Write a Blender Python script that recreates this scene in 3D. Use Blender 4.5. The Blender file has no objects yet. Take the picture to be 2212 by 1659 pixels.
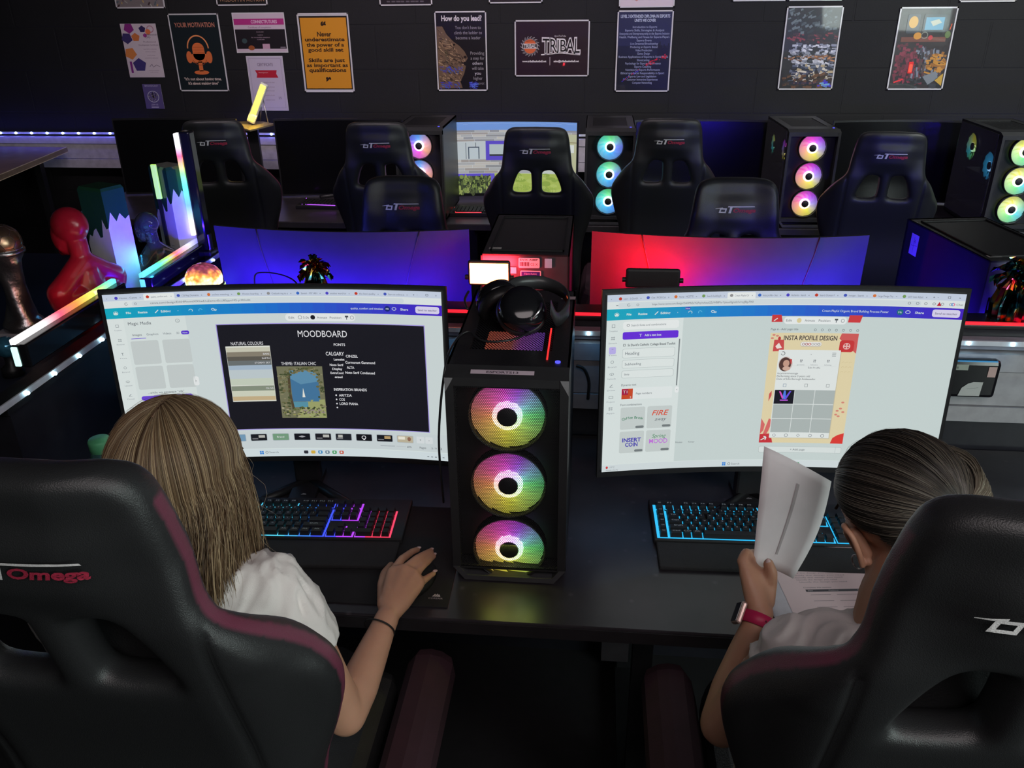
import bpy, bmesh, math, random
import numpy as np
from mathutils import Vector, Matrix, noise
random.seed(7)
PI = math.pi
SC = bpy.context.scene
COL = SC.collection
# ------------------------------------------------------------------ camera
W_, H_, F_ = 2212, 1659, 1800.0
PIT, YAW, ROL = math.radians(25.6), math.radians(5.7), math.radians(.67)
CAM = Vector((0, 0, 1.8))
fw = Vector((-math.sin(YAW)*math.cos(PIT), math.cos(YAW)*math.cos(PIT), -math.sin(PIT)))
r0 = Vector((math.cos(YAW), math.sin(YAW), 0)); u0 = r0.cross(fw)
rt = r0*math.cos(ROL) - u0*math.sin(ROL); up = u0*math.cos(ROL) + r0*math.sin(ROL)
cd = bpy.data.cameras.new('camera'); co = bpy.data.objects.new('camera', cd); COL.objects.link(co)
cd.sensor_fit = 'HORIZONTAL'; cd.sensor_width = 36; cd.lens = 36*F_/W_; cd.clip_start = .02
M = Matrix((rt, up, -fw)).transposed().to_4x4(); M.translation = CAM; co.matrix_world = M
SC.camera = co
def at(px, py, x=None, y=None, z=None):
    """point of the room seen at a pixel of the photograph, on the given plane"""
    d = fw + rt*((px-W_/2)/F_) + up*((H_/2-py)/F_)
    t = (x-CAM.x)/d.x if x is not None else (y-CAM.y)/d.y if y is not None else (z-CAM.z)/d.z
    return CAM + d*t
# ------------------------------------------------------------------ world, lights, exposure
w = bpy.data.worlds.new('world'); SC.world = w; w.use_nodes = True
w.node_tree.nodes['Background'].inputs[0].default_value = (.5, .45, .6, 1)
w.node_tree.nodes['Background'].inputs[1].default_value = .004
SC.view_settings.view_transform = 'Standard'; SC.view_settings.look = 'None'
SC.view_settings.exposure = 0.0; SC.view_settings.gamma = 1.0; SC.view_settings.use_curve_mapping = False
def area(name, loc, target, sx, sy, power, col, spread=180, parent=None):
    l = bpy.data.lights.new(name, 'AREA'); l.shape = 'RECTANGLE'; l.size = sx; l.size_y = sy
    l.energy = power; l.color = col; l.spread = math.radians(spread)
    o = bpy.data.objects.new(name, l); COL.objects.link(o); o.location = loc
    o.rotation_euler = (Vector(target)-Vector(loc)).to_track_quat('-Z', 'Y').to_euler()
    if parent: o.parent = parent
    return o
area('window_daylight', (3.35, -1.1, 1.9), (.2, 1.4, .9), 2.0, 1.3, 95, (.86, 1, .95))
area('ceiling_fill_near', (.5, -.3, 2.7), (.1, 1.0, .9), 1.6, 1.2, 30, (1, .88, .88))  # added overhead fill for the near desks; the ceiling has no opening
area('wall_fill_right', (2.6, 3.1, 2.74), (2.2, 4.9, 1.0), 1.4, .5, 48, (.95, 1, .93), 130)  # added fill aimed at the right part of the back wall
area('wall_fill_centre', (-.9, 3.2, 2.74), (-.9, 4.95, 1.1), 2.6, .4, 24, (1, .84, .90), 120)  # added fill washing the back wall to brighten its posters
# ------------------------------------------------------------------ materials
def lin(c):
    return tuple(((x/255)/12.92 if x/255 <= .04045 else ((x/255+.055)/1.055)**2.4) for x in c)
MATS = {}
def mat(name, col=(.5,.5,.5), rough=.5, metal=0, spec=.5, bump=None, emit=None, es=1, alpha=1, trans=0, coat=0, var=.12, vs=30, attr=False, sheen=0, ior=1.45, bd=.2):
    if name in MATS: return MATS[name]
    m = bpy.data.materials.new(name); m.use_nodes = True; N = m.node_tree.nodes; L = m.node_tree.links
    b = N['Principled BSDF']; b.inputs['Roughness'].default_value = rough; b.inputs['Metallic'].default_value = metal
    b.inputs['Specular IOR Level'].default_value = spec; b.inputs['IOR'].default_value = ior
    b.inputs['Coat Weight'].default_value = coat; b.inputs['Transmission Weight'].default_value = trans
    b.inputs['Sheen Weight'].default_value = sheen; b.inputs['Alpha'].default_value = alpha
    tc = N.new('ShaderNodeTexCoord')
    if attr:
        a = N.new('ShaderNodeAttribute'); a.attribute_name = 'Col'; src = a.outputs['Color']
    else:
        rg = N.new('ShaderNodeRGB'); rg.outputs[0].default_value = (*col, 1); src = rg.outputs[0]
    if var and not attr:
        n = N.new('ShaderNodeTexNoise'); n.inputs['Scale'].default_value = vs; n.inputs['Detail'].default_value = 4
        L.new(tc.outputs['Object'], n.inputs['Vector'])
        mr = N.new('ShaderNodeMapRange'); mr.inputs[3].default_value = 1-var; mr.inputs[4].default_value = 1+var
        mr.inputs[1].default_value = .3; mr.inputs[2].default_value = .7
        L.new(n.outputs[0], mr.inputs[0])
        mx = N.new('ShaderNodeVectorMath'); mx.operation = 'SCALE'; L.new(src, mx.inputs[0]); L.new(mr.outputs[0], mx.inputs['Scale'])
        L.new(mx.outputs[0], b.inputs['Base Color'])
    else: L.new(src, b.inputs['Base Color'])
    if bump:
        n2 = N.new('ShaderNodeTexNoise'); n2.inputs['Scale'].default_value = bump; n2.inputs['Detail'].default_value = 5
        L.new(tc.outputs['Object'], n2.inputs['Vector'])
        bp = N.new('ShaderNodeBump'); bp.inputs['Strength'].default_value = bd; bp.inputs['Distance'].default_value = .002
        L.new(n2.outputs[0], bp.inputs['Height']); L.new(bp.outputs[0], b.inputs['Normal'])
    if emit is not None:
        b.inputs['Emission Color'].default_value = (*emit, 1); b.inputs['Emission Strength'].default_value = es
    MATS[name] = m
    return m
def attr_emit(name, strength, rough=.25):
    m = bpy.data.materials.new(name); m.use_nodes = True; N = m.node_tree.nodes; L = m.node_tree.links
    b = N['Principled BSDF']; a = N.new('ShaderNodeAttribute'); a.attribute_name = 'Col'
    b.inputs['Base Color'].default_value = (.01,.01,.012,1); b.inputs['Roughness'].default_value = rough
    L.new(a.outputs['Color'], b.inputs['Emission Color']); b.inputs['Emission Strength'].default_value = strength
    MATS[name] = m; return m
def ramp_emit(name, stops, strength, mode='ANGLE', axis='X', rough=.4, base=(.3,.3,.3), radial=None, rot=0, length=1):
    """light coming out of a diffuser whose LEDs run through several colours"""
    m = bpy.data.materials.new(name); m.use_nodes = True; N = m.node_tree.nodes; L = m.node_tree.links
    b = N['Principled BSDF']; b.inputs['Base Color'].default_value = (*base,1); b.inputs['Roughness'].default_value = rough
    tc = N.new('ShaderNodeTexCoord'); sp = N.new('ShaderNodeSeparateXYZ'); L.new(tc.outputs['Object'], sp.inputs[0])
    cr = N.new('ShaderNodeValToRGB'); e = cr.color_ramp.elements
    while len(e) > 1: e.remove(e[-1])
    for i, (p, c) in enumerate(stops):
        k = e[0] if i == 0 else e.new(p)
        k.position = p; k.color = (*c, 1)
    if mode == 'ANGLE':
        at2 = N.new('ShaderNodeMath'); at2.operation = 'ARCTAN2'; L.new(sp.outputs['Z'], at2.inputs[0]); L.new(sp.outputs['X'], at2.inputs[1])
        md = N.new('ShaderNodeMath'); md.operation = 'MULTIPLY_ADD'; L.new(at2.outputs[0], md.inputs[0]); md.inputs[1].default_value = 1/(2*PI); md.inputs[2].default_value = .5+rot
        fr = N.new('ShaderNodeMath'); fr.operation = 'FRACT'; L.new(md.outputs[0], fr.inputs[0]); L.new(fr.outputs[0], cr.inputs[0])
    else:
        md = N.new('ShaderNodeMath'); md.operation = 'MULTIPLY_ADD'; L.new(sp.outputs[axis], md.inputs[0]); md.inputs[1].default_value = 1/length; md.inputs[2].default_value = .5
        L.new(md.outputs[0], cr.inputs[0])
    L.new(cr.outputs[0], b.inputs['Emission Color']); b.inputs['Emission Strength'].default_value = strength
    if radial:
        ln = N.new('ShaderNodeVectorMath'); ln.operation = 'LENGTH'; L.new(tc.outputs['Object'], ln.inputs[0])
        mr = N.new('ShaderNodeMapRange'); L.new(ln.outputs['Value'], mr.inputs[0])
        mr.inputs[1].default_value = radial[0]; mr.inputs[2].default_value = radial[1]; mr.inputs[3].default_value = strength*radial[2]; mr.inputs[4].default_value = strength*radial[3]
        L.new(mr.outputs[0], b.inputs['Emission Strength'])
    MATS[name] = m; return m
BLK = mat('black_plastic', (.012,.012,.014), .42, bump=300, bd=.1)
BLK2 = mat('black_matt_plastic', (.018,.018,.02), .6, bump=260, bd=.15)
GLO = mat('black_gloss_plastic', (.008,.008,.01), .12, var=0)
MET = mat('black_powder_metal', (.02,.02,.022), .38, metal=.3, bump=500, bd=.15)
SIL = mat('brushed_silver', (.5,.5,.52), .3, metal=1)
PAPER = mat('white_paper', (.72,.68,.70), .7, var=.03)
STICK = mat('printed_surface', attr=True, rough=.45)
LAM = mat('laminated_print', attr=True, rough=.35, coat=.5, bump=14, bd=.6)
SCR = attr_emit('lit_screen', .86)
SCR2 = attr_emit('lit_screen_far', .8)
# ------------------------------------------------------------------ object helpers
def tag(o, label=None, cat=None, group=None, kind=None):
    if label: o['label'] = label
    if cat: o['category'] = cat
    if group: o['group'] = group
    if kind: o['kind'] = kind
    return o
def thing(name, label, cat, loc=(0,0,0), rz=0, group=None):
    o = bpy.data.objects.new(name, None); COL.objects.link(o); o.location = loc; o.rotation_euler = (0,0,rz)
    o.empty_display_size = .05
    return tag(o, label, cat, group)
def dup(o, parent=None, loc=None, rz=None, label=None):
    c = o.copy(); COL.objects.link(c)
    if parent is not None: c.parent = parent
    if loc is not None: c.location = loc
    if rz is not None: c.rotation_euler = (0,0,rz)
    if label: c['label'] = label
    for ch in list(o.children): dup(ch, c)
    return c
def smooth(me, ang=None):
    for p in me.polygons: p.use_smooth = True
class B:
    """collects simple shapes into one mesh"""
    def __init__(s): s.v = []; s.f = []; s.mi = []; s.cur = 0; s.sm = []; s.smooth = False
    def add(s, vs, fs):
        n = len(s.v); s.v += [tuple(v) for v in vs]; s.f += [tuple(i+n for i in f) for f in fs]; s.mi += [s.cur]*len(fs); s.sm += [s.smooth]*len(fs)
    def box(s, c, d, rot=None, bev=0):
        x, y, z = d[0]/2, d[1]/2, d[2]/2
        if bev:
            bm = bmesh.new(); bmesh.ops.create_cube(bm, size=1)
            for v in bm.verts: v.co = Vector((v.co.x*d[0], v.co.y*d[1], v.co.z*d[2]))
            bmesh.ops.bevel(bm, geom=list(bm.edges), offset=bev, segments=2, affect='EDGES', profile=.5)
            bm.verts.index_update()
            vs = [v.co.copy() for v in bm.verts]; fs = [[v.index for v in f.verts] for f in bm.faces]; bm.free()
        else:
            vs = [Vector(p) for p in ((-x,-y,-z),(x,-y,-z),(x,y,-z),(-x,y,-z),(-x,-y,z),(x,-y,z),(x,y,z),(-x,y,z))]
            fs = [(0,3,2,1),(4,5,6,7),(0,1,5,4),(1,2,6,5),(2,3,7,6),(3,0,4,7)]
        if rot is not None: vs = [rot @ v for v in vs]
        s.add([Vector(c)+v for v in vs], fs); return s
    def b2(s, a, b, bev=0):
        a = Vector(a); b = Vector(b); return s.box((a+b)/2, [abs(q) for q in (b-a)], bev=bev)
    def cyl(s, a, b, r, r2=None, n=16, cap=True):
        a = Vector(a); b = Vector(b); r2 = r if r2 is None else r2; ax = (b-a).normalized()
        t = ax.orthogonal().normalized(); q = ax.cross(t)
        vs = [a+(t*math.cos(2*PI*i/n)+q*math.sin(2*PI*i/n))*r for i in range(n)]+[b+(t*math.cos(2*PI*i/n)+q*math.sin(2*PI*i/n))*r2 for i in range(n)]
        fs = [(i,(i+1)%n,n+(i+1)%n,n+i) for i in range(n)]
        sm = s.smooth; s.smooth = True; s.add(vs, fs); s.smooth = sm
        if cap: s.add(vs, [tuple(range(n))[::-1], tuple(range(n,2*n))])
        return s
    def tube(s, pts, r, n=8, closed=False):
        pts = [Vector(p) for p in pts]; N = len(pts); rr = r if isinstance(r, (list,tuple)) else [r]*N
        vs = []; prev = None
        for i, p in enumerate(pts):
            if closed: d = pts[(i+1)%N]-pts[i-1]
            else: d = pts[min(i+1,N-1)]-pts[max(i-1,0)]
            d = d.normalized() if d.length > 1e-9 else Vector((0,0,1))
            t = d.orthogonal().normalized() if prev is None else (prev-d*prev.dot(d)).normalized()
            prev = t; q = d.cross(t)
            vs += [p+(t*math.cos(2*PI*k/n)+q*math.sin(2*PI*k/n))*rr[i] for k in range(n)]
        fs = []
        for i in range(N if closed else N-1):
            j = (i+1)%N
            fs += [(i*n+k, i*n+(k+1)%n, j*n+(k+1)%n, j*n+k) for k in range(n)]
        if not closed: fs += [tuple(range(n))[::-1], tuple((N-1)*n+k for k in range(n))]
        sm = s.smooth; s.smooth = True; s.add(vs, fs); s.smooth = sm; return s
    def lathe(s, prof, c=(0,0,0), n=32, rot=None, axis='Z'):
        vs = []
        for r, z in prof:
            for k in range(n):
                a = 2*PI*k/n; v = Vector((r*math.cos(a), r*math.sin(a), z))
                if axis == 'Y': v = Vector((v.x, v.z, v.y))
                if rot is not None: v = rot @ v
                vs.append(v+Vector(c))
        fs = []
        for i in range(len(prof)-1):
            fs += [(i*n+k, i*n+(k+1)%n, (i+1)*n+(k+1)%n, (i+1)*n+k) for k in range(n)]
        sm = s.smooth; s.smooth = True; s.add(vs, fs); s.smooth = sm; return s
    def sphere(s, c, r, n=16, sc=(1,1,1), rot=None):
        prof = [(r*math.sin(PI*i/n)+1e-6, -r*math.cos(PI*i/n)) for i in range(n+1)]
        S = Matrix.Diagonal(Vector(sc)); R = S if rot is None else rot @ S
        return s.lathe(prof, c, n*2, R)
    def prism(s, pts, y0, y1):
        """outline in x,z pushed from y0 to y1"""
        n = len(pts); s.add([(p[0],y0,p[1]) for p in pts]+[(p[0],y1,p[1]) for p in pts], [tuple(range(n)), tuple(range(2*n-1,n-1,-1))]+[(i,n+i,n+(i+1)%n,(i+1)%n) for i in range(n)]); return s
    def obj(s, name, m, parent=None, loc=(0,0,0), rz=0, rot=None):
        me = bpy.data.meshes.new(name); me.from_pydata([tuple(v) for v in s.v], [], s.f)
        for p, i, k in zip(me.polygons, s.mi, s.sm): p.material_index = i; p.use_smooth = k
        for q in (m if isinstance(m, (list,tuple)) else [m]): me.materials.append(q)
        bm = bmesh.new(); bm.from_mesh(me); bmesh.ops.recalc_face_normals(bm, faces=bm.faces); bm.to_mesh(me); bm.free()
        o = bpy.data.objects.new(name, me); COL.objects.link(o); o.location = loc; o.rotation_euler = rot if rot else (0,0,rz)
        if parent: o.parent = parent
        return o
def struct(o): o['kind'] = 'structure'; return o
def mesh_obj(name, me, m, parent=None):
    o = bpy.data.objects.new(name, me); COL.objects.link(o)
    if m is not None: me.materials.clear(); me.materials.append(m)
    if parent: o.parent = parent
    return o
def bake(me, mods):
    """run modifiers over a mesh, return the resulting mesh"""
    o = bpy.data.objects.new('tmp', me); COL.objects.link(o)
    for t, kw in mods:
        md = o.modifiers.new(t, t)
        for k, v in kw.items(): setattr(md, k, v)
    dg = bpy.context.evaluated_depsgraph_get(); dg.update()
    r = bpy.data.meshes.new_from_object(o.evaluated_get(dg)); bpy.data.objects.remove(o); return r
def catmull(pts, n=6):
    P = [Vector(p) for p in pts]; out = []
    for i in range(len(P)-1):
        a = P[max(i-1,0)]; b = P[i]; c = P[i+1]; d = P[min(i+2,len(P)-1)]
        for k in range(n):
            t = k/n
            out.append(.5*((2*b)+(c-a)*t+(2*a-5*b+4*c-d)*t*t+(3*b-a-3*c+d)*t**3))
    out.append(P[-1]); return out
def blob(chains, ell=(), voxel=.005, sm=6, disp=None):
    """one continuous skin grown round chains of (x,y,z,r) and ellipsoids"""
    b = B()
    for ch in chains:
        for q in ch: b.sphere(q[:3], q[3], 8)
        for p, q in zip(ch, ch[1:]):
            if (Vector(p[:3])-Vector(q[:3])).length > 1e-4: b.cyl(p[:3], q[:3], p[3], q[3], 16)
    for e in ell: b.sphere(e[0], 1, 12, e[1], e[2] if len(e) > 2 else None)
    me = bpy.data.meshes.new('b'); me.from_pydata([tuple(v) for v in b.v], [], b.f)
    bm = bmesh.new(); bm.from_mesh(me); bmesh.ops.recalc_face_normals(bm, faces=bm.faces); bm.to_mesh(me); bm.free()
    r = bake(me, [('REMESH', dict(mode='VOXEL', voxel_size=voxel)), ('SMOOTH', dict(factor=.6, iterations=sm))])
    if disp:
        n = len(r.vertices); co = np.zeros(n*3); nr = np.zeros(n*3); r.vertices.foreach_get('co', co); r.vertices.foreach_get('normal', nr)
        co = co.reshape(n,3); nr = nr.reshape(n,3); k = np.array([disp(Vector(c)) for c in co]); r.vertices.foreach_set('co', (co+nr*k[:,None]).ravel()); r.update()
    smooth(r); return r
# ------------------------------------------------------------------ flat artwork (screens, posters, stickers)
_tc = {}
def text_mesh(s, bold=0, shear=0):
    k = (s, bold, shear)
    if k in _tc: return _tc[k]
    cu = bpy.data.curves.new('t', 'FONT'); cu.body = s; cu.offset = bold; cu.shear = shear; cu.resolution_u = 3; cu.fill_mode = 'FRONT'
    o = bpy.data.objects.new('t', cu); COL.objects.link(o)
    dg = bpy.context.evaluated_depsgraph_get(); dg.update()
    me = bpy.data.meshes.new_from_object(o.evaluated_get(dg)); bpy.data.objects.remove(o)
    v = [(p.co.x, p.co.y) for p in me.vertices]; f = [tuple(p.vertices) for p in me.polygons]
    bpy.data.meshes.remove(me); _tc[k] = (v, f); return _tc[k]
class Art:
    def __init__(s, W, H, w, h, rad=None, eps=.00012, H3=None):
        s.W, s.H, s.w, s.h, s.rad, s.eps = W, H, w, h, rad, eps; s.v = []; s.f = []; s.c = []; s.tf = (1,0,1,0)
    def mp(s, u, v, l):
        x = (u/s.W-.5)*s.w; z = (.5-v/s.H)*s.h; o = l*s.eps
        if s.rad: a = x/s.rad; return ((s.rad-o)*math.sin(a), -(s.rad-(s.rad-o)*math.cos(a)) , z)
        return (x, -o, z)
    def put(s, vs, fs, col, l):
        n = len(s.v); c = lin(col); a_, b_, c_, d_ = s.tf; s.v += [s.mp(u*a_+b_, v*c_+d_, l) for u, v in vs]; s.f += [tuple(i+n for i in f) for f in fs]; s.c += [c]*len(fs)
    def rect(s, x0, y0, x1, y1, col, l=1, col2=None):
        k = max(1, int(abs(x1-x0)/s.W*40)) if (s.rad or col2) else 1
        for i in range(k):
            a = x0+(x1-x0)*i/k; b = x0+(x1-x0)*(i+1)/k; c = col
            if col2: t = (i+.5)/k; c = tuple(p+(q-p)*t for p, q in zip(col, col2))
            s.put([(a,y0),(b,y0),(b,y1),(a,y1)], [(0,1,2,3)], c, l)
        return s
    def rr(s, x0, y0, x1, y1, r, col, l=1, n=5):
        pts = []
        for cx, cy, a0 in ((x1-r,y0+r,-90),(x1-r,y1-r,0),(x0+r,y1-r,90),(x0+r,y0+r,180)):
            pts += [(cx+r*math.cos(math.radians(a0+90*i/n)), cy+r*math.sin(math.radians(a0+90*i/n))) for i in range(n+1)]
        return s.poly(pts, col, l)
    def poly(s, pts, col, l=1):
        x0 = min(p[0] for p in pts); x1 = max(p[0] for p in pts); k = int((x1-x0)/s.W*36)+1 if s.rad else 1
        for i in range(k):
            a, b = x0+(x1-x0)*i/k, x0+(x1-x0)*(i+1)/k; q = pts
            if k > 1:
                for lim, sg in ((a,1),(b,-1)):
                    r = []
                    for u, v in zip(q, q[1:]+q[:1]):
                        iu, iv = sg*(u[0]-lim) >= 0, sg*(v[0]-lim) >= 0
                        if iu: r.append(u)
                        if iu != iv: t = (lim-u[0])/(v[0]-u[0]); r.append((lim, u[1]+(v[1]-u[1])*t))
                    q = r
                    if not q: break
            if len(q) < 3: continue
            cx = sum(p[0] for p in q)/len(q); cy = sum(p[1] for p in q)/len(q)
            s.put(q+[(cx,cy)], [(j,(j+1)%len(q),len(q)) for j in range(len(q))], col, l)
        return s
    def ell(s, cx, cy, a, b, col, l=1, n=24):
        return s.poly([(cx+a*math.cos(2*PI*i/n), cy+b*math.sin(2*PI*i/n)) for i in range(n)], col, l)
    def ring(s, cx, cy, a, t, col, l=1, n=24, b=None, a0=0, a1=360):
        b = a if b is None else b; v = []; k = n+1
        for i in range(k):
            q = math.radians(a0+(a1-a0)*i/n); v += [(cx+a*math.cos(q), cy+b*math.sin(q)), (cx+(a-t)*math.cos(q), cy+(b-t)*math.sin(q))]
        s.put(v, [(2*i,2*i+2,2*i+3,2*i+1) for i in range(n)], col, l); return s
    def line(s, pts, w, col, l=1):
        for (ax, ay), (bx, by) in zip(pts, pts[1:]):
            d = math.hypot(bx-ax, by-ay) or 1; nx, ny = -(by-ay)/d*w/2, (bx-ax)/d*w/2
            s.put([(ax+nx,ay+ny),(bx+nx,by+ny),(bx-nx,by-ny),(ax-nx,ay-ny)], [(0,1,2,3)], col, l)
        return s
    def frame(s, x0, y0, x1, y1, t, col, l=1):
        s.rect(x0,y0,x1,y0+t,col,l); s.rect(x0,y1-t,x1,y1,col,l); s.rect(x0,y0,x0+t,y1,col,l); return s.rect(x1-t,y0,x1,y1,col,l)
    def text(s, t, x, y, size, col, l=2, al='C', bold=0, shear=0, width=None):
        """y is the middle of the capitals; size their height; width squeezes the line"""
        v, f = text_mesh(t, bold, shear)
        if not v: return s
        xs = [p[0] for p in v]; x0, x1 = min(xs), max(xs); k = size/.69
        kx = k if width is None else width/(x1-x0)
        tw = (x1-x0)*kx; ox = x-(tw/2 if al == 'C' else 0 if al == 'L' else tw)
        s.put([(ox+(a-x0)*kx, y+size/2-b*k) for a, b in v], f, col, l); return s
    def obj(s, name, m, parent=None, loc=(0,0,0), rot=(0,0,0), back=0):
        vs, fs, cs = s.v, s.f, s.c
        if back:   # thickness: a sheet or board behind the print
            n = len(vs); w, h = s.w/2, s.h/2
            vs = vs+[(-w,.0004,-h),(w,.0004,-h),(w,.0004,h),(-w,.0004,h),(-w,back,-h),(w,back,-h),(w,back,h),(-w,back,h)]
            fs = fs+[tuple(i+n for i in q) for q in ((0,1,2,3),(4,7,6,5),(0,4,5,1),(1,5,6,2),(2,6,7,3),(3,7,4,0))]; cs = cs+[(.6,.6,.6)]*6
        me = bpy.data.meshes.new(name); me.from_pydata(vs, [], fs); me.materials.append(m)
        at_ = me.color_attributes.new('Col', 'FLOAT_COLOR', 'CORNER')
        arr = np.ones((len(me.loops), 4), dtype=np.float32); k = 0
        for p, c in zip(me.polygons, cs):
            arr[p.loop_start:p.loop_start+p.loop_total, :3] = c
        at_.data.foreach_set('color', arr.ravel())
        o = bpy.data.objects.new(name, me); COL.objects.link(o); o.location = loc; o.rotation_euler = rot
        if parent: o.parent = parent
        return o
def homog(src, dst):
    A = []; b = []
    for (x, y), (u, v) in zip(src, dst):
        A += [[x,y,1,0,0,0,-u*x,-u*y],[0,0,0,x,y,1,-v*x,-v*y]]; b += [u, v]
    h = np.linalg.solve(np.array(A, float), np.array(b, float))
    return lambda x, y: ((h[0]*x+h[1]*y+h[2])/(h[6]*x+h[7]*y+1), (h[3]*x+h[4]*y+h[5])/(h[6]*x+h[7]*y+1))
# ================================================================== the room
def wall_mat():
    m = mat('painted_block_wall', (.0135,.013,.0145), .65, spec=.22, var=.1, vs=3, bump=120, bd=.3); N = m.node_tree.nodes; L = m.node_tree.links
    tc = next(n for n in N if n.type == 'TEX_COORD'); b = N['Principled BSDF']; old = b.inputs['Normal'].links[0].from_node
    mp = N.new('ShaderNodeMapping'); mp.inputs['Rotation'].default_value = (-PI/2, 0, 0)
    L.new(tc.outputs['Object'], mp.inputs[0])
    mp.inputs['Location'].default_value = (.07, .04, 0)
    br = N.new('ShaderNodeTexBrick'); br.inputs['Scale'].default_value = 1; br.inputs['Brick Width'].default_value = .47; br.inputs['Row Height'].default_value = .235
    br.inputs['Mortar Size'].default_value = .006; br.inputs['Mortar Smooth'].default_value = .3
    L.new(mp.outputs[0], br.inputs['Vector'])
    bp = N.new('ShaderNodeBump'); bp.inputs['Strength'].default_value = .55; bp.inputs['Distance'].default_value = .004; bp.invert = True
    L.new(br.outputs['Fac'], bp.inputs['Height']); L.new(old.outputs[0], bp.inputs['Normal']); L.new(bp.outputs[0], b.inputs['Normal'])
    return m
WALL = wall_mat(); DARKW = mat('dark_painted_plaster', (.03,.03,.034), .7, bump=80)
CARP = mat('dark_carpet', (.012,.011,.013), .95, bump=900, bd=.8)
X0, X1, Y0, YW, ZC = -4.6, 3.7, -3.0, 4.95, 2.8
struct(B().b2((X0-.1,YW,0),(X1+.1,YW+.1,ZC)).obj('wall_back', WALL))
struct(B().b2((X0-.1,Y0,0),(X0,YW,ZC)).obj('wall_left', DARKW))
wr = B()
wr.b2((X1,Y0,0),(X1+.1,YW,1.15)); wr.b2((X1,Y0,2.55),(X1+.1,YW,ZC)); wr.b2((X1,Y0,1.15),(X1+.1,-2.2,2.55)); wr.b2((X1,0,1.15),(X1+.1,YW,2.55))
struct(wr.obj('wall_right', DARKW))
struct(B().b2((X0-.1,Y0-.1,0),(X1+.1,Y0,ZC)).obj('wall_front', DARKW))
struct(B().b2((X0-.1,Y0-.1,-.1),(X1+.1,YW+.1,0)).obj('floor', CARP))
struct(B().b2((X0-.1,Y0-.1,ZC),(X1+.1,YW+.1,ZC+.1)).obj('ceiling', DARKW))
wf = B()
for a, b in (((X1-.02,-2.2,1.15),(X1+.08,-2.14,2.55)),((X1-.02,-.06,1.15),(X1+.08,0,2.55)),((X1-.02,-2.2,1.15),(X1+.08,0,1.21)),((X1-.02,-2.2,2.49),(X1+.08,0,2.55)),((X1,-1.13,1.15),(X1+.06,-1.07,2.55))): wf.b2(a,b)
win = struct(wf.obj('window_1', mat('white_frame', (.6,.6,.6), .4)))
B().b2((X1+.03,-2.14,1.21),(X1+.035,-.06,2.49)).obj('pane', mat('window_glass', (.8,.9,.9), .05, trans=1), win)
# ---- desks
DESK = mat('speckled_dark_laminate', (.028,.024,.029), .33, var=.25, vs=12, bump=60, bd=.05)
def desk_specks():
    N = DESK.node_tree.nodes; L = DESK.node_tree.links; b = N['Principled BSDF']
    tc = next(n for n in N if n.type == 'TEX_COORD'); src = b.inputs['Base Color'].links[0].from_socket
    vo = N.new('ShaderNodeTexVoronoi'); vo.inputs['Scale'].default_value = 24; L.new(tc.outputs['Object'], vo.inputs['Vector'])
    cr = N.new('ShaderNodeValToRGB'); cr.color_ramp.elements[0].position = .05; cr.color_ramp.elements[0].color = (1,1,1,1); cr.color_ramp.elements[1].position = .17; cr.color_ramp.elements[1].color = (0,0,0,1)
    nz = N.new('ShaderNodeTexNoise'); nz.inputs['Scale'].default_value = 60; L.new(tc.outputs['Object'], nz.inputs['Vector'])
    ml = N.new('ShaderNodeMath'); ml.operation = 'MULTIPLY'; L.new(vo.outputs['Distance'], cr.inputs[0]); L.new(cr.outputs[0], ml.inputs[0]); L.new(nz.outputs[0], ml.inputs[1])
    mx = N.new('ShaderNodeMix'); mx.data_type = 'RGBA'; L.new(ml.outputs[0], mx.inputs['Factor']); L.new(src, mx.inputs[6]); mx.inputs[7].default_value = (.085,.075,.085,1)
    L.new(mx.outputs[2], b.inputs['Base Color'])
desk_specks()
EDGE = mat('dark_desk_edge', (.02,.018,.02), .5)
DZ = .742
def desk(name, label, x0, x1, y0, y1, legs, grp='long speckled desks'):
    t = thing(name, label, 'desk', ((x0+x1)/2, (y0+y1)/2, 0)); cx, cy = t.location.x, t.location.y
    B().b2((x0-cx,y0-cy,DZ-.028),(x1-cx,y1-cy,DZ), bev=.003).obj('desktop', DESK, t)
    B().b2((x0-cx,y0-cy-.003,DZ-.03),(x1-cx,y0-cy,DZ-.004)).obj('edge_band', EDGE, t)
    for x in legs:
        B().b2((x-cx-.02,y0-cy+.12,0),(x-cx+.02,y0-cy+.16,DZ-.07)).b2((x-cx-.02,y1-cy-.08,0),(x-cx+.02,y1-cy-.04,DZ-.07)).b2((x-cx-.02,y0-cy+.06,DZ-.07),(x-cx+.02,y1-cy-.04,DZ-.03)).b2((x-cx-.025,y0-cy+.06,0),(x-cx+.025,y1-cy-.02,.03)).obj('leg', MET, t)
    return t
near = desk('desk', 'long dark speckled desk in front with the two bright monitors and both keyboards', -1.19, 2.2, 1.185, 1.905, (-1.1,.13,1.4))
B().b2((-.03,-.01,-.03),(.02,.01,.03)).obj('bracket', SIL, near, (at(1334,1410,y=1.2).x-near.location.x, 1.21-near.location.y, DZ-.062))
desk('desk', 'dark desk behind the low partition, carrying the two monitors seen from behind', -1.19, 2.2, 1.99, 2.68, (-1.1,.4,1.4))
desk('desk', 'long dark desk along the back wall under the posters', -2.7, 3.2, 3.99, 4.88, (-2.5,-.6,.6,2.0))
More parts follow.
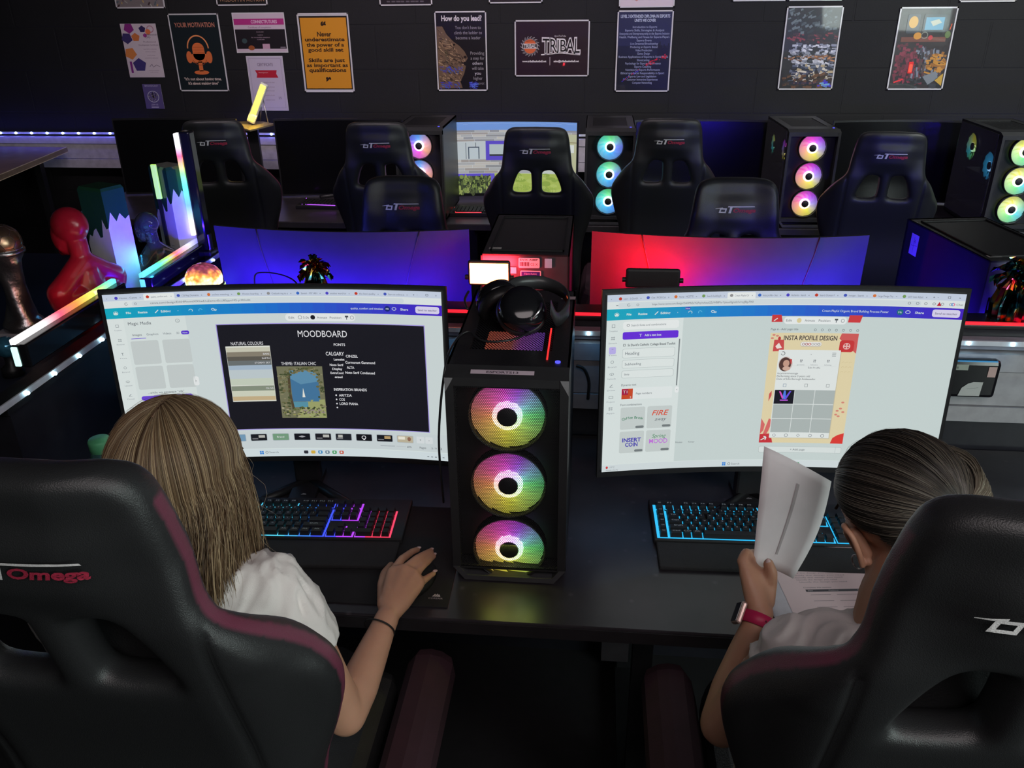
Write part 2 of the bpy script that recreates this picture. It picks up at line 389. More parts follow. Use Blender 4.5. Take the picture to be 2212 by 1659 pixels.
# ---- low partition between the two desk rows and its trunking
PART = mat('dark_partition_board', (.018,.018,.024), .3, bump=40, bd=.1)
TRUNK = mat('pale_grey_trunking', (.33,.33,.35), .45, bump=100, bd=.1)
CYAN = (.05,.55,1)
pt = thing('low_partition', 'low black partition rising between the front and middle desks', 'partition', (.5,1.95,0))
B().b2((-1.69,-.035,0),(1.7,.035,1.06)).obj('panel', PART, pt)
B().b2((-1.69,-.042,1.06),(1.7,.042,1.072), bev=.003).obj('top_rail', BLK, pt)
tr = B(); tr.b2((-1.69,-.075,.835),(1.7,-.036,.875)); tr.b2((-1.69,-.07,.878),(1.7,-.036,.965)); tr.b2((-1.69,-.075,.968),(1.7,-.036,1.012))
tk = tr.obj('trunking', TRUNK, pt); tk['label'] = 'pale grey cable trunking'
rl = B().b2((-1.69,-.048,1.074),(1.7,-.041,1.08)).obj('edge_light', mat('red_edge_light', (.2,.02,.02), .4, emit=(1,.02,.04), es=1.1), pt); rl['label'] = 'thin glowing red line'
B().b2((-1.69,-.06,1.018),(1.7,-.037,1.042)).obj('ledge', mat('clear_strip_channel', (.2,.22,.28), .25), pt)
LEDM = mat('cyan_white_led', (.8,.9,1), .3, emit=(.55,.9,1), es=14); LEDB = mat('blue_white_led', (.8,.9,1), .3, emit=(.35,.45,1), es=12)
STRIPM = mat('white_led_tape', (.55,.58,.65), .4)
# led tape along the partition (front face)
ls = thing('led_strip', 'LED tape with cyan points running along the front of the low partition', 'light strip', (.5,1.885,1.036))
B().b2((-1.62,-.0025,-.006),(1.7,.0005,.006)).obj('tape', STRIPM, ls)
lb = B().sphere((0,0,0), .004, 6).obj('led', LEDM, ls, (-1.48,-.005,0))
for x in np.arange(-1.48+.098, 1.68, .098):
    dup(lb, ls, (x,-.005,0))
for i, x in enumerate((-1.4,-.85,-.3,.25,.8,1.35)):
    area('strip_light', (x,-.03,.0), (x,-.3,-.5), .45, .006, .09, (.1,.5,1), parent=ls)
# ---- left return: same partition turning towards us
pl = thing('low_partition', 'low dark partition running back along the left with light bars on top', 'partition', (-1.24,2.0,0))
B().b2((-.03,-.55,0),(.03,.62,1.0)).obj('panel', PART, pl)
B().b2((-.035,-.56,.995),(.035,.62,1.008)).obj('top_rail', BLK, pl)
l2 = thing('led_strip', 'LED tape with cyan points slanting along the left partition', 'light strip', (-1.2,2.0,1.02))
B().b2((-.004,-.6,-.007),(0,.56,.007)).obj('tape', STRIPM, l2)
lc = B().sphere((.005,0,0), .0042, 6).obj('led', LEDM, l2, (0,-.5,0))
for k, y in enumerate((-.4,-.3,-.2,-.1,.16,.26,.36,.46,.54)):
    q = dup(lc, l2, (0,y,0))
    if k > 3: q.data = q.data.copy(); q.data.materials[0] = LEDB
area('strip_light', (.05,-.3,-.02), (.6,-.2,-.5), .5, .01, .22, (.1,.5,1), parent=l2)
area('strip_light', (.05,.35,-.02), (.6,.35,.2), .3, .01, 1.6, (.06,.08,1), parent=l2)
# ---- wall trunking with blue LEDs
WT = B()
WT.b2((X0+.1,YW-.06,.82),(3.6,YW,.872)); WT.b2((X0+.1,YW-.055,.875),(3.6,YW,.96)); WT.b2((X0+.1,YW-.06,.963),(3.6,YW,1.0))
wt = WT.obj('trim_1', mat('white_trunking', (.5,.47,.53), .45)); struct(wt)
wl = thing('led_strip', 'LED tape with blue points lying on the white trunking of the back wall', 'light strip', (-.5,YW-.03,1.02))
B().b2((-4,-.004,-.006),(4.1,.004,.006)).obj('tape', STRIPM, wl)
b0 = B().sphere((0,-.006,0), .007, 6).obj('led', LEDB, wl, (-3.9,0,0))
for x in np.arange(-3.9+.1, 4.1, .1)[:79]: dup(b0, wl, (x,0,0))
for x in (-3.2,-2.5,-1.3,0,1.3,2.6):
    area('strip_light', (x,-.03,0), (x,-.09,.5), .7, .006, .3, (.05,.05,1), parent=wl)
    area('strip_light', (x,-.04,.01), (x,-.02,-.5), .7, .006, .35, (.08,.08,1), parent=wl)

lr = thing('led_strip', 'LED tape glowing blue behind the low partition under the rear monitors', 'light strip', (.5,1.993,1.0))
B().b2((-1.62,-.003,-.006),(1.7,.001,.006)).obj('tape', mat('blue_led_tape', (.1,.1,.5), .4, emit=(.1,.08,1), es=2), lr)
for x in (-1.75+.25,-1.3,-.85,-.02,.35,.8):
    area('strip_light', (x,.006,0), (x,.25,.02), .42, .008, 7, (.04,.01,1), parent=lr)
desk_b = [o for o in bpy.data.objects if o.name == 'desk.001'][0]
# ================================================================== gaming chairs
def backrest_mesh():
    half = [(0,0),(.06,-.001),(.095,-.004),(.117,-.013),(.128,-.028),(.134,-.05),(.139,-.085),(.144,-.125),(.149,-.165),(.160,-.190),(.178,-.210),(.197,-.236),(.224,-.28),(.238,-.305),(.243,-.335),(.239,-.376),(.222,-.44),(.203,-.50),(.193,-.58),(.19,-.68),(.17,-.74),(0,-.75)]
    hp = [(p.x, p.y) for p in catmull([(x,z,0) for x, z in half], 4)]
    ring = hp+[(-x,z) for x, z in hp[-2:0:-1]]
    hole = [(.024,-.185),(.062,-.180),(.084,-.205),(.104,-.262),(.096,-.278),(.034,-.278),(.022,-.262)]
    cu = bpy.data.curves.new('c', 'CURVE'); cu.dimensions = '2D'; cu.fill_mode = 'BOTH'; cu.extrude = .007; cu.bevel_depth = .02; cu.bevel_resolution = 3; cu.offset = -.02
    def spl(pts):
        s = cu.splines.new('POLY'); s.points.add(len(pts)-1); s.use_cyclic_u = True
        for q, p in zip(s.points, pts): q.co = (p[0], p[1], 0, 1)
    spl(ring); spl([(p.x,p.y) for p in catmull([(x,z,0) for x,z in hole+[hole[0]]], 3)][:-1][::-1]); spl([(-p.x,p.y) for p in catmull([(x,z,0) for x,z in hole+[hole[0]]], 3)][:-1])
    o = bpy.data.objects.new('c', cu); COL.objects.link(o)
    dg = bpy.context.evaluated_depsgraph_get(); dg.update()
    me = bpy.data.meshes.new_from_object(o.evaluated_get(dg)); bpy.data.objects.remove(o)
    me = bake(me, [('WELD', dict(merge_threshold=.0002)), ('REMESH', dict(mode='VOXEL', voxel_size=.0062)), ('SMOOTH', dict(factor=.5, iterations=5))])
    n = len(me.vertices); co = np.zeros(n*3); me.vertices.foreach_get('co', co); co = co.reshape(n,3)
    nr = np.zeros(n*3); me.vertices.foreach_get('normal', nr); nr = nr.reshape(n,3)
    x, d, t = co[:,0], co[:,1], -co[:,2]     # t>0 is the front of the chair
    ss = lambda a, b, v: (lambda q: q*q*(3-2*q))(np.clip((v-a)/(b-a), 0, 1))
    ax = np.abs(x)
    nt = -nr[:,2]
    # padding: front fuller, groove seams on the back
    puff = np.exp(-((ax-.185)/.035)**2)*ss(-.19,-.26,d)*.012 + np.exp(-(x/.09)**2)*ss(-.04,-.08,d)*ss(-.17,-.12,d)*.012
    seam = -np.exp(-((ax-.152+.005*ss(-.3,-.7,d))/.0042)**2)*ss(-.175,-.195,d)*.006 - np.exp(-((d+.055)/.0045)**2)*ss(.135,.12,ax)*.0*1
    y = t + np.sign(nt)*puff*np.abs(nt) + np.sign(nt)*seam*np.abs(nt)
    y = y + .17*(-d) + .055*ss(.12,.24,ax)*ss(-.14,-.28,d)*ss(-.72,-.5,d) + .018*ss(.05,.13,ax)*ss(-.2,-.1,d)
    y = y - .05*np.exp(-((d+.03)/.1)**2)*0 + .02*np.exp(-((d+.45)/.14)**2)
    out = np.stack([x, y, d], 1); me.vertices.foreach_set('co', out.ravel())
    a = me.color_attributes.new('Col', 'FLOAT_COLOR', 'POINT'); c = np.ones((n,4), np.float32); c[:,:3] = (.017,.018,.019)
    rim = (np.abs(nt) < .32) & (t > -.004) & (d < -.045) & (ax > .085) & ~((d < -.17) & (d > -.285) & (ax < .115))
    c[rim,:3] = (.13,.03,.055); a.data.foreach_set('color', c.ravel())
    smooth(me); me.update(); return me
LEA = mat('black_leather', attr=True, rough=.38, bump=850, bd=.3, spec=.5)
LEA2 = mat('black_seat_leather', (.02,.021,.022), .4, bump=420, bd=.35)
BURG = mat('burgundy_suede', (.032,.010,.017), .8, bump=500)
LW = mat('white_thread', (.6,.6,.6), .6, bump=700, bd=.3); LR = mat('red_thread', (.32,.02,.05), .6, bump=700, bd=.3)
BM = backrest_mesh()
def surf_y(x, d, side):   # height of the backrest surface, by nearest vertex
    ws = ys = 0
    for q in _samp[side]:
        e = (q[0]-x)**2+(q[2]-d)**2
        if e < .0003: k = 1/(e+1e-6)**1.5; ws += k; ys += k*q[1]
    return ys/ws
_samp = {-1: [v.co.copy() for v in BM.vertices if v.normal.y < -.5 and abs(v.co.x) < .09 and -.13 < v.co.z < -.06], 1: [v.co.copy() for v in BM.vertices if v.normal.y > .5 and abs(v.co.x) < .09 and -.13 < v.co.z < -.06]}
def logo_parts(side):
    """the winged maker's mark sewn on the headrest; side -1 back, 1 front"""
    out = []
    def conv(v, f, lift):
        vs = []
        for x, z in v:
            y = surf_y(-x if side > 0 else x, z, side)+side*(lift+.0008); vs.append((-x if side > 0 else x, y, z))
        return vs, f
    wv, wf, rv, rf = [], [], [], []
    def addp(V, Fc, pts):
        a, b, c, d = pts; K = 10 if b[0]-a[0] > .03 else 2
        L_ = lambda p, q, t: (p[0]+(q[0]-p[0])*t, p[1]+(q[1]-p[1])*t)
        for i in range(K):
            n = len(V); V += [L_(a,b,i/K), L_(a,b,(i+1)/K), L_(d,c,(i+1)/K), L_(d,c,i/K)]; Fc.append((n,n+1,n+2,n+3))
    def addt(V, Fc, s, x0, x1, z0, z1, bold, shear):
        v, f = text_mesh(s, bold, shear); xs = [p[0] for p in v]; zs = [p[1] for p in v]; n = len(V)
        V += [(x0+(a-min(xs))/(max(xs)-min(xs))*(x1-x0), z0+(b-min(zs))/(max(zs)-min(zs))*(z1-z0)) for a, b in v]; Fc += [tuple(i+n for i in q) for q in f]
    # squared lower G and T with the long bar
    addp(wv, wf, [(-.067,-.092),(-.043,-.088),(-.044,-.0915),(-.067,-.093)])
    for q in ([(-.052,-.0905),(-.030,-.0905),(-.031,-.0945),(-.053,-.0945)], [(-.053,-.0945),(-.048,-.0945),(-.0505,-.1045),(-.0555,-.1045)], [(-.055,-.1015),(-.034,-.1015),(-.035,-.1055),(-.056,-.1055)], [(-.0355,-.0945),(-.031,-.0945),(-.0335,-.1055),(-.038,-.1055)]): addp(wv, wf, q)
    addp(wv, wf, [(-.026,-.0835),(.058,-.0835),(.060,-.0858),(-.028,-.0868)]); addp(wv, wf, [(-.020,-.0862),(-.0125,-.0862),(-.0175,-.1055),(-.025,-.1055)])
    addt(rv, rf, 'Omega', -.010, .063, -.1075, -.0895, .035, .25)
    return conv(wv, wf, .0012), conv(rv, rf, .0010)
LOGO = []
for sd in (-1, 1):
    for (vs, fs), m in zip(logo_parts(sd), (LW, LR)):
        b = B(); b.add(vs, fs); LOGO.append((b, m, sd))
def make_chair(label, loc, rz, top, group=None):
    t = thing('gaming_chair', label, 'chair', loc, rz, group)
    o = mesh_obj('backrest', BM, LEA, t); o.location = (0,-.36,top)
    wb = B(); rb = B()
    for b, m, sd in LOGO: (wb if m is LW else rb).add(b.v, b.f)
    q = wb.obj('logo_lettering', LW, o); q['label'] = 'white embroidered letters and bar'; q = rb.obj('logo_lettering', LR, o); q['label'] = 'red embroidered letters'
    if top > 1.4:
        for q in o.children: q.location.x = .02 if loc[0] < 0 else -.022
    sh = top-.78
    s = B(); s.box((0,-.01,sh-.04), (.36,.46,.09), bev=.03)
    s.obj('seat', LEA2, t)
    for k in (-1,1): B().box((k*.235,.02,sh-.02), (.09,.46,.12), Matrix.Rotation(k*.25,3,'Y'), bev=.035).obj('seat_bolster', BURG, t)
    if top > 1.4: B().box((0,-.245,top-.28), (.16,.05,.13), bev=.02).obj('hole_darkener', LEA2, t)  # added dark block behind the backrest holes, stands in for shade there
    B().box((0,-.215,sh-.0), (.34,.03,.14), bev=.01).obj('recline_bracket', MET, t)
    B().cyl((0,0,.1),(0,0,sh-.08),.026).cyl((0,0,.1),(0,0,.26),.04).obj('gas_lift', BLK, t)
    st = B()
    for k in range(5):
        a = 2*PI*k/5+.3; st.cyl((0,0,.11),(.29*math.cos(a),.29*math.sin(a),.075),.03,.018,10)
    st.obj('star_base', BLK, t)
    for k in range(5):
        a = 2*PI*k/5+.3; c = Vector((.30*math.cos(a),.30*math.sin(a),.031)); n = Vector((-math.sin(a),math.cos(a),0))
        B().cyl(c-n*.025,c+n*.025,.031,n=14).cyl(c+Vector((0,0,.02)),c+Vector((0,0,.05)),.012,n=8).obj('caster', BLK2, t)
    return t
YB = .36
make_chair('large black gaming chair at bottom left, its back towards us, cut by the photo edge', (-.51,.575+YB-.01,0), math.radians(0), 1.437)
make_chair('large black gaming chair at bottom right in front of the person with tied hair', (.40,.575+YB-.01,0), math.radians(0), 1.437)
G = None
for (px, ztop, y, rz, lab) in ((465,1.285,3.62,10,'far black gaming chair at the left end, half lost in the dark'),
        (815,1.285,3.58,2,'far black gaming chair between the dark screen and the blue-purple fans'),
        (1158,1.275,3.52,-1,'far black gaming chair in front of the lit building picture'),
        (1445,1.283,3.72,-2,'far black gaming chair just right of the cyan fans'),
        (1925,1.250,3.60,-8,'far black gaming chair nearest the right edge of the photo')):
    x = at(px, 330, y=y).x; a = math.radians(rz)
    make_chair(lab, (x-math.sin(a)*YB, y+math.cos(a)*YB, 0), a, ztop)
for (px, ztop, lab) in ((872,1.218,'black chair top rising above the back of the left blue-lit monitor'), (1588,1.222,'black chair top rising above the back of the right red-lit monitor')):
    y = 2.80; x = at(px, 440, y=y).x
    make_chair(lab, (x, y-YB+.02, 0), PI, ztop)
# ================================================================== monitors
HOUS = mat('monitor_housing', (.012,.012,.014), .4, bump=300, bd=.08)
REAR = mat('grey_monitor_rear', (.035,.035,.042), .5, spec=.12, bump=400, bd=.08, var=.05)
def make_monitor(label, x, y, z0, face, w=.705, h=.397, rad=1.6, yaw=0, tilt=4, art=None, off=False, group=None, rear=False):
    """face -1: screen looks towards the photographer. z0 is the lower edge of the panel."""
    t = thing('curved_monitor', label, 'monitor', (x, y, DZ), (0 if face < 0 else PI)+math.radians(yaw), group)
    R3 = Matrix.Rotation(math.radians(-tilt), 3, 'X'); zc = z0-DZ+h/2
    W2, H2 = w/2+.009, h/2+.009; nx, nz = 24, 10
    def P(u, v, k):   # k=0 front, 1 back
        a = u*W2/rad; zz = v*H2-(.006 if v < 0 else 0)*(-v)
        bulge = .012+.042*max(0,1-u*u*1.15)**.6*max(0,1-v*v*1.1)**.5
        r = rad+(.004 if k == 0 else bulge)
        return R3 @ Vector((r*math.sin(a), -(rad-r*math.cos(a)), zz)) + Vector((0,0,zc))
    b = B(); b.smooth = True
    vs = [P(-1+2*i/nx, -1+2*j/nz, 1) for j in range(nz+1) for i in range(nx+1)]
    b.add(vs, [(j*(nx+1)+i, j*(nx+1)+i+1, (j+1)*(nx+1)+i+1, (j+1)*(nx+1)+i) for j in range(nz) for i in range(nx)])
    b.smooth = False
    fr = [P(-1+2*i/nx, -1+2*j/nz, 0) for j in range(nz+1) for i in range(nx+1)]
    b.add(fr, [(j*(nx+1)+i, j*(nx+1)+i+1, (j+1)*(nx+1)+i+1, (j+1)*(nx+1)+i) for j in range(nz) for i in range(nx)])
    rim = [j*(nx+1) for j in range(nz+1)]+[nz*(nx+1)+i for i in range(nx+1)]+[j*(nx+1)+nx for j in range(nz,-1,-1)]+[i for i in range(nx,-1,-1)]
    b.add([vs[i] for i in rim]+[fr[i] for i in rim], [(i,i+1,len(rim)+i+1,len(rim)+i) for i in range(len(rim)-1)])
    b.obj('housing', REAR if rear else HOUS, t)
    if art: s = art.obj('screen', SCR if not off else SCR2, t, (0,-.001,zc), (math.radians(-tilt),0,0))
    else:
        a = Art(10,10,w,h,rad); a.rect(0,0,10,10,(7,7,9)); s = a.obj('screen', mat('dark_screen', (.004,.004,.005), .18, var=0), t, (0,-.001,zc), (math.radians(-tilt),0,0))
    B().b2((-.03,.055,.01),(.03,.085,zc+.05), bev=.006).obj('stand_neck', HOUS, t)
    v = B()
    v.prism([(-.03,0),(.03,0),(.03,.012),(-.03,.012)], -.02, .12)
    for k in (-1,1): v.tube([(0,.07,.006),(k*.13,-.05,.006)], .012, 8)
    v.obj('stand_base', HOUS, t)
    if rear:
        def Q(u, v_): q = P(u, v_, 1); return q+Vector((0,.0005,0))
        for pts in ([(-.63,1),(-.50,.2),(-.44,-.9)], [(.63,1),(.50,.2),(.40,-.9)]):
            B().tube([Q(*q) for q in catmull([(p[0],p[1],0) for p in pts], 6) for q in [(q.x,q.y)]], .0018, 6).obj('groove', mat('dark_groove', (.03,.02,.03), .5), t)
        s = B(); sh = [(-.0,.06),(.075,.0),(.078,-.14),(.04,-.32),(0,-.40),(-.04,-.32),(-.078,-.14),(-.075,0)]
        s.tube([Q(a*.9+.07, c-.02) for a, c in sh], .0016, 6, closed=True); s.obj('badge', mat('dark_groove', (.03,.02,.03)), t)
    return t
WHT = (226,238,234); PAN = (214,224,222); GRY = (203,211,210); INK = (70,76,84)
def browser(A, tabs, url, active, w=1920):
    A.rect(0,0,1920,1080,WHT,0); A.tf = (1,0,.88,0); A.rect(0,0,1920,44,(203,214,232),1)
    A.rect(0,44,1920,92,(228,236,236),1); A.rr(60 if active != 1 else 150,52,1700,86,15,(216,226,230),2)
    n = len(tabs); x = 50; tw = (1920-230)/n
    for i, s in enumerate(tabs):
        if i == active: A.rr(x,6,x+tw,52,8,(238,243,242),2)
        A.ell(x+22,26,9,10,[(70,90,190),(80,70,200),(150,150,150),(220,120,60),(200,60,40),(60,110,200),(120,160,90)][(i*3+active) % 7],3)
        A.text(s, x+40, 27, 12, (110,116,130), 3, 'L', width=min(tw-75, len(s)*10)); A.text('x', x+tw-18, 27, 9, INK, 3)
        x += tw
    A.text('+', x+20, 26, 14, INK, 3); A.text('-', 1780, 24, 12, INK, 3); A.frame(1830,17,1844,31,2,INK,3); A.text('x', 1890, 24, 12, INK, 3)
    A.text('v', 22, 26, 8, INK, 3)
    A.ring(120,68,9,2,INK,3,a0=20,a1=320); A.ring(170,69,8,2,INK,3,n=5)
    A.text(url, 250, 69, 13, (96,102,110), 3, 'L', width=560)
    for k in range(14):
        c0 = (20,176,196); c1 = (28,120,214); c2 = (72,30,200)
        f = lambda t: tuple(a+(b-a)*min(1,t/.45) for a, b in zip(c0, c1)) if t < .45 else tuple(a+(b-a)*(t-.45)/.55 for a, b in zip(c1, c2))
        A.rect(1920*k/14,92,1920*(k+1)/14,164,f(k/14),1,f((k+1)/14))
    A.ring(55,128,13,2,WHT,3); A.poly([(46,128),(55,119),(64,128),(64,136),(46,136)],WHT,3)
    A.text('File',110,129,14,WHT,3,'L',bold=.02); A.text('Resize',175,129,14,WHT,3,'L',bold=.02); A.line([(268,138),(286,118)],5,WHT,3); A.text('Editing',300,129,14,WHT,3,'L',bold=.02); A.text('v',395,128,8,WHT,3)
    A.ring(465,131,11,3,WHT,3,a0=180,a1=400); A.ring(520,131,11,3,(110,200,235),3,a0=140,a1=360); A.ring(590,128,10,3,WHT,3,b=8); A.ring(603,132,8,3,WHT,3,b=6)
    A.rr(1765,103,1905,152,14,(222,216,244),2); A.text('Send to teacher',1835,128,13,(50,40,90),3,width=112)
    A.text('Share',1700,128,14,WHT,3,bold=.02); A.ring(1640,126,13,3,WHT,3,b=11)
def tf(*a): A.tf = a
def side_icons(A, names, x, y0, dy):
    for i, s in enumerate(names):
        y = y0+i*dy; c = (116,124,132)
        [lambda: (A.frame(x-9,y-11,x+9,y+9,2,c,3)), lambda: [A.frame(x-10+k%2*12,y-10+k//2*12,x-2+k%2*12,y-2+k//2*12,2,c,3) for k in range(4)], lambda: A.text('T',x,y,20,c,3), lambda: (A.ring(x,y-2,10,2,c,3,n=6)), lambda: (A.ring(x,y,12,2,c,3,b=8), A.line([(x,y-2),(x,y+10)],2,c,3)), lambda: (A.line([(x-9,y+8),(x+6,y-8)],3,c,3), A.line([(x-9,y+10),(x+10,y+10)],2,c,3)), lambda: (A.frame(x-12,y-8,x+12,y+9,2,c,3)), lambda: [A.frame(x-10+k%2*12,y-10+k//2*12,x-2+k%2*12,y-2+k//2*12,2,c,3) for k in range(4)]][min(i,7)]()
        A.text(s,x,y+30,9,(150,156,164),3,width=46)
# ---- left screen
A = Art(1920,1080,.6868,.379,1.81)
browser(A, ['Home - Canva','quality, comfort and...','123 Reg Domains','online meeting','Women boarding','Outlook reg to y','Saved - MY1401','another word for','the best quality','Start an online st'], 'canva.com/design/DAHMwmtXfXhwE/uZemcnEcU85ppxHG-yrIA/edit', 1)
A.text('quality, comfort and timeless',1480,128,14,WHT,3,width=190); A.ell(1600,127,17,19,(20,40,120),2); A.text('MI',1600,128,12,WHT,3)
tf(1,0,1,0); A.rect(0,145,428,1025,(226,235,233),1); A.rect(88,145,428,1025,(221,231,229),2); A.rect(428,145,1920,1025,(211,222,222),1); tf(.9,0,.842,-8)
side_icons(A, ['Templates','Elements','Text','Brand','Uploads','Draw','Projects'], 55, 235, 103)
A.text('Magic Media',122,222,22,(80,86,96),4,'L',width=140); A.ring(425,216,13,2,(90,96,104),4); A.text('i',425,216,12,(90,96,104),4)
for s, x, w_ in (('Images',165,56),('Graphics',258,72),('Videos',348,52),('3D',415,18)): A.text(s,x,305,15,(110,118,128) if x > 200 else (60,60,80),4,width=w_)
A.rect(125,330,215,334,(104,60,220),4); A.rr(436,290,486,318,12,(90,50,210),4); A.text('New',461,304,11,WHT,5)
for i, x in enumerate((116,302)):
    for y in (350,540): A.rr(x+i*8,y,x+170+i*8,y+175,12,GRY,4)
A.text('...while we generate "silk"',280,742,15,(100,108,116),4,width=230); A.rr(120,765,445,800,15,(110,70,220),4)
A.rr(458,635,500,705,14,(236,240,240),4); A.text('<',480,670,14,INK,5)
tf(1.05,-63,1,-31); A.rr(1010,178,1400,224,22,(236,241,241),2)
for s, x in (('Edit',1045),('5.0s',1125),('Animate',1215),('Position',1290)): A.text(s,x,202,13,(84,90,98),3,width=len(s)*8)
A.ring(1092,201,11,2,INK,3); A.ell(1163,201,13,14,(26,26,34),3); A.rect(1343,190,1362,200,INK,3); A.rect(1350,200,1354,214,INK,3); A.ring(1382,201,11,2,INK,3)
tf(1,0,1,0); A.rect(592,205,1814,894,(164,150,226),2); A.rect(597,210,1809,889,(24,24,32),3)
WT_ = (236,236,240)
tf(1,0,1,-10); A.text('MOODBOARD',1205,282,40,WT_,4,width=290)
tf(.87,70,1,-24); A.text('NATURAL COLOURS',790,352,20,WT_,4,width=215); tf(.958,78,1,-37); A.text('THEME: ITALIAN CHIC',1010,497,20,WT_,4,width=216)
sw = [((206,205,186),372,404),((140,132,116),404,438),((96,92,84),438,468),((110,116,116),468,502),((170,190,208),502,535),((196,208,212),535,600),((202,212,194),600,650),((138,148,130),655,692),((212,216,196),692,734),((202,180,140),734,765)]
tf(.921,18,.873,26); A.rect(664,365,944,776,(228,230,220),4)
for c, a, b in sw: A.rect(666,a+3,942,b+3,c,5)
for s, y in (('BARE',424),('EARTH',456),('STORMY SKY',488),('OLIVE',678)): A.text(s,936,y,12,WT_,6,'R',width=len(s)*10)
tf(.97,5,.868,25); A.text('FONTS',1335,362,18,WT_,4,width=70,bold=.015); A.text('CALGARY',1302,428,26,WT_,4,width=112,bold=.01)
for s, x, y, w_ in (('Lancelot',1325,470,66),('Noto Serif',1306,510,84),('Display',1308,540,62),('ExtraCond',1304,570,80),('ensed',1312,600,48)): A.text(s,x,y,16,WT_,4,width=w_,bold=.02)
for s, x, y, w_ in (('CINZEL',1368,445,74),('Cormorant Garamond',1362,490,184),('ALTA',1368,528,46),('Noto Serif Condensed',1356,566,184)): A.text(s,x,y,18,WT_,4,'L',width=w_,bold=.015)
A.text('INSPIRATION BRANDS',1378,694,20,WT_,4,width=206,bold=.015)
for s, y in (('ARITZIA',738),('COS',770),('LORO PIANA',802),('',832)):
    A.ell(1286,y,5,6,WT_,4)
    if s: A.text(s,1303,y,18,WT_,4,'L',width=len(s)*11.6,bold=.012)
# the painting of a bay seen through trees
px0, py0, px1, py1 = 976, 516, 1228, 876
tf(1.083,-146,.942,-8); A.rect(px0,py0,px1,py1,(120,120,92),4); A.rect(1045,545,1200,760,(96,146,178),5); A.poly([(1045,600),(1100,640),(1200,620),(1200,760),(1045,760)],(70,120,160),6)
A.rect(1040,762,1130,800,(90,150,170),6); A.poly([(1130,750),(1225,745),(1225,876),(1060,876),(1090,800)],(160,166,110),6)
A.poly([(1110,665),(1118,730),(1102,730)],(235,235,225),7); A.line([(1040,560),(1034,700),(1046,810)],14,(84,72,52),7)
rg = random.Random(3)
for k in range(150):
    a = rg.random()*PI; r = .75+.35*rg.random(); x = 1115+110*r*math.cos(a)*1.1; y = 640-115*r*math.sin(a)
    if rg.random() < .35: x = rg.choice([rg.uniform(980,1035), rg.uniform(1190,1226)]); y = rg.uniform(560,800)
    if px0+8 < x < px1-8 and y > py0+8: A.ell(x,y,rg.uniform(5,12),rg.uniform(4,10),rg.choice([(104,104,68),(84,92,58),(140,136,104),(120,112,80),(70,80,50)]),8,8)
for k in range(90):
    x = rg.uniform(985,1218); y = rg.uniform(800,868); A.ell(x,y,rg.uniform(4,10),rg.uniform(3,7),rg.choice([(96,110,60),(150,150,90),(80,84,60),(176,168,140),(60,70,44)]),9,8)
for k in range(6): A.ell(1110+k*20,822+k%2*14,13,6,(150,140,130),10,10); A.rect(1108+k*20,824,1112+k*20,846,(70,62,50),10)
# page strip and task bar
tf(1.094,-149,1,20); A.rect(530,884,1890,1004,(208,218,220),2)
for i, x in enumerate((706,824,946,1066,1184,1300,1416,1533,1650)):
    c = [(120,160,190),(26,28,34),(120,160,130),(20,22,30),(28,28,34),(34,36,44),(18,18,24),(24,26,32),(196,186,160)][i]
    A.rr(x-46,902,x+48,952,6,(180,190,196),3); A.rr(x-43,905,x+45,949,5,c,4)
    if i in (1,4,5,7): A.rect(x+(0 if i!=5 else -30),912,x+(35 if i!=5 else -4),930,(190,190,184) if i != 7 else (190,160,110),5); A.rect(x-36,932,x-4,940,(120,120,124),5)
    if i == 2: A.text('Brand',x,926,12,WT_,5)
    if i == 3: A.poly([(x-20,925),(x,918),(x+20,925),(x,932)],(170,170,176),5)
    if i == 6: A.ring(x,926,13,4,WT_,5,n=10); A.rect(x-4,936,x+6,944,WT_,5)
    if i == 8: A.rect(x-38,910,x,930,(240,236,220),5); A.ell(x+24,925,10,14,(150,110,90),5)
A.rr(1716,905,1760,950,6,(222,228,230),3); A.rr(1766,905,1808,950,6,(222,228,230),3); A.text('+',1738,927,14,INK,4); A.text('v',1787,927,9,INK,4)
tf(1,0,1,12); A.rect(1500,985,1590,988,(150,156,164),3); A.rect(1600,985,1660,988,(190,196,200),3); A.text('60%',1680,987,12,INK,3); A.text('Pages',1765,987,13,INK,3); A.text('5 / 9',1835,987,12,INK,3); A.frame(1868,980,1884,994,2,INK,3)
tf(1,0,1,0); A.rect(0,1028,1920,1080,(216,228,232),3); tf(1.16,-240,1,8)
for k in range(4): A.rect(851+k%2*11,1034+k//2*12,860+k%2*11,1044+k//2*12,(40,130,220),4)
A.ring(888,1044,8,2,INK,4); A.text('Search',925,1044,13,(120,126,134),4)
for k, c in enumerate(((50,50,60),(220,180,70),(60,140,200),(110,130,150),(60,160,90),(210,90,70))): A.rr(1085+k*38,1034,1108+k*38,1056,5,c,4); A.ell(1096+k*38,1045,5,6,WHT if k > 1 else c,5)
tf(1,0,1,8)
for k in range(5): A.rect(1790+k*24,1048,1802+k*24,1052,INK,4)
ml = make_monitor('curved monitor on the left of the tower, its screen showing a black MOODBOARD page', -.6391, 1.5547, .8648, -1, w=.6868, h=.379, rad=1.81, yaw=5.3, art=A)
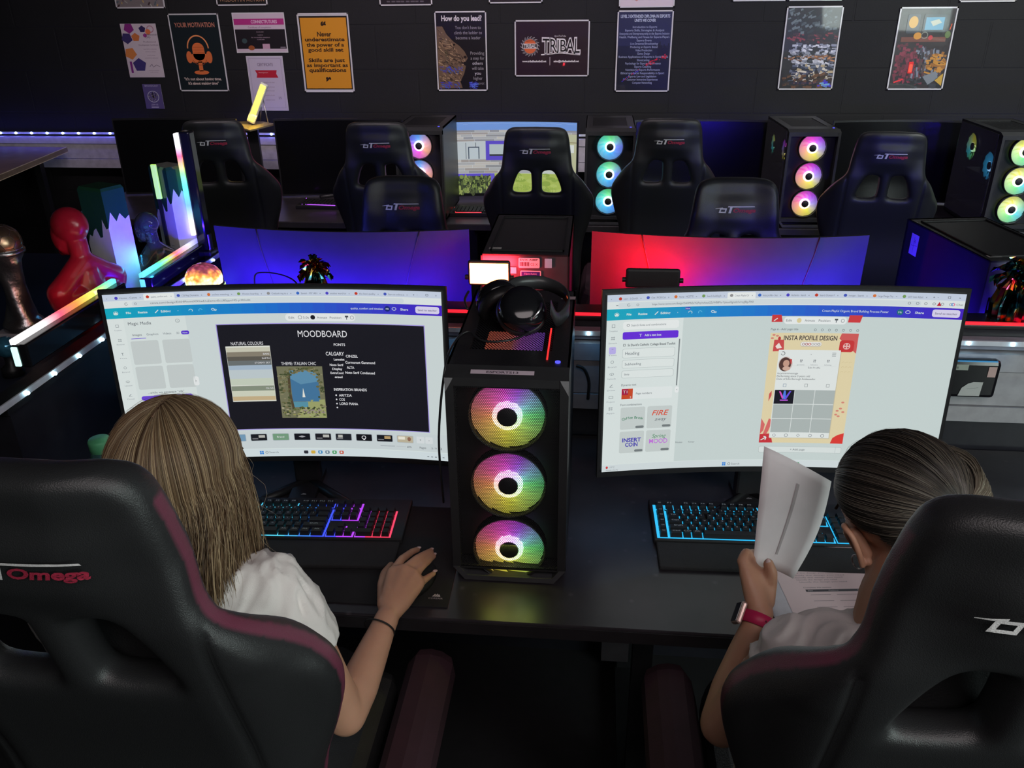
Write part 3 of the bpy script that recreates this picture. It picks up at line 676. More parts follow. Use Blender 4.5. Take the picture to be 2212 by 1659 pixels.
# ---- right screen
A = Art(1920,1080,.6886,.3835,2.05)
browser(A, ['Learn - St David\'s','Chat | MCEE Casi','Home - MCETTE','Search building b','Cream Playful Or','insta profile - Sou','Authentic - Search','Search Domain F','morgan - Search','Large Design Yay','USIT Case Adjust'], 'https://www.canva.com/design/DAHMsEeYQFzy/mAxud2ZaWB8MurYpboxiHg/edit?ui=eyJBIjp7fX0', 4)
A.ell(55,68,7,2,INK,3)
A.text('Cream Playful Organic Brand Building Process Poster',1365,128,14,WHT,3,width=352); A.ell(1600,127,17,19,(30,110,130),2); A.text('Mt',1600,128,12,WHT,3)
A.rr(435,96,465,112,7,(76,40,190),3); A.text('New',450,104,9,WHT,4)
for k in range(6): A.ring(1640+k*42,68,8,2,INK,3)
A.poly([(1780,80),(1792,54),(1804,80)],(190,30,50),3); A.ring(1862,68,10,5,(230,120,160),3); A.ring(1862,68,10,5,(60,140,220),4,a0=90,a1=270); A.text('Chat',1895,68,12,INK,3)
tf(1,0,1,0); A.rect(0,145,1920,1034,(224,234,232),1); A.rect(430,145,1920,1034,(206,219,217),2); tf(1.03,0,.932,-22)
side_icons(A, ['Templates','Elements','Text','Brand','Uploads','Draw','Projects','Apps'], 38, 215, 76)
A.rr(18,345,56,390,8,(190,180,240),3)
A.rr(90,190,395,240,14,(238,243,242),3); A.ring(118,213,8,2,INK,4); A.text('Search fonts and combinations',135,214,13,(110,118,126),4,'L',width=190)
A.rr(90,255,395,302,10,(104,44,222),3); A.text('T',188,279,18,WHT,4); A.text('Add a text box',210,279,13,WHT,4,'L',bold=.02,width=92)
A.frame(95,330,108,344,2,INK,4); A.text("St David's Catholic College Brand Toolkit",120,338,14,(70,76,84),4,'L',width=262,bold=.015)
for s, y0, y1, sz in (('Heading',360,420,20),('Subheading',432,486,15),('Body',500,550,11)):
    A.rr(92,y0,382,y1,12,(186,196,196),3); A.rr(94,y0+2,380,y1-2,11,(230,238,236),4); A.text(s,108,(y0+y1)/2,sz,(90,98,108),5,'L',width={'Heading':78,'Subheading':90,'Body':28}[s])
A.rect(400,310,407,612,(130,138,140),4); A.rr(396,620,418,660,10,(240,244,244),4); A.text('<',407,640,10,INK,5)
A.text('Dynamic text',94,594,14,(80,86,94),4,'L',width=84); A.rr(94,616,382,692,8,(232,239,238),3)
A.rect(97,620,160,688,(206,74,36),4); A.rect(99,622,134,660,(170,24,70),5); A.text('T1',117,640,18,WHT,6); A.text('2',148,676,12,WHT,6); A.text('Page numbers',178,654,13,(90,96,104),4,'L',width=90)
A.text('Font combinations',94,726,14,(80,86,94),4,'L',width=120)
for x, y in ((96,744),(248,744),(96,908),(248,908)): A.rr(x,y,x+140,y+150,10,(204,213,211),3); A.rr(x+88,y+128,x+136,y+144,7,(120,128,130),4)
for i, ch in enumerate('Coffee Break'): A.text(ch,112+i*10,822-8*math.sin(i/11*PI),17,(40,130,90),4,bold=.005) if ch != ' ' else None
A.text('FIRE',322,790,34,(222,84,60),4,width=96,shear=.3,bold=.01); A.text('away',326,832,24,(110,116,122),4,width=66,shear=.35)
A.text('INSERT',166,968,26,(70,60,180),4,width=108,bold=.03); A.text('COIN',166,1000,26,(70,60,180),4,width=72,bold=.03)
A.text('Spring',322,948,24,(60,140,90),4,width=80,shear=.3); A.text('MOOD',320,984,30,(200,110,226),4,width=104,bold=.01)
A.text('Notes',440,1000,11,(110,116,124),4); A.text('Timer',510,1000,11,(110,116,124),4)
tf(1,0,1,0)
# toolbar over the page and the poster page
A.tf = (.98,36,1,-28)
A.poly([(903,164),(955,164),(965,206),(903,206)],(208,58,62),3); A.poly([(1330,164),(1402,164),(1392,206),(1325,206)],(212,62,66),3); A.line([(915,200),(935,184)],5,WHT,4)
A.rr(972,176,1318,218,18,(238,243,242),4)
for s, x in (('Edit',1000),('Animate',1115),('Position',1196)): A.text(s,x,197,13,(84,90,98),5,width=len(s)*8)
A.ell(1056,197,13,14,(226,212,160),5); A.rect(1252,186,1270,195,INK,5); A.rect(1259,195,1263,208,INK,5); A.ring(1296,197,10,2,INK,5)
tf(1,17,1,-20); A.text('Page 6 - Add page title',905,240,12,(90,96,104),4,'L',width=150)
for k in range(7): A.ring(1148+k*38,244,7,2,(110,118,124),4)
tf(.986,30,.966,-7); X_, Y_, X2, Y2 = 906, 258, 1392, 962
A.rect(X_,Y_,X2,Y2,(232,218,176),3)
for pts, c in (([(1300,258),(1392,258),(1392,380),(1350,345),(1290,290)],(214,94,92)),([(906,800),(930,840),(925,880),(906,905)],(222,110,106)),([(950,800),(972,815),(955,880),(935,925),(920,920)],(222,110,106)),([(906,905),(970,900),(985,962),(906,962)],(206,52,60)),([(1330,925),(1355,905),(1392,890),(1392,962),(1320,962)],(226,60,52)),([(930,300),(985,300),(990,368),(928,372)],(208,78,78)),([(935,640),(948,620),(950,650),(935,690)],(212,88,86))): A.poly(pts,c,4)
A.rr(1295,300,1375,372,16,(206,56,58),5); A.ell(1335,336,20,20,(238,190,186),6)
for a, b in ((-8,-8),(8,-8),(-8,8),(8,8)): A.ell(1335+a,336+b,5,5,(200,60,60),7)
A.poly([(940,340),(958,318),(978,350),(950,355)],(245,232,222),5); A.ell(958,292,8,12,(196,60,60),5)
A.line([(915,945),(945,925),(930,920)],6,WHT,5); A.line([(945,925),(940,945)],6,WHT,5)
for x, y in ((925,270),(945,276),(918,290),(1360,690),(1352,730),(1335,745),(1368,752),(1345,780),(1330,770)): A.ell(x,y,9,6,(222,140,124),4,10)
for x in (1330,1350,1370):
    for y in (440,470,500): A.ring(x,y,8,2,(214,196,150),4,a0=180,a1=330,n=6)
A.text('INSTA RPOFILE DESIGN',1130,288,28,(60,50,56),5,width=296,bold=.02)
A.rr(1078,312,1198,342,15,(196,186,166),4); A.rr(1080,313,1196,339,13,(240,238,232),5)
for k in range(6): A.ring(1096+k*17,326,8,3,[(150,110,120),(160,40,60),(200,50,60),(170,170,176),(170,170,176),(120,124,130)][k],6)
A.rect(965,368,1312,932,(206,196,166),4); A.rect(962,362,1308,928,(232,238,236),5)
A.ring(988,384,12,3,INK,6,a0=-120,a1=170); A.text('v',1146,388,9,INK,6)
for k in range(3): A.rect(1262,378+k*9,1284,381+k*9,(120,126,132),6)
A.ell(1008,450,40,46,(214,196,190),6); A.ell(1006,452,34,44,(84,56,50),7); A.ell(1012,446,18,22,(206,160,140),8); A.ell(1016,478,22,14,(214,176,158),8); A.rect(1030,420,1042,450,(196,60,60),7)
for x, s in ((1095,'posts'),(1170,'followers'),(1246,'following')): A.text('??',x,430,16,(110,114,122),6,bold=.03); A.text(s,x,454,7,(150,154,160),6,width=40)
A.rect(1048,460,1292,461,(200,206,206),6); A.text('Edit Profile',1172,472,10,(100,104,112),6,width=68)
for s, y, w_ in (('tarynsantmessage',508,118),('Performing since 3 years old',526,186),('Duke of Edin Borough Ambassador',544,220)): A.text(s,968,y,12,(84,88,96),6,'L',width=w_)
for x in (1018,1140,1262): A.frame(x-9,575,x+9,595,2,(96,130,160) if x < 1030 else (130,136,140),6)
for i in range(3):
    for j in range(3): A.rect(966+i*115,614+j*94,1078+i*115,704+j*94,(178,188,186),6)
A.rect(966,614,1078,704,(16,16,30),7); A.tf = (.986,30,.966,-24)
A.poly([(990,642),(1000,642),(1024,690),(1012,690)],(220,80,200),8); A.poly([(1018,636),(1028,636),(1034,690),(1012,690)],(80,130,240),8); A.poly([(1050,640),(1060,640),(1036,692),(1022,692)],(110,80,230),8); A.rect(1000,694,1046,702,(190,90,220),8)
A.tf = (.986,30,.966,-7)
for k in range(5): A.ring(990+k*70,912,11,3,(140,146,150),6,n=[5,20,4,6,20][k])
tf(1,21,1,-26); A.rr(905,972,1380,1012,8,(186,196,194),3); A.rr(907,974,1378,1010,7,(224,233,231),4); A.text('+ Add page',1130,992,12,(90,96,104),5,width=84); A.rect(1345,974,1347,1010,(190,198,198),5)
tf(1,0,1,0); A.rect(0,1036,1920,1080,(216,226,228),3); tf(1,80,1,8)
for k in range(4): A.rect(640+k%2*11,1042+k//2*12,649+k%2*11,1052+k//2*12,(30,130,225),4)
A.ring(680,1053,8,2,INK,4); A.text('Search',718,1053,13,(120,126,134),4)
for k, c in enumerate(((50,60,140),(60,160,90),(220,180,70),(60,140,200),(60,160,90))): A.rr(900+k*42,1042,924+k*42,1064,5,c,4)
tf(1,0,1,4); A.ell(30,1048,7,8,(210,60,60),4); A.text('19°C',62,1048,11,(140,146,152),4); A.text('Mostly cloudy',62,1066,9,(140,146,152),4)
mr_ = make_monitor('curved monitor on the right of the tower, its screen showing a cream profile page', .3749, 1.5768, .872, -1, w=.6886, h=.3835, rad=2.05, yaw=4.2, art=A)
# ---- the two monitors seen from behind
for px, lab in ((731,'curved monitor seen from behind, washed with blue light, behind the MOODBOARD screen'),(1580,'curved monitor seen from behind, lit red on one side and blue on the other')):
    make_monitor(lab, at(px,500,y=2.17).x-(.008 if px < 1000 else 0), 2.19, .793, 1, rear=True, tilt=3)
# ---- far row
for px, wpx, lab, yw in ((378,0,'dark switched-off monitor at the far left of the back desk',0),(730,0,'dark switched-off monitor under the yellow lamp on the back desk',0),(1520,0,'dark switched-off monitor behind the far chair right of the cyan fans',0),(1955,0,'dark switched-off monitor behind the rightmost far chair',0)):
    x = at(px,258,y=4.53).x
    make_monitor(lab, x, 4.54, .765, -1, w=.69, h=.388, tilt=1)
A = Art(1000,560,.655,.372,1.6)
A.rect(0,0,1000,560,(216,222,228),0); A.rect(0,0,1000,62,(120,160,226),1)
for k in range(24): A.rect(1000*k/24,8+(k%3)*3,1000*(k+1)/24,11+(k%3)*3,(150,184,236),2)
for j, (y0, y1) in enumerate(((62,150),(290,400))):
    n = 5
    for r in range(n):
        x = -rg.random()*120
        while x < 1000:
            L_ = rg.uniform(60,200); A.rect(max(0,x),y0+(y1-y0)*r/n,min(1000,x+L_),y0+(y1-y0)*(r+1)/n-2,rg.choice([(176,178,180),(150,152,156),(196,192,186),(166,160,156)]),2); x += L_+2
A.rect(0,150,1000,290,(196,206,210),2); 
for x in range(20,260,80): A.rect(x,158,x+4,284,(60,70,84),3)
A.rect(120,190,210,284,(70,84,100),3); A.rect(128,198,202,284,(196,208,214),4)
A.rect(262,146,560,296,(96,80,206),3); A.rect(292,172,530,262,(186,200,204),4); A.rect(410,172,415,262,(70,80,90),5); A.rect(292,250,530,264,(60,66,72),5)
A.rect(0,400,330,420,(96,80,206),3); A.rect(0,420,300,560,(60,70,52),3)
for k in range(120): A.ell(rg.uniform(10,330),rg.uniform(425,555),rg.uniform(6,18),rg.uniform(8,30),rg.choice([(130,150,80),(70,80,50),(40,50,36),(156,170,96),(96,110,66)]),4,8)
A.rect(330,400,1000,560,(176,196,96),3); A.rect(300,400,330,560,(110,96,214),4)
for k in range(60): A.ell(rg.uniform(345,985),rg.uniform(410,550),rg.uniform(14,50),rg.uniform(10,24),rg.choice([(170,192,90),(186,204,110),(150,176,80)]),4,10)
A.rect(640,90,1000,400,(206,214,206),3); A.rect(860,90,1000,400,(196,198,160),4); A.rect(900,170,980,230,(226,232,226),5); A.rect(880,150,1000,156,(150,140,100),5)
make_monitor('lit monitor on the back desk showing a building with purple-framed windows', at(1112,258,y=4.5).x, 4.50, .782, -1, w=.655, h=.372, tilt=1, art=A, off=True)
# ================================================================== tower computers
def hole_mat(name, pitch, r, col=(.012,.012,.014), axis='XZ'):
    m = bpy.data.materials.new(name); m.use_nodes = True; N = m.node_tree.nodes; L = m.node_tree.links
    b = N['Principled BSDF']; b.inputs['Base Color'].default_value = (*col,1); b.inputs['Roughness'].default_value = .45
    tc = N.new('ShaderNodeTexCoord'); sp = N.new('ShaderNodeSeparateXYZ'); L.new(tc.outputs['Object'], sp.inputs[0])
    def lat(off):
        cb = N.new('ShaderNodeCombineXYZ')
        for k, a in enumerate(axis):
            md = N.new('ShaderNodeMath'); md.operation = 'MULTIPLY_ADD'; L.new(sp.outputs[a], md.inputs[0]); md.inputs[1].default_value = 1/(pitch*(1 if k == 0 else 1.732)); md.inputs[2].default_value = 100+off
            fr = N.new('ShaderNodeMath'); fr.operation = 'FRACT'; L.new(md.outputs[0], fr.inputs[0])
            su = N.new('ShaderNodeMath'); su.operation = 'SUBTRACT'; L.new(fr.outputs[0], su.inputs[0]); su.inputs[1].default_value = .5
            mu = N.new('ShaderNodeMath'); mu.operation = 'MULTIPLY'; L.new(su.outputs[0], mu.inputs[0]); mu.inputs[1].default_value = 1 if k == 0 else 1.732
            L.new(mu.outputs[0], cb.inputs[k])
        ln = N.new('ShaderNodeVectorMath'); ln.operation = 'LENGTH'; L.new(cb.outputs[0], ln.inputs[0]); return ln.outputs['Value']
    mn = N.new('ShaderNodeMath'); mn.operation = 'MINIMUM'; L.new(lat(0), mn.inputs[0]); L.new(lat(.5), mn.inputs[1])
    gt = N.new('ShaderNodeMath'); gt.operation = 'GREATER_THAN'; L.new(mn.outputs[0], gt.inputs[0]); gt.inputs[1].default_value = r
    L.new(gt.outputs[0], b.inputs['Alpha']); return m
HOLE = hole_mat('fine_perforated_mesh', .0034, .385); HOLE2 = hole_mat('top_vent_mesh', .006, .34, axis='XY'); HOLEB = hole_mat('rear_vent_mesh', .009, .40, (.05,.05,.06))
FROST = mat('clear_smoked_plastic', (.06,.06,.07), .3, alpha=.5, var=0)
def cols(name):
    R_, Y_c, G_, C_, Bl, V, Mg, O_ = (1,.05,.06),(.95,.9,.05),(.15,.9,.25),(.05,.75,.9),(.12,.12,1),(.5,.08,1),(1,.05,.75),(1,.3,.1)
    # angle runs from the left (0) down?: 0 = -x, .25 = bottom, .5 = +x, .75 = top
    return {'rainbow': [(0,O_),(.12,(1,.65,.1)),(.25,Y_c),(.38,(.55,.9,.15)),(.5,G_),(.58,(.3,.7,.9)),(.68,V),(.78,Mg),(.9,(1,.1,.35)),(1,O_)],
            'cyan': [(0,(.05,.7,.9)),(.25,(.05,.45,1)),(.5,(.12,.2,1)),(.65,(.2,.7,.5)),(.75,(.15,.9,.3)),(.88,(.05,.85,.6)),(1,(.05,.7,.9))],
            'violet': [(0,V),(.25,Mg),(.4,(1,.4,.2)),(.55,(.9,.4,.5)),(.75,(.05,.35,1)),(.9,Bl),(1,V)],
            'pink': [(0,(1,.25,.2)),(.2,(1,.7,.1)),(.33,Y_c),(.5,(.4,.3,.9)),(.62,V),(.78,Mg),(.92,(1,.1,.4)),(1,(1,.25,.2))],
            'lime': [(0,(.5,.9,.1)),(.25,G_),(.4,C_),(.55,(.4,.9,.5)),(.75,Y_c),(.9,(.8,.9,.1)),(1,(.5,.9,.1))],
            'blue': [(0,(.05,.5,1)),(.5,(.05,.6,1)),(1,(.05,.5,1))]}[name]
RAMP = {}
for nm in ('rainbow','cyan','violet','pink','lime','blue'):
    RAMP[nm] = (ramp_emit('fan_glow_'+nm, cols(nm), .75, radial=(.018,.068,1.35,.5)), ramp_emit('fan_ring_'+nm, [(p, tuple(.35+.65*q for q in c)) for p, c in cols(nm)], 3.0))
FANC = {}
def make_fan(parent, loc, R, pal, rz=0, blades=11, scale=1):
    key = (pal, R)
    f = None
    if key not in FANC:
        f = B().lathe([(R*.985,-.012),(R,-.012),(R,.012),(R*.95,.012),(R*.95,-.010),(R*.985,-.012)], n=40, axis='Y').obj('fan', BLK, parent, loc, rz); 
        gb = B(); gb.smooth = True
        for k in range(blades):
            a0 = 2*PI*k/blades; nr, na = 7, 7; vs = []
            for i in range(nr):
                r = R*(.30+.63*i/(nr-1)); sw = .55*(i/(nr-1))**1.3
                for j in range(na):
                    a = a0+sw+(j/(na-1))*2*PI/blades*1.4
                    vs.append((r*math.cos(a), .004-.008*j/(na-1), r*math.sin(a)))
            gb.add(vs, [(i*na+j, i*na+j+1, (i+1)*na+j+1, (i+1)*na+j) for i in range(nr-1) for j in range(na-1)])
        gb.obj('blades', RAMP[pal][0], f)
        B().lathe([(R*.255,-.011),(R*.38,-.009),(R*.38,.0),(R*.255,.0)], n=32, axis='Y').obj('light_ring', RAMP[pal][1], f)
        B().lathe([(0.0005,-.015),(R*.23,-.015),(R*.26,-.012),(R*.26,.005),(0.0005,.005)], n=28, axis='Y').obj('hub', BLK2, f)
        FANC[key] = f
    else: f = dup(FANC[key], parent, loc, rz)
    return f
def make_pc(label, loc, rz, w, h, d, pals, fr=.066, front_mesh=True, spacing=None, fan_z=None, near=False, glass=0, rearview=False, inner=None, num=None):
    """origin on the desk under the front face's middle; the front looks to -y"""
    t = thing('tower_computer', label, 'computer', loc, rz)
    b = B(); th = .004
    b.b2((-w/2,.03,.012),(-w/2+th,d,h)) if glass != -1 else b.b2((-w/2,.03,.012),(-w/2+th,d,.09))
    b.b2((w/2-th,.03,.012),(w/2,d,h))
    b.b2((-w/2,.03,.012),(w/2,d,.02)); b.b2((-w/2+th,.06,.02),(w/2-th,d,.09))
    b.b2((-w/2,d-.004,.012),(w/2,d,h)) if not rearview else b.b2((-w/2,d-.004,.012),(w/2,d,.16)).b2((-w/2,d-.004,.31),(w/2,d,h)).b2((-w/2,d-.004,.16),(-.055,d,.31)).b2((.075,d-.004,.16),(w/2,d,.31))
    # top frame with an opening for the vent
    b.b2((-w/2,.03,h-.008),(-w*.36,d,h)); b.b2((w*.34,.03,h-.008),(w/2,d,h)); b.b2((-w*.36,.03,h-.008),(w*.34,.10,h)); b.b2((-w*.36,d-.07,h-.008),(w*.34,d,h))
    b.obj('case', MET, t)
    # front panel: frame round the mesh, chamfered foot and slanted top lip
    fp = B(); fw_ = .028 if near else .02
    fp.b2((-w/2,-.001,.03),(-w/2+fw_*.55,.03,h-.012)); fp.b2((w/2-fw_*.55,-.001,.03),(w/2,.03,h-.012)); fp.b2((-w/2,0,h-.03),(w/2,.03,h-.012)); fp.b2((-w/2+.0,0,.03),(w/2,.03,.037 if near else .045))
    n = len(fp.v); fp.add([(-w/2,0,h-.012),(w/2,0,h-.012),(w/2,.03,h),(-w/2,.03,h),(-w/2,.03,h-.012),(w/2,.03,h-.012)], [(0,1,2,3),(0,3,4),(1,5,2)])
    fp.obj('front_frame', BLK2, t)
    ft = B(); ft.prism([(-w/2,.034),(-w/2+.022,.004),(w/2-.022,.004),(w/2,.034),(w/2-.012,.034),(w/2-.026,.015),(-w/2+.026,.015),(-w/2+.012,.034)], -.003, .03); ft.obj('front_foot', mat('dark_grey_trim', (.05,.05,.055), .35), t)
    mw, mh = w-2*fw_*.5, h-.062
    o = B().add([(-mw/2,0,-mh/2),(mw/2,0,-mh/2),(mw/2,0,mh/2),(-mw/2,0,mh/2)], [(0,1,2,3)]) if 0 else None
    if near:
        q = B(); q.add([(-mw/2,0,-mh/2),(mw/2,0,-mh/2),(mw/2,0,mh/2),(-mw/2,0,mh/2)], [(0,1,2,3)]); q.obj('front_mesh', HOLE, t, (0,.0,.034+mh/2))
    B().b2((-w/2+.005,.045,.03),(w/2-.005,.048,h-.02)).obj('inner_plate', BLK2, t)
    zz = fan_z or [h-.075-i*(.128 if spacing is None else spacing) for i in range(3)]
    for z, p in zip(zz, pals): make_fan(t, (0,.017 if near else -.004+.022,z), fr, p)
    q = B(); q.add([(-w*.36,-(d-.17)/2,0),(w*.34,-(d-.17)/2,0),(w*.34,(d-.17)/2,0),(-w*.36,(d-.17)/2,0)], [(0,1,2,3)]); q.obj('top_vent', HOLE2, t, (0,.10+(d-.17)/2,h-.002))
    if near: B().b2((-.055,.10,h-.014),(.055,.22,h-.013)).obj('top_fan_glow', ramp_emit('top_glow', [(0,(1,.15,.05)),(.45,(1,.2,.15)),(.6,(.6,.1,.8)),(1,(.3,.1,1))], .3, 'LIN', 'X', length=.12), t)
    if glass:
        x = glass*(w/2+.002)
        gl = B().b2((x-.002,.035,.03),(x+.002,d-.01,h-.01)).obj('glass_side', mat('smoked_glass', (.3,.3,.34), .05, trans=.85, var=0, ior=1.3), t)
        B().b2((w/2-.03 if glass < 0 else -w/2+.01,.07,.10),(w/2-.02 if glass < 0 else -w/2+.02,d-.03,h-.03)).obj('motherboard', mat('dark_circuit_board', (.02,.025,.03), .5), t)
        B().b2((-w/2+.03,.12,.20),(w/2-.03,.36,.24), bev=.005).obj('graphics_card', mat('grey_card', (.1,.1,.11), .4), t)
        for k, (yy, zz_, rr, pp) in enumerate(inner or ()):
            f = make_fan(t, (glass*(w/2-.03),yy,zz_), rr, pp, PI/2)
    B().cyl((w*.40,.05,h),(w*.40,.05,h+.002),.005,n=14).obj('power_button', mat('blue_power_ring', (.02,.02,.1), .3, emit=(.1,.1,1), es=1.2), t)
    return t
pcx = .5*(at(960,801,y=1.3).x+at(1228,811,y=1.3).x)
pc = make_pc('black tower computer between the two bright screens with three rainbow fans', (pcx,1.3,DZ), 0, .218, .453, .435, ('rainbow',)*3, fr=.0715, near=True, fan_z=[at(1093,899,y=1.31).z-DZ, at(1096,1047,y=1.31).z-DZ, at(1097,1185,y=1.31).z-DZ])
a = Art(380,34,.112,.0098); a.rect(0,0,380,34,(190,172,184),0); a.text('ESPORTS13',190,17,17,(60,50,60),1,width=190,bold=.02)
for k in (-1,1):
    q = B(); q.prism([(k*.109,-.001),(k*.109,-.030),(k*.096,-.006),(k*.094,-.001)], -.0015, .028); q.obj('corner_trim', mat('pale_corner_trim', (.22,.22,.23), .35), pc, (0,0,.442))
lab = a.obj('label_strip', STICK, pc, (-.008,.0135,.4475), (math.radians(-68),0,0)); lab['label'] = 'white printed name strip'
rl = B().b2((.066,.06,.4533),(.069,.21,.4545)).obj('light_line', mat('red_line', (.3,.02,.02), .3, emit=(1,.03,.03), es=1.2), pc); rl['label'] = 'thin red light line on the lid'
a = Art(10,6,.03,.018); a.rect(0,0,10,6,(200,180,186),0); a.obj('sticker', STICK, pc, (.095,.385,.4545), (-PI/2,0,0))
# glow of the fans, shed downwards on the desk
area('fan_light', (pcx,1.30,DZ+.09), (pcx,1.22,DZ), .10, .01, .05, (.75,.9,.1))
# far towers, fronts towards us
def far_pc(label, px, pals, rz=0, glass=0, inner=None, y=4.0):
    x = at(px,319,y=y).x
    return make_pc(label, (x,y,DZ), math.radians(rz), .232, .453, .44, pals, fr=.0635, spacing=.1285, glass=glass, inner=inner, fan_z=[.370,.2425,.115])
far_pc('far black tower computer with blue and violet fans, partly behind a chair', 904, ('violet',)*3)
far_pc('far black tower computer with three cyan-blue fans beside the lit picture screen', 1318, ('cyan',)*3)
far_pc('far black tower computer with three pink and yellow fans', 1757, ('pink',)*3, 2, -1, ((.14,.34,.055,'pink'),(.36,.33,.055,'lime')))
far_pc('far tower computer at the right edge with green-yellow fans', 2221, ('lime',)*3, 1, -1, ((.12,.29,.066,'blue'),(.33,.34,.066,'lime')), y=3.93)
# ---- towers seen from behind
def rear_pc(label, x, y, rz, stick, glow):
    """rear face at y, body running away from us"""
    w, h, d = .222, .453, .40
    t = thing('tower_computer', label, 'computer', (x,y,DZ), math.radians(rz))
    b = B(); b.b2((-w/2,0,.01),(w/2,d,.014)); b.b2((-w/2,0,.01),(-w/2+.004,d,h)); b.b2((w/2-.004,0,.01),(w/2,d,h)); b.b2((-w/2,0,h-.004),(w/2,d,h)); b.b2((-w/2,d-.01,.01),(w/2,d,h))
    b.obj('case', MET, t)
    b = B(); b.b2((-w/2+.004,.002,.36),(w/2-.004,.006,h-.004)); b.b2((-w/2+.004,.002,.014),(w/2-.004,.006,.19)); b.b2((-w/2+.004,.002,.19),(-w/2+.02,.006,.36)); b.b2((w/2-.012,.002,.19),(w/2-.004,.006,.36)); b.b2((-w/2+.06,.002,.19),(-w/2+.07,.006,.36))
    b.obj('rear_plate', mat('dark_steel', (.09,.09,.10), .35, metal=.4), t)
    q = B(); q.add([(-.075,0,-.085),(.085,0,-.085),(.085,0,.085),(-.075,0,.085)], [(0,1,2,3)]); q.obj('rear_vent', HOLEB, t, (.015,.004,.275))
    B().b2((-.06,.03,.20),(.095,.034,.35)).obj('inner_panel', mat('dim_interior', (.1,.1,.12), .5), t)
    p = B(); 
    for k in range(5): p.b2((-w/2+.024,.0,.20+k*.032),(-w/2+.052,.004,.222+k*.032))
    p.obj('ports', mat('port_metal', (.25,.25,.28), .3, metal=.8), t)
    r = B(); r.b2((-w/2+.02,.03,h),(w/2-.015,.035,h+.003)); r.b2((-w/2+.02,d-.04,h),(w/2-.015,d-.035,h+.003)); r.b2((-w/2+.02,.03,h),(-w/2+.024,d-.035,h+.003)); r.b2((w/2-.019,.03,h),(w/2-.015,d-.035,h+.003))
    r.obj('lid_rim', BLK2, t)
    s = Art(40,20,.032,.017); s.rect(0,0,40,20,(206,200,196),0); s.text('E-21',20,10,7,(120,110,110),1); s.obj('sticker', STICK, t, stick, (-PI/2,0,0)); 
    return t
rx = .5*(at(1043,545,y=2.005).x+at(1227,545,y=2.005).x)
r1 = rear_pc('tower computer seen from behind in the centre, washed in red and magenta light, with stickers', rx, 2.0, 0, (-.08,.05,.4535), 0)
def sticker(W, H, w, h, loc, parent, f, name='sticker'):
    a = Art(W,H,w,h); f(a); return a.obj(name, STICK, parent, loc)
def s1(a): a.rr(0,0,100,54,6,(214,206,212),0); a.text('EVX AMP',50,10,9,(60,50,60),1,width=86,bold=.02); [a.rect(6+k*5,22,8.5+k*5+(k%3),44,(60,50,60),1) for k in range(9)]; a.text('CE X',74,34,14,(60,50,60),1,width=34)
def s2(a): a.rr(0,0,100,54,6,(216,206,214),0); a.rect(5,5,95,26,(40,40,130),1); a.text('E-Sports Academy',50,15,8,(200,200,230),2,width=60); a.text('00090816',50,37,11,(70,60,80),1,width=84,bold=.04); a.text('---',50,48,5,(70,60,80),1)
sticker(100,54,.053,.026,(.010,-.002,.432),r1,s1); sticker(100,54,.052,.028,(.014,-.002,.398),r1,s2)
sticker(50,30,.032,.016,(-.038,-.002,.412),r1,lambda a:(a.rect(0,0,50,30,(210,196,206),0),a.text('01',20,12,14,(110,80,100),1)))
sticker(20,28,.018,.024,(.058,-.002,.432),r1,lambda a:a.rect(0,0,20,28,(150,200,220),0))
r2 = rear_pc('tower computer seen from behind at the right edge, its rear lit blue', 1.055, 2.03, 9, (-.08,.035,.4535), 1)
sticker(120,26,.062,.015,(-.03,-.002,.415),r2,lambda a:(a.rr(0,0,120,26,4,(150,150,190),0),[a.rect(10+k*7,5,13+k*7+(k%3),21,(60,60,90),1) for k in range(14)]))
sticker(100,54,.05,.026,(.045,-.002,.405),r2,s2)
a = Art(40,60,.04,.058); a.rect(0,0,40,60,(170,170,174),0); a.line([(18,8),(18,54)],1.5,(110,110,120),1); a.line([(6,34),(36,30)],1.5,(110,110,120),1); a.text('4',22,20,12,(90,90,100),1)
q = a.obj('sticker', STICK, r2, (-.1115,.34,.395), (0,0,-PI/2)); q['label'] = 'white paper note on the side panel'
area('port_light', (-.06,-.10,.30), (0,.02,.3), .12, .02, .5, (.05,.1,1), parent=r2)
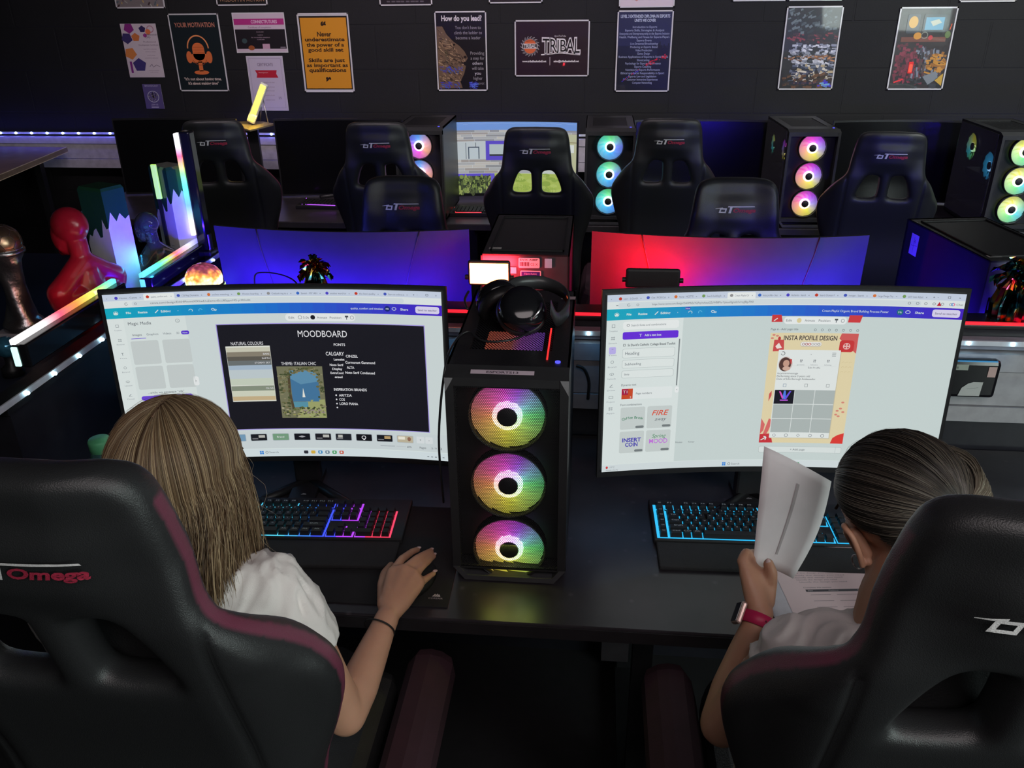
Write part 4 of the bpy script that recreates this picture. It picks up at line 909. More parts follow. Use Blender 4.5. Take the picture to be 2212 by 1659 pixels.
# ================================================================== people
SKIN = mat('skin', (.54,.29,.19), .5, bump=600, bd=.1, var=.06, vs=18)
SKIN.node_tree.nodes['Principled BSDF'].inputs['Subsurface Weight'].default_value = .12; SKIN.node_tree.nodes['Principled BSDF'].inputs['Subsurface Scale'].default_value = .01
SHIRT = mat('white_cotton', (.78,.75,.72), .85, bump=900, bd=.25, var=.04, vs=8); SHIRT2 = mat('off_white_cotton', (.72,.66,.65), .85, bump=900, bd=.25, var=.05, vs=8)
HAIR = mat('long_hair', attr=True, rough=.38, spec=.4); JEAN = mat('dark_trousers', (.03,.03,.04), .8, bump=400); NAIL = mat('pale_nail', (.7,.5,.48), .2)
def V3(p): return Vector(p)
def head_parts(person, c, R, skin_lists, s=1):
    """face features sit on the head: eyes, lips, brows (children of the body)"""
    for k in (-1,1):
        e = B().sphere(R @ Vector((k*.031,.0775,.004))*s+c, .0105, 8).obj('eye', mat('eye_white', (.7,.68,.66), .15), person)
        B().sphere(R @ Vector((k*.031,.0862,.002))*s+c, .0046, 6).obj('iris', mat('brown_iris', (.08,.04,.02), .1), e)
        B().tube([R @ Vector(q)*s+c for q in ((k*.016,.093,.022),(k*.032,.093,.028),(k*.048,.083,.022))], .0022, 6).obj('eyebrow', mat('brow', (.08,.05,.03), .8), person)
    B().tube([R @ Vector(q)*s+c for q in ((-.022,.080,-.058),(-.008,.091,-.054),(.008,.091,-.054),(.022,.080,-.058))], [.002,.004,.004,.002], 8).obj('lips', mat('lips', (.45,.16,.15), .4), person)
def head_shape(c, R, s=1):
    """ellipsoids and chains for a head looking along +y of R"""
    g = lambda x,y,z: tuple(R @ Vector((x,y,z))*s+c)
    ell = [(g(0,-.005,.025), (.074*s,.093*s,.085*s), R), (g(0,.03,-.03), (.058*s,.058*s,.075*s), R)]
    ch = [[(*g(0,.088,.012),.009*s),(*g(0,.104,-.022),.012*s)], [(*g(0,.062,-.085),.020*s),(*g(0,.05,-.075),.03*s)], [(*g(-.045,.03,-.06),.018*s),(*g(0,.062,-.085),.018*s),(*g(.045,.03,-.06),.018*s)],
          [(*g(-.04,.07,-.012),.014*s),(*g(-.05,.05,-.01),.016*s)],[(*g(.04,.07,-.012),.014*s),(*g(.05,.05,-.01),.016*s)]]
    return ell, ch
def ear(name, c, R, k, parent, s=1):
    b = B(); rim = [(0,-.002,-.028),(0,.006,-.022),(0,.010,-.005),(0,.012,.014),(0,.004,.028),(0,-.012,.030),(0,-.020,.016),(0,-.016,-.002),(0,-.008,-.018),(0,-.002,-.028)]
    rim = [Vector((k*(.004+.010*(1 if q[1] < 0 else .2)), q[1], q[2])) for q in rim]
    ch = [[(*(R @ q*s+c), .0042*s) for q in catmull(rim, 3)], [(*(R @ Vector((k*.0,0,-.016))*s+c), .009*s), (*(R @ Vector((k*.002,-.004,.014))*s+c), .010*s)], [(*(R @ Vector((k*.004,.0,-.027))*s+c), .0065*s), (*(R @ Vector((k*.002,.0,-.02))*s+c), .006*s)]]
    return mesh_obj(name, blob(ch, voxel=.0016, sm=3), SKIN, parent)
def hair_obj(name, strands, parent, base=None, n=4):
    """strands: list of (points, root radius, colour)"""
    V, Fc, Cc = [], [], []
    for pts, r, col in strands:
        N = len(pts); o = len(V); prev = None
        for i, p in enumerate(pts):
            d = (pts[min(i+1,N-1)]-pts[max(i-1,0)]).normalized()
            t = d.orthogonal().normalized() if prev is None else (prev-d*prev.dot(d)).normalized(); prev = t; q = d.cross(t)
            rr = r*(.35+.65*math.sin(min(1,(i+.6)/N*2.2)*PI/2))*(1 if i < N-3 else (N-i)/3.4)
            for k in range(3):
                a = 2*PI*k/3; V.append(p+(t*math.cos(a)+q*math.sin(a))*rr); Cc.append(col)
        for i in range(N-1):
            for k in range(3): Fc.append((o+i*3+k, o+i*3+(k+1)%3, o+(i+1)*3+(k+1)%3, o+(i+1)*3+k))
    if base:
        o = len(V); V += base[0]; Cc += [base[2]]*len(base[0]); Fc += [tuple(i+o for i in f) for f in base[1]]
    me = bpy.data.meshes.new(name); me.from_pydata([tuple(v) for v in V], [], Fc); me.materials.append(HAIR)
    a = me.color_attributes.new('Col', 'FLOAT_COLOR', 'POINT'); arr = np.ones((len(V),4), np.float32); arr[:,:3] = np.array(Cc); a.data.foreach_set('color', arr.ravel())
    smooth(me); o = bpy.data.objects.new(name, me); COL.objects.link(o); o.parent = parent; return o
def person(label, loc):
    return thing('person', label, 'person', loc)
def wrinkle(freq, amp, seed, extra=None):
    def f(co):
        p = Vector((co.x*freq*1.3+seed, co.y*freq, co.z*freq*.55)); wv = noise.noise(p*.6)*1.6; q = p+Vector((wv,wv*.5,wv))
        r = amp*(.55-2.2*abs(noise.noise(q)))+amp*.45*(.4-2*abs(noise.noise(q*2.3)))
        return r+(extra(co) if extra else 0)
    return f
def finger(pts, r0_, r1_):
    n = len(pts); return [(*p, r0_+(r1_-r0_)*i/(n-1)) for i, p in enumerate(pts)]
# ---------------------------------------------------------------- girl at the left, long hair, right hand on the mouse
P1 = person('person with long light brown hair and white T-shirt, right hand on the mouse', (0,0,0))
c1 = Vector((-.585,.985,1.165)); R1 = Matrix.Rotation(math.radians(-12),3,'Z') @ Matrix.Rotation(math.radians(-14),3,'X')
ell, hc = head_shape(c1, R1)
el = Vector((-.372,.955,.735)); wr = at(836,1335,z=.79); sh = Vector((-.455,.95,.995))
kn = lambda x, y, z: at(x, y, z=z)
I0, M0, N0, K0 = kn(848,1236,.812), kn(872,1232,.814), kn(894,1242,.808), kn(906,1262,.798)
arm = [(*sh,.046),(*(sh*.6+el*.4),.042),(*(sh*.2+el*.8),.036),(*el,.033)]
fore = [(*el,.033),(*(el*.72+wr*.28),.034),(*(el*.4+wr*.6),.0285),(*(el*.1+wr*.9),.0225),(*wr,.0215)]
palm = []
for a, r in ((I0,.0115),(M0,.0125),(N0,.0115),(K0,.0105)): palm.append([(*(wr*.94+a*.06),.017),(*(wr*.5+a*.5),.0165),(*a,r)])
palm += [[(*I0,.011),(*M0,.012),(*N0,.0115),(*K0,.0105)], [(*(wr*.5+I0*.5),.016),(*(wr*.5+K0*.5),.015)]]
f = [finger([I0, kn(868,1208,.806), kn(890,1192,.790), kn(903,1187,.778)], .0095, .0062),
     finger([M0, kn(900,1208,.808), kn(920,1196,.792), kn(931,1190,.779)], .0098, .0064),
     finger([N0, kn(913,1222,.802), kn(928,1209,.788), kn(937,1201,.777)], .0092, .006),
     finger([K0, kn(918,1252,.790), kn(929,1244,.782), kn(938,1238,.774)], .0082, .0054),
     finger([wr*.72+I0*.28+Vector((-.008,0,0)), kn(828,1262,.790), kn(832,1240,.782), kn(845,1222,.772)], .0135, .0085)]
sh2 = Vector((-.765,.955,.985)); el2 = Vector((-.83,1.0,.76)); wr2 = Vector((-.72,1.19,.79)); 
lh = [wr2+Vector((.02,.06,.0)), wr2+Vector((.0,.065,.0)), wr2+Vector((-.018,.06,-.002)), wr2+Vector((-.034,.05,-.006))]
chains = hc+[arm, fore]+palm+f
chains += [[(*sh2,.046),(*el2,.033)],[(*el2,.033),(*(el2*.5+wr2*.5),.029),(*wr2,.021)]]
for q in lh: chains.append([(*wr2,.018),(*q,.0105)]); chains.append(finger([q, q+Vector((.003,.028,.004)), q+Vector((.005,.048,-.006)), q+Vector((.006,.056,-.018))], .009, .0065))
chains.append(finger([wr2+Vector((.022,.02,-.004)), wr2+Vector((.045,.04,-.008)), wr2+Vector((.058,.06,-.014))], .012, .0085))
chains += [[(*(c1+R1@Vector((0,-.02,-.05))),.045),(-.605,.93,1.06,.046),(-.61,.92,1.0,.05)]]
chains += [[(*sh,.04),(-.61,.92,1.0,.06),(*sh2,.04)],[(-.61,.91,.97,.09),(-.61,.89,.8,.1),(-.61,.87,.62,.11)]]
for k in (-.09,.09): chains.append([(-.61+k,.87,.56,.075),(-.61+k*1.3,1.22,.54,.06),(-.61+k*1.3,1.26,.1,.042),(-.61+k*1.3,1.36,.06,.035)])
body = mesh_obj('body', blob(chains, ell, voxel=.0036, sm=5), SKIN, P1)
head_parts(P1, c1, R1, None)
for k in (-1,1): ear('ear', c1+R1@Vector((k*.074,-.005,-.01)), R1, k, P1)
# finger nails
def nail(p, q, parent, up_=Vector((0,0,1)), r=.0048):
    d = (Vector(q)-Vector(p)).normalized(); s_ = d.cross(up_).normalized(); u_ = s_.cross(d); Rm = Matrix((s_, d, u_)).transposed()
    B().sphere(Vector(q)+u_*.0035+d*.003, r, 6, (.95,1.7,.5), Rm).obj('fingernail', NAIL, parent)
for ch in f[:4]: nail(ch[-2][:3], ch[-1][:3], P1)
# T-shirt: torso and short sleeves
slv = Vector((-.418,.935,.905)); slv2 = Vector((-.80,.96,.905))
tor = [[(-.61,.93,.995,.075),(-.61,.915,.93,.115),(-.61,.905,.80,.125),(-.605,.89,.66,.128),(-.60,.88,.56,.135)],
       [(-.61,.93,1.005,.062),(*(sh+Vector((0,0,-.004))),.054)],[(-.61,.93,1.005,.062),(*(sh2+Vector((0,0,-.004))),.054)],
       [(-.53,.92,.93,.075),(*(sh+Vector((0,0,-.01))),.055),(*(sh*.4+slv*.6),.057),(*slv,.056)],[(*sh2,.055),(*slv2,.060)],
       [(-.50,.90,.88,.06),(-.505,.90,.74,.075),(-.50,.9,.6,.085)]]
tee = blob(tor, voxel=.0046, sm=6, disp=wrinkle(13, .010, 3))
# cut the sleeve open square to the arm
def cut(me, p, n, inner=.0):
    bm = bmesh.new(); bm.from_mesh(me); p = Vector(p); n = Vector(n).normalized()
    g = [v for v in bm.verts if (v.co-p).length < .08]
    geo = set(g); ed = {e for v in g for e in v.link_edges}; fc = {f_ for v in g for f_ in v.link_faces}
    bmesh.ops.bisect_plane(bm, geom=list({*geo, *ed, *fc, *[v for f_ in fc for v in f_.verts], *[e for f_ in fc for e in f_.edges]}), plane_co=p, plane_no=n, clear_outer=True)
    bm.to_mesh(me); bm.free()
cut(tee, slv+(el-sh).normalized()*.012, el-sh); cut(tee, slv2+(el2-sh2).normalized()*.01, el2-sh2)
tee = bake(tee, [('SOLIDIFY', dict(thickness=.0022, offset=-1))]); smooth(tee)
mesh_obj('t_shirt', tee, SHIRT, P1)
mesh_obj('trousers', blob([[(-.60,.875,.56,.125)]]+[[(-.61+k,.88,.55,.095),(-.61+k*1.3,1.21,.535,.075),(-.61+k*1.3,1.25,.16,.055)] for k in (-.09,.09)], voxel=.009, disp=wrinkle(12,.005,9)), JEAN, P1)
# hair: parting on the crown, falling down the back to below the shoulder blades
rg = random.Random(11)
HC = c1+Vector((.002,-.012,.016)); ea, eb, ec = .085, .106, .102
def hpath(phi, lift, zend, sway, N=20, wob=0):
    """phi: 0 = right side, -90 = back, -180 = left; hair leaves a parting on the midline"""
    pts = []; cp, sp_ = math.cos(phi), math.sin(phi)
    f_ = (sp_+1)/1.5; al = -.25+1.05*f_; sd_ = 1 if cp > 0 else -1
    d0 = Vector((sd_*.05, math.sin(al), math.cos(al))).normalized(); d1 = Vector((cp, sp_, -.12)).normalized()
    om = math.acos(max(-1,min(1,d0.dot(d1))))
    for i in range(N):
        t = i/(N-1)
        if t < .42:
            k = t/.42; d = (d0*math.sin((1-k)*om)+d1*math.sin(k*om))/math.sin(om)
            p = HC+Vector((ea*d.x, eb*d.y, ec*d.z))*(1+lift+.03*math.sin(k*PI*.9))
            last = p.copy()
        else:
            q = (t-.42)/.58; z = last.z+(zend-last.z)*q; e = q*q*(3-2*q)
            x = last.x+sway[0]*math.sin(q*PI/2)+(HC.x-last.x)*.12*e; y = last.y+sway[1]*e
            p = Vector((x, y, z))+Vector((math.sin(q*7+wob*9)*.004*wob, math.cos(q*6+wob*5)*.004*wob, 0))*min(1,q*3)
        pts.append(p)
    return pts
def zend(phi):   # right side ends over the shoulder, back hangs lower
    d = math.degrees(phi)
    if d > -30: return 1.035-.010*(d+30)/30
    if d > -60: return .955+.08*(d+60)/30
    return .915
def sway(phi):
    d = math.degrees(phi); return (.012 if d > -60 else .022, -.012-.085*max(0,math.sin(-phi))**2)
base_n, NB = 64, 20; bv = []; bf = []
for j in range(base_n):
    phi = math.radians(35-(250)*j/(base_n-1)); bv += hpath(phi, -.03, zend(phi)+.02, sway(phi), NB)
for j in range(base_n-1):
    for i in range(NB-1): bf.append((j*NB+i, j*NB+i+1, (j+1)*NB+i+1, (j+1)*NB+i))
st = []
for k in range(5200):
    phi = math.radians(rg.uniform(-217, 37)); u = rg.random()
    base = rg.choice([(.19,.125,.068),(.14,.088,.048),(.28,.20,.115),(.09,.055,.032),(.42,.31,.18),(.20,.13,.075)])
    ln = rg.random()**3*.05
    pts = hpath(phi, -.02+.05*u+rg.uniform(-.01,.01), zend(phi)+ln-.02*rg.random(), (sway(phi)[0]+rg.gauss(0,.006), sway(phi)[1]+rg.gauss(0,.004)), 20, rg.random()*1.5)
    st.append((pts, rg.uniform(.00035,.0008), base))
for k in range(70):   # flyaways
    phi = math.radians(rg.uniform(-200, 20)); st.append((hpath(phi, .02+.05*rg.random(), zend(phi)+rg.uniform(-.03,.06), (rg.gauss(.02,.02), rg.gauss(-.02,.015)), 20, 4*rg.random()), .00018, (.4,.3,.2)))
hair_obj('hair', st, P1, (bv, bf, (.10,.066,.04)))
# dark hair tie on the wrist
def band(name, c, ax, r, thick, m, parent, n=28, flat=None):
    ax = Vector(ax).normalized(); t = ax.orthogonal().normalized(); q = ax.cross(t)
    return B().tube([Vector(c)+(t*math.cos(2*PI*i/n)+q*math.sin(2*PI*i/n))*r for i in range(n)], thick, 8, closed=True).obj(name, m, parent)
bt = band('hair_tie', at(826,1347,z=.788)+Vector((-.002,-.012,.0)), wr-el, .0275, .0016, mat('black_elastic', (.01,.01,.01), .6), None)
tag(bt, 'thin black hair tie round the right wrist of the long-haired person', 'hair tie')
# ---------------------------------------------------------------- girl at the right, hair tied back, holding up a sheet
P2 = person('person with dark tied-back hair and white T-shirt holding up a sheet of paper', (0,0,0))
c2 = Vector((.438,1.0,1.140)); R2 = Matrix.Rotation(math.radians(16),3,'Z') @ Matrix.Rotation(math.radians(-34),3,'X') @ Matrix.Rotation(math.radians(-10),3,'Y')
ell, hc = head_shape(c2, R2)
el_ = at(1560,1565,y=.95); wr_ = at(1642,1325,y=1.075); s_ = Vector((.312,.955,.922))
Y_ = 1.125; pp = lambda x, y, dy=0: at(x, y, y=Y_+dy)
chains = list(hc)
chains += [[(*s_,.046),(*(s_*.5+el_*.5),.042),(*el_,.034)], [(*el_,.034),(*(el_*.7+wr_*.3),.035),(*(el_*.35+wr_*.65),.028),(*(el_*.1+wr_*.9),.022),(*wr_,.0215)]]
ki, km, kr, kk = pp(1612,1236,-.012), pp(1628,1232,-.004), pp(1640,1240,.010), pp(1650,1250,.022)
for a in (ki,km,kr,kk): chains.append([(*(wr_*.93+a*.07),.018),(*(wr_*.5+a*.5),.0165),(*a,.012)])
chains.append([(*ki,.012),(*km,.012),(*kr,.011),(*kk,.0105)])
F2 = [finger([ki, pp(1604,1212,.0), pp(1612,1195,.012), pp(1628,1204,.024), pp(1640,1216,.028)], .0105, .0078),
      finger([km, pp(1618,1208,.012), pp(1626,1196,.024), pp(1642,1208,.032)], .0102, .0078),
      finger([kr, pp(1632,1214,.024), pp(1644,1206,.034), pp(1656,1220,.038)], .0098, .0074),
      finger([kk, pp(1650,1228,.034), pp(1662,1224,.042), pp(1670,1238,.044)], .0088, .0066),
      finger([wr_*.6+kk*.4+Vector((.006,-.006,0)), pp(1662,1262,-.010), pp(1666,1238,-.013), pp(1660,1217,-.010)], .0145, .0088)]
chains += F2
s2_ = Vector((.565,.97,.915)); e2 = Vector((.66,1.02,.765)); w2 = Vector((.60,1.22,.79))
chains += [[(*s2_,.046),(*e2,.034)],[(*e2,.034),(*w2,.021)]]
for k in range(4):
    q = w2+Vector((.02-.018*k,.062,-.004)); chains.append([(*w2,.018),(*q,.011)]); chains.append(finger([q, q+Vector((-.004,.028,.004)), q+Vector((-.006,.05,-.008)), q+Vector((-.007,.056,-.018))], .0092, .0066))
chains.append(finger([w2+Vector((-.02,.02,0)), w2+Vector((-.042,.04,-.006)), w2+Vector((-.05,.06,-.014))], .012, .0085))
chains += [[(*(c2+R2@Vector((0,-.028,-.035))),.044),(.432,.955,1.03,.047),(.428,.93,.95,.055)], [(*s_,.04),(.428,.92,.93,.065),(*s2_,.04)], [(.428,.90,.88,.10),(.43,.86,.6,.11)]]
for k in (-.09,.09): chains.append([(.43+k,.86,.55,.075),(.43+k*1.3,1.22,.54,.06),(.43+k*1.3,1.26,.1,.042),(.43+k*1.3,1.36,.06,.035)])
mesh_obj('body', blob(chains, ell, voxel=.0036, sm=5), SKIN, P2)
head_parts(P2, c2, R2, None)
ec_ = at(1858,1172,y=.975); er = ear('ear', ec_, Matrix.Rotation(math.radians(-12),3,'Y') @ R2, -1, P2, .98)
ear('ear', c2+R2@Vector((.074,-.005,-.01)), R2, 1, P2)
nail(F2[4][-2][:3], F2[4][-1][:3], P2, Vector((0,-1,.4)))
ho = band('earring', at(1851,1214,y=.972), (1,.5,.1), .0098, .0011, SIL, P2); ho['label'] = 'thin silver hoop'
tor = [[(.43,.93,.965,.066),(.428,.925,.935,.084),(.428,.905,.86,.12),(.43,.88,.70,.13),(.43,.87,.56,.135)], [(.428,.93,.95,.07),(*s_,.056),(*(s_*.65+el_*.35+Vector((.010,0,0))),.055)], [(.428,.93,.93,.065),(*s2_,.054),(*(s2_*.5+e2*.5),.060)],
       [(.30,.90,.80,.06),(.30,.88,.68,.07),(.31,.88,.56,.08)]]
tee = blob(tor, voxel=.0046, sm=6, disp=wrinkle(14, .007, 8))
cut(tee, s_*.65+el_*.35+(el_-s_).normalized()*.01, el_-s_); cut(tee, s2_*.5+e2*.5+(e2-s2_).normalized()*.01, e2-s2_)
tee = bake(tee, [('SOLIDIFY', dict(thickness=.0022, offset=-1))]); smooth(tee); mesh_obj('t_shirt', tee, SHIRT2, P2)
mesh_obj('trousers', blob([[(.43,.865,.56,.125)]]+[[(.43+k,.88,.55,.095),(.43+k*1.3,1.21,.535,.075),(.43+k*1.3,1.25,.16,.055)] for k in (-.09,.09)], voxel=.009, disp=wrinkle(12,.005,5)), JEAN, P2)
# hair swept back to a tie low on the back of the head
HC2 = c2+R2@Vector((0,-.008,.026)); A2 = (.081,.096,.088)
tie_l = Vector((.25,-.93,-.36)).normalized()
tiew = HC2+R2@Vector((tie_l.x*A2[0], tie_l.y*A2[1], tie_l.z*A2[2]))*1.04
def spath(d0, lift, N=16, wob=0):
    d0 = d0.normalized(); om = math.acos(max(-1,min(1,d0.dot(tie_l)))); pts = []
    for i in range(N):
        t = i/(N-1); t_ = t
        d = (d0*math.sin((1-t_)*om)+tie_l*math.sin(t_*om))/math.sin(om)
        l = lift*math.sin(PI*min(1,t*1.15+.0))+.02*math.sin(PI*t)
        pts.append(HC2+R2@Vector((d.x*A2[0], d.y*A2[1], d.z*A2[2]))*(1+l+.006*math.sin(t*12+wob)))
    return pts
def hairline(a):   # directions round the face, from ear to ear over the forehead, and the nape
    return Vector((math.sin(a), .62*math.cos(a)+.12 if abs(a) < 1.9 else -.35, .62*math.cos(a) if abs(a) < 1.57 else -.75*math.sin(abs(a)-1.57)))
bv = []; bf = []; nb, NB = 72, 16
for j in range(nb+1):
    a = -PI+2*PI*j/nb; bv += spath(hairline(a), -.02, NB)
for j in range(nb):
    for i in range(NB-1): bf.append((j*NB+i, j*NB+i+1, (j+1)*NB+i+1, (j+1)*NB+i))
st = []
for k in range(4200):
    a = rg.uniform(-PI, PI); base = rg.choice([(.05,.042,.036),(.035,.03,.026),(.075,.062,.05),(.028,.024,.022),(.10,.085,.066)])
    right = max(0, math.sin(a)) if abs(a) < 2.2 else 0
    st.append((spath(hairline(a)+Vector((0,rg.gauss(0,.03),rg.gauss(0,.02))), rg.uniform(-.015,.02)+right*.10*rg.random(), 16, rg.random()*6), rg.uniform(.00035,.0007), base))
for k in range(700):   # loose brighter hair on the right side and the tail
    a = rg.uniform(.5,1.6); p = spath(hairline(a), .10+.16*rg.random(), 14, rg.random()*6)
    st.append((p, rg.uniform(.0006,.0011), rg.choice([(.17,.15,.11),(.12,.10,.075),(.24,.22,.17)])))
for k in range(700):
    off = Vector((rg.gauss(0,.012), rg.gauss(0,.008), rg.gauss(0,.01))); p0 = tiew+off*.5; L_ = rg.uniform(.12,.2)
    st.append(([p0+Vector((.03*t+off.x*1.5*t*2, -.035*math.sin(t*2.2)+off.y*t, -L_*t*t*1.0-.03*t+.012*math.sin(t*PI))) for t in [i/11 for i in range(12)]], rg.uniform(.0006,.0011), rg.choice([(.06,.05,.04),(.11,.09,.07),(.17,.15,.11)])))
for k in range(90):
    a = rg.uniform(-PI, PI); st.append((spath(hairline(a), rg.uniform(.02,.07), 12, rg.random()*6), .00017, (.3,.27,.22)))
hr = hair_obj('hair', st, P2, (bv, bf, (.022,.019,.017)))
q = band('hair_band', tiew, R2@tie_l, .016, .006, mat('maroon_elastic', (.06,.02,.03), .7), P2)
# watch with pink strap
wd = (wr_-el_).normalized(); wc = at(1628,1338,y=1.066); wc = el_+wd*(wc-el_).dot(wd)
t = thing('wristwatch', 'bright pink-strapped smartwatch on the wrist holding up the paper', 'watch')
tt = wd.cross(Vector((0,0,1))).normalized(); qq = wd.cross(tt); b = B(); n = 36; vs = []
for i in range(n):
    a = 2*PI*i/n; r = .0255
    for s, dr in ((-.010,0),(-.009,.0022),(.009,.0022),(.010,0)): vs.append(wc+wd*s+(tt*math.cos(a)+qq*math.sin(a))*(r+dr))
b.smooth = True; b.add(vs, [(i*4+j, i*4+j+1, ((i+1)%n)*4+j+1, ((i+1)%n)*4+j) for i in range(n) for j in range(3)]); b.obj('strap', mat('pink_rubber', (.55,.02,.10), .45), t)
sd = Vector((-1,-.1,.1)); sd = (sd-wd*sd.dot(wd)).normalized(); Rm = Matrix((wd.cross(sd), wd, sd)).transposed()
B().box(wc+sd*.031, (.030,.036,.009), Rm, bev=.003).obj('watch_case', mat('rose_metal', (.75,.55,.5), .3, metal=.6), t)
B().box(wc+sd*.036, (.025,.031,.001), Rm).obj('watch_face', GLO, t)
fd = Vector((.35,-.9,.2)); fd = (fd-wd*fd.dot(wd)).normalized()
for k, a in enumerate((-.3,-.05,.2)):
    d_ = (fd+wd.cross(fd)*a).normalized(); B().sphere(wc+d_*.0275, .0016, 5).obj('strap_hole', mat('strap_hole', (.1,.01,.02), .6) if k < 2 else SIL, t)
# held sheet of paper
b = B(); nu, nv = 8, 12; TL, TR, BR, BL = at(1651,964,y=1.20), at(1796,1040,y=1.17), at(1713,1250,y=1.125), at(1626,1224,y=1.130)
vs = []
for j in range(nv+1):
    for i in range(nu+1):
        u, v = i/nu, j/nv; p = (TL*(1-u)+TR*u)*(1-v)+(BL*(1-u)+BR*u)*v
        p = p+Vector((.022*math.sin(PI*v)*u*u*.0,.014*math.sin(PI*u)*(1-.3*v),.0))+Vector((.010*math.sin(PI*v)*u,0,.004*math.sin(PI*u)*-1*(1-v)))
        vs.append(p)
b.smooth = True; b.add(vs, [(j*(nu+1)+i, j*(nu+1)+i+1, (j+1)*(nu+1)+i+1, (j+1)*(nu+1)+i) for j in range(nv) for i in range(nu)])
sheet = b.obj('paper_sheet', PAPER, None); tag(sheet, 'loose white sheet held up in the left hand before the right screen', 'paper')
me = bake(sheet.data, [('SOLIDIFY', dict(thickness=.0004, offset=1))]); sheet.data = me; smooth(me)
b = B(); g0, g1 = (.58,.18), (.50,.86)
def onsh(u, v):
    p = (TL*(1-u)+TR*u)*(1-v)+(BL*(1-u)+BR*u)*v; return p+Vector((0,.014*math.sin(PI*u)*(1-.3*v)-.0010,0))+Vector((.010*math.sin(PI*v)*u,0,-.004*math.sin(PI*u)*(1-v)))
vs = []; N = 14
for i in range(N+1):
    u = g0[0]+(g1[0]-g0[0])*i/N; v = g0[1]+(g1[1]-g0[1])*i/N; vs += [onsh(u-.018,v), onsh(u+.022,v)]
b.add(vs, [(2*i,2*i+1,2*i+3,2*i+2) for i in range(N)]); q = b.obj('show_through', mat('show_through_grey', (.42,.39,.40), .8), sheet); q['label'] = 'grey line of print showing through'
# open booklet on the desk
bk = thing('booklet', 'open printed booklet lying on the desk by the right elbow of the tied-hair person', 'booklet', (.485,1.31,DZ), math.radians(6))
a = Art(210,297,.20,.283); a.rect(0,0,210,297,(222,196,200),0); dk = (90,76,86)
a.text('14. Social Media Images',20,52,5.5,dk,1,'L',width=78); a.rect(18,60,196,61,dk,1)
for i, (y, x0, x1) in enumerate(((76,20,84),(86,24,120),(94,30,140),(101,34,134),(108,38,120),(115,42,138))): a.text('Identify the design you need',x0,y,3.2,(130,112,124),1,'L',width=x1-x0)
a.text('Complete this section',44,132,3.6,dk,1,'L',width=56); a.rect(46,138,200,145,(50,44,56),1)
for x, s in ((50,'Size'),(92,'Platform'),(150,'Dimensions')): a.text(s,x,141.5,3,(210,200,206),2,'L',width=len(s)*2.4)
for y in (154,172,190): a.rect(52,y,92,y+.8,dk,1); a.rect(104,y,144,y+.8,dk,1)
a.text('Design elements',64,222,3.6,dk,1,'L',width=50); a.rect(74,230,200,237,(50,44,56),1)
for y in (248,258,268): a.rect(84,y,110,y+.8,dk,1)
pg = a.obj('page', STICK, bk, (0,0,.0085), (-PI/2,0,0))
b = B()
for k in range(6): b.b2((-.1-.0012*k,-.1415,.0005+.0013*(5-k)),(.1,.1415,.0014+.0013*(5-k)))
b.obj('page_block', PAPER, bk)
b = B(); n = 10; vs = []
for i in range(n+1):
    x = -.1-.035*math.sin(i/n*PI/2); z = .008-.006*(i/n)**2; vs += [(x,-.12+.05*(1-i/n),z),(x,.138,z)]
b.smooth = True; b.add(vs, [(2*i,2*i+1,2*i+3,2*i+2) for i in range(n)]); b.obj('curled_page', mat('shaded_paper', (.60,.56,.62), .7), bk)
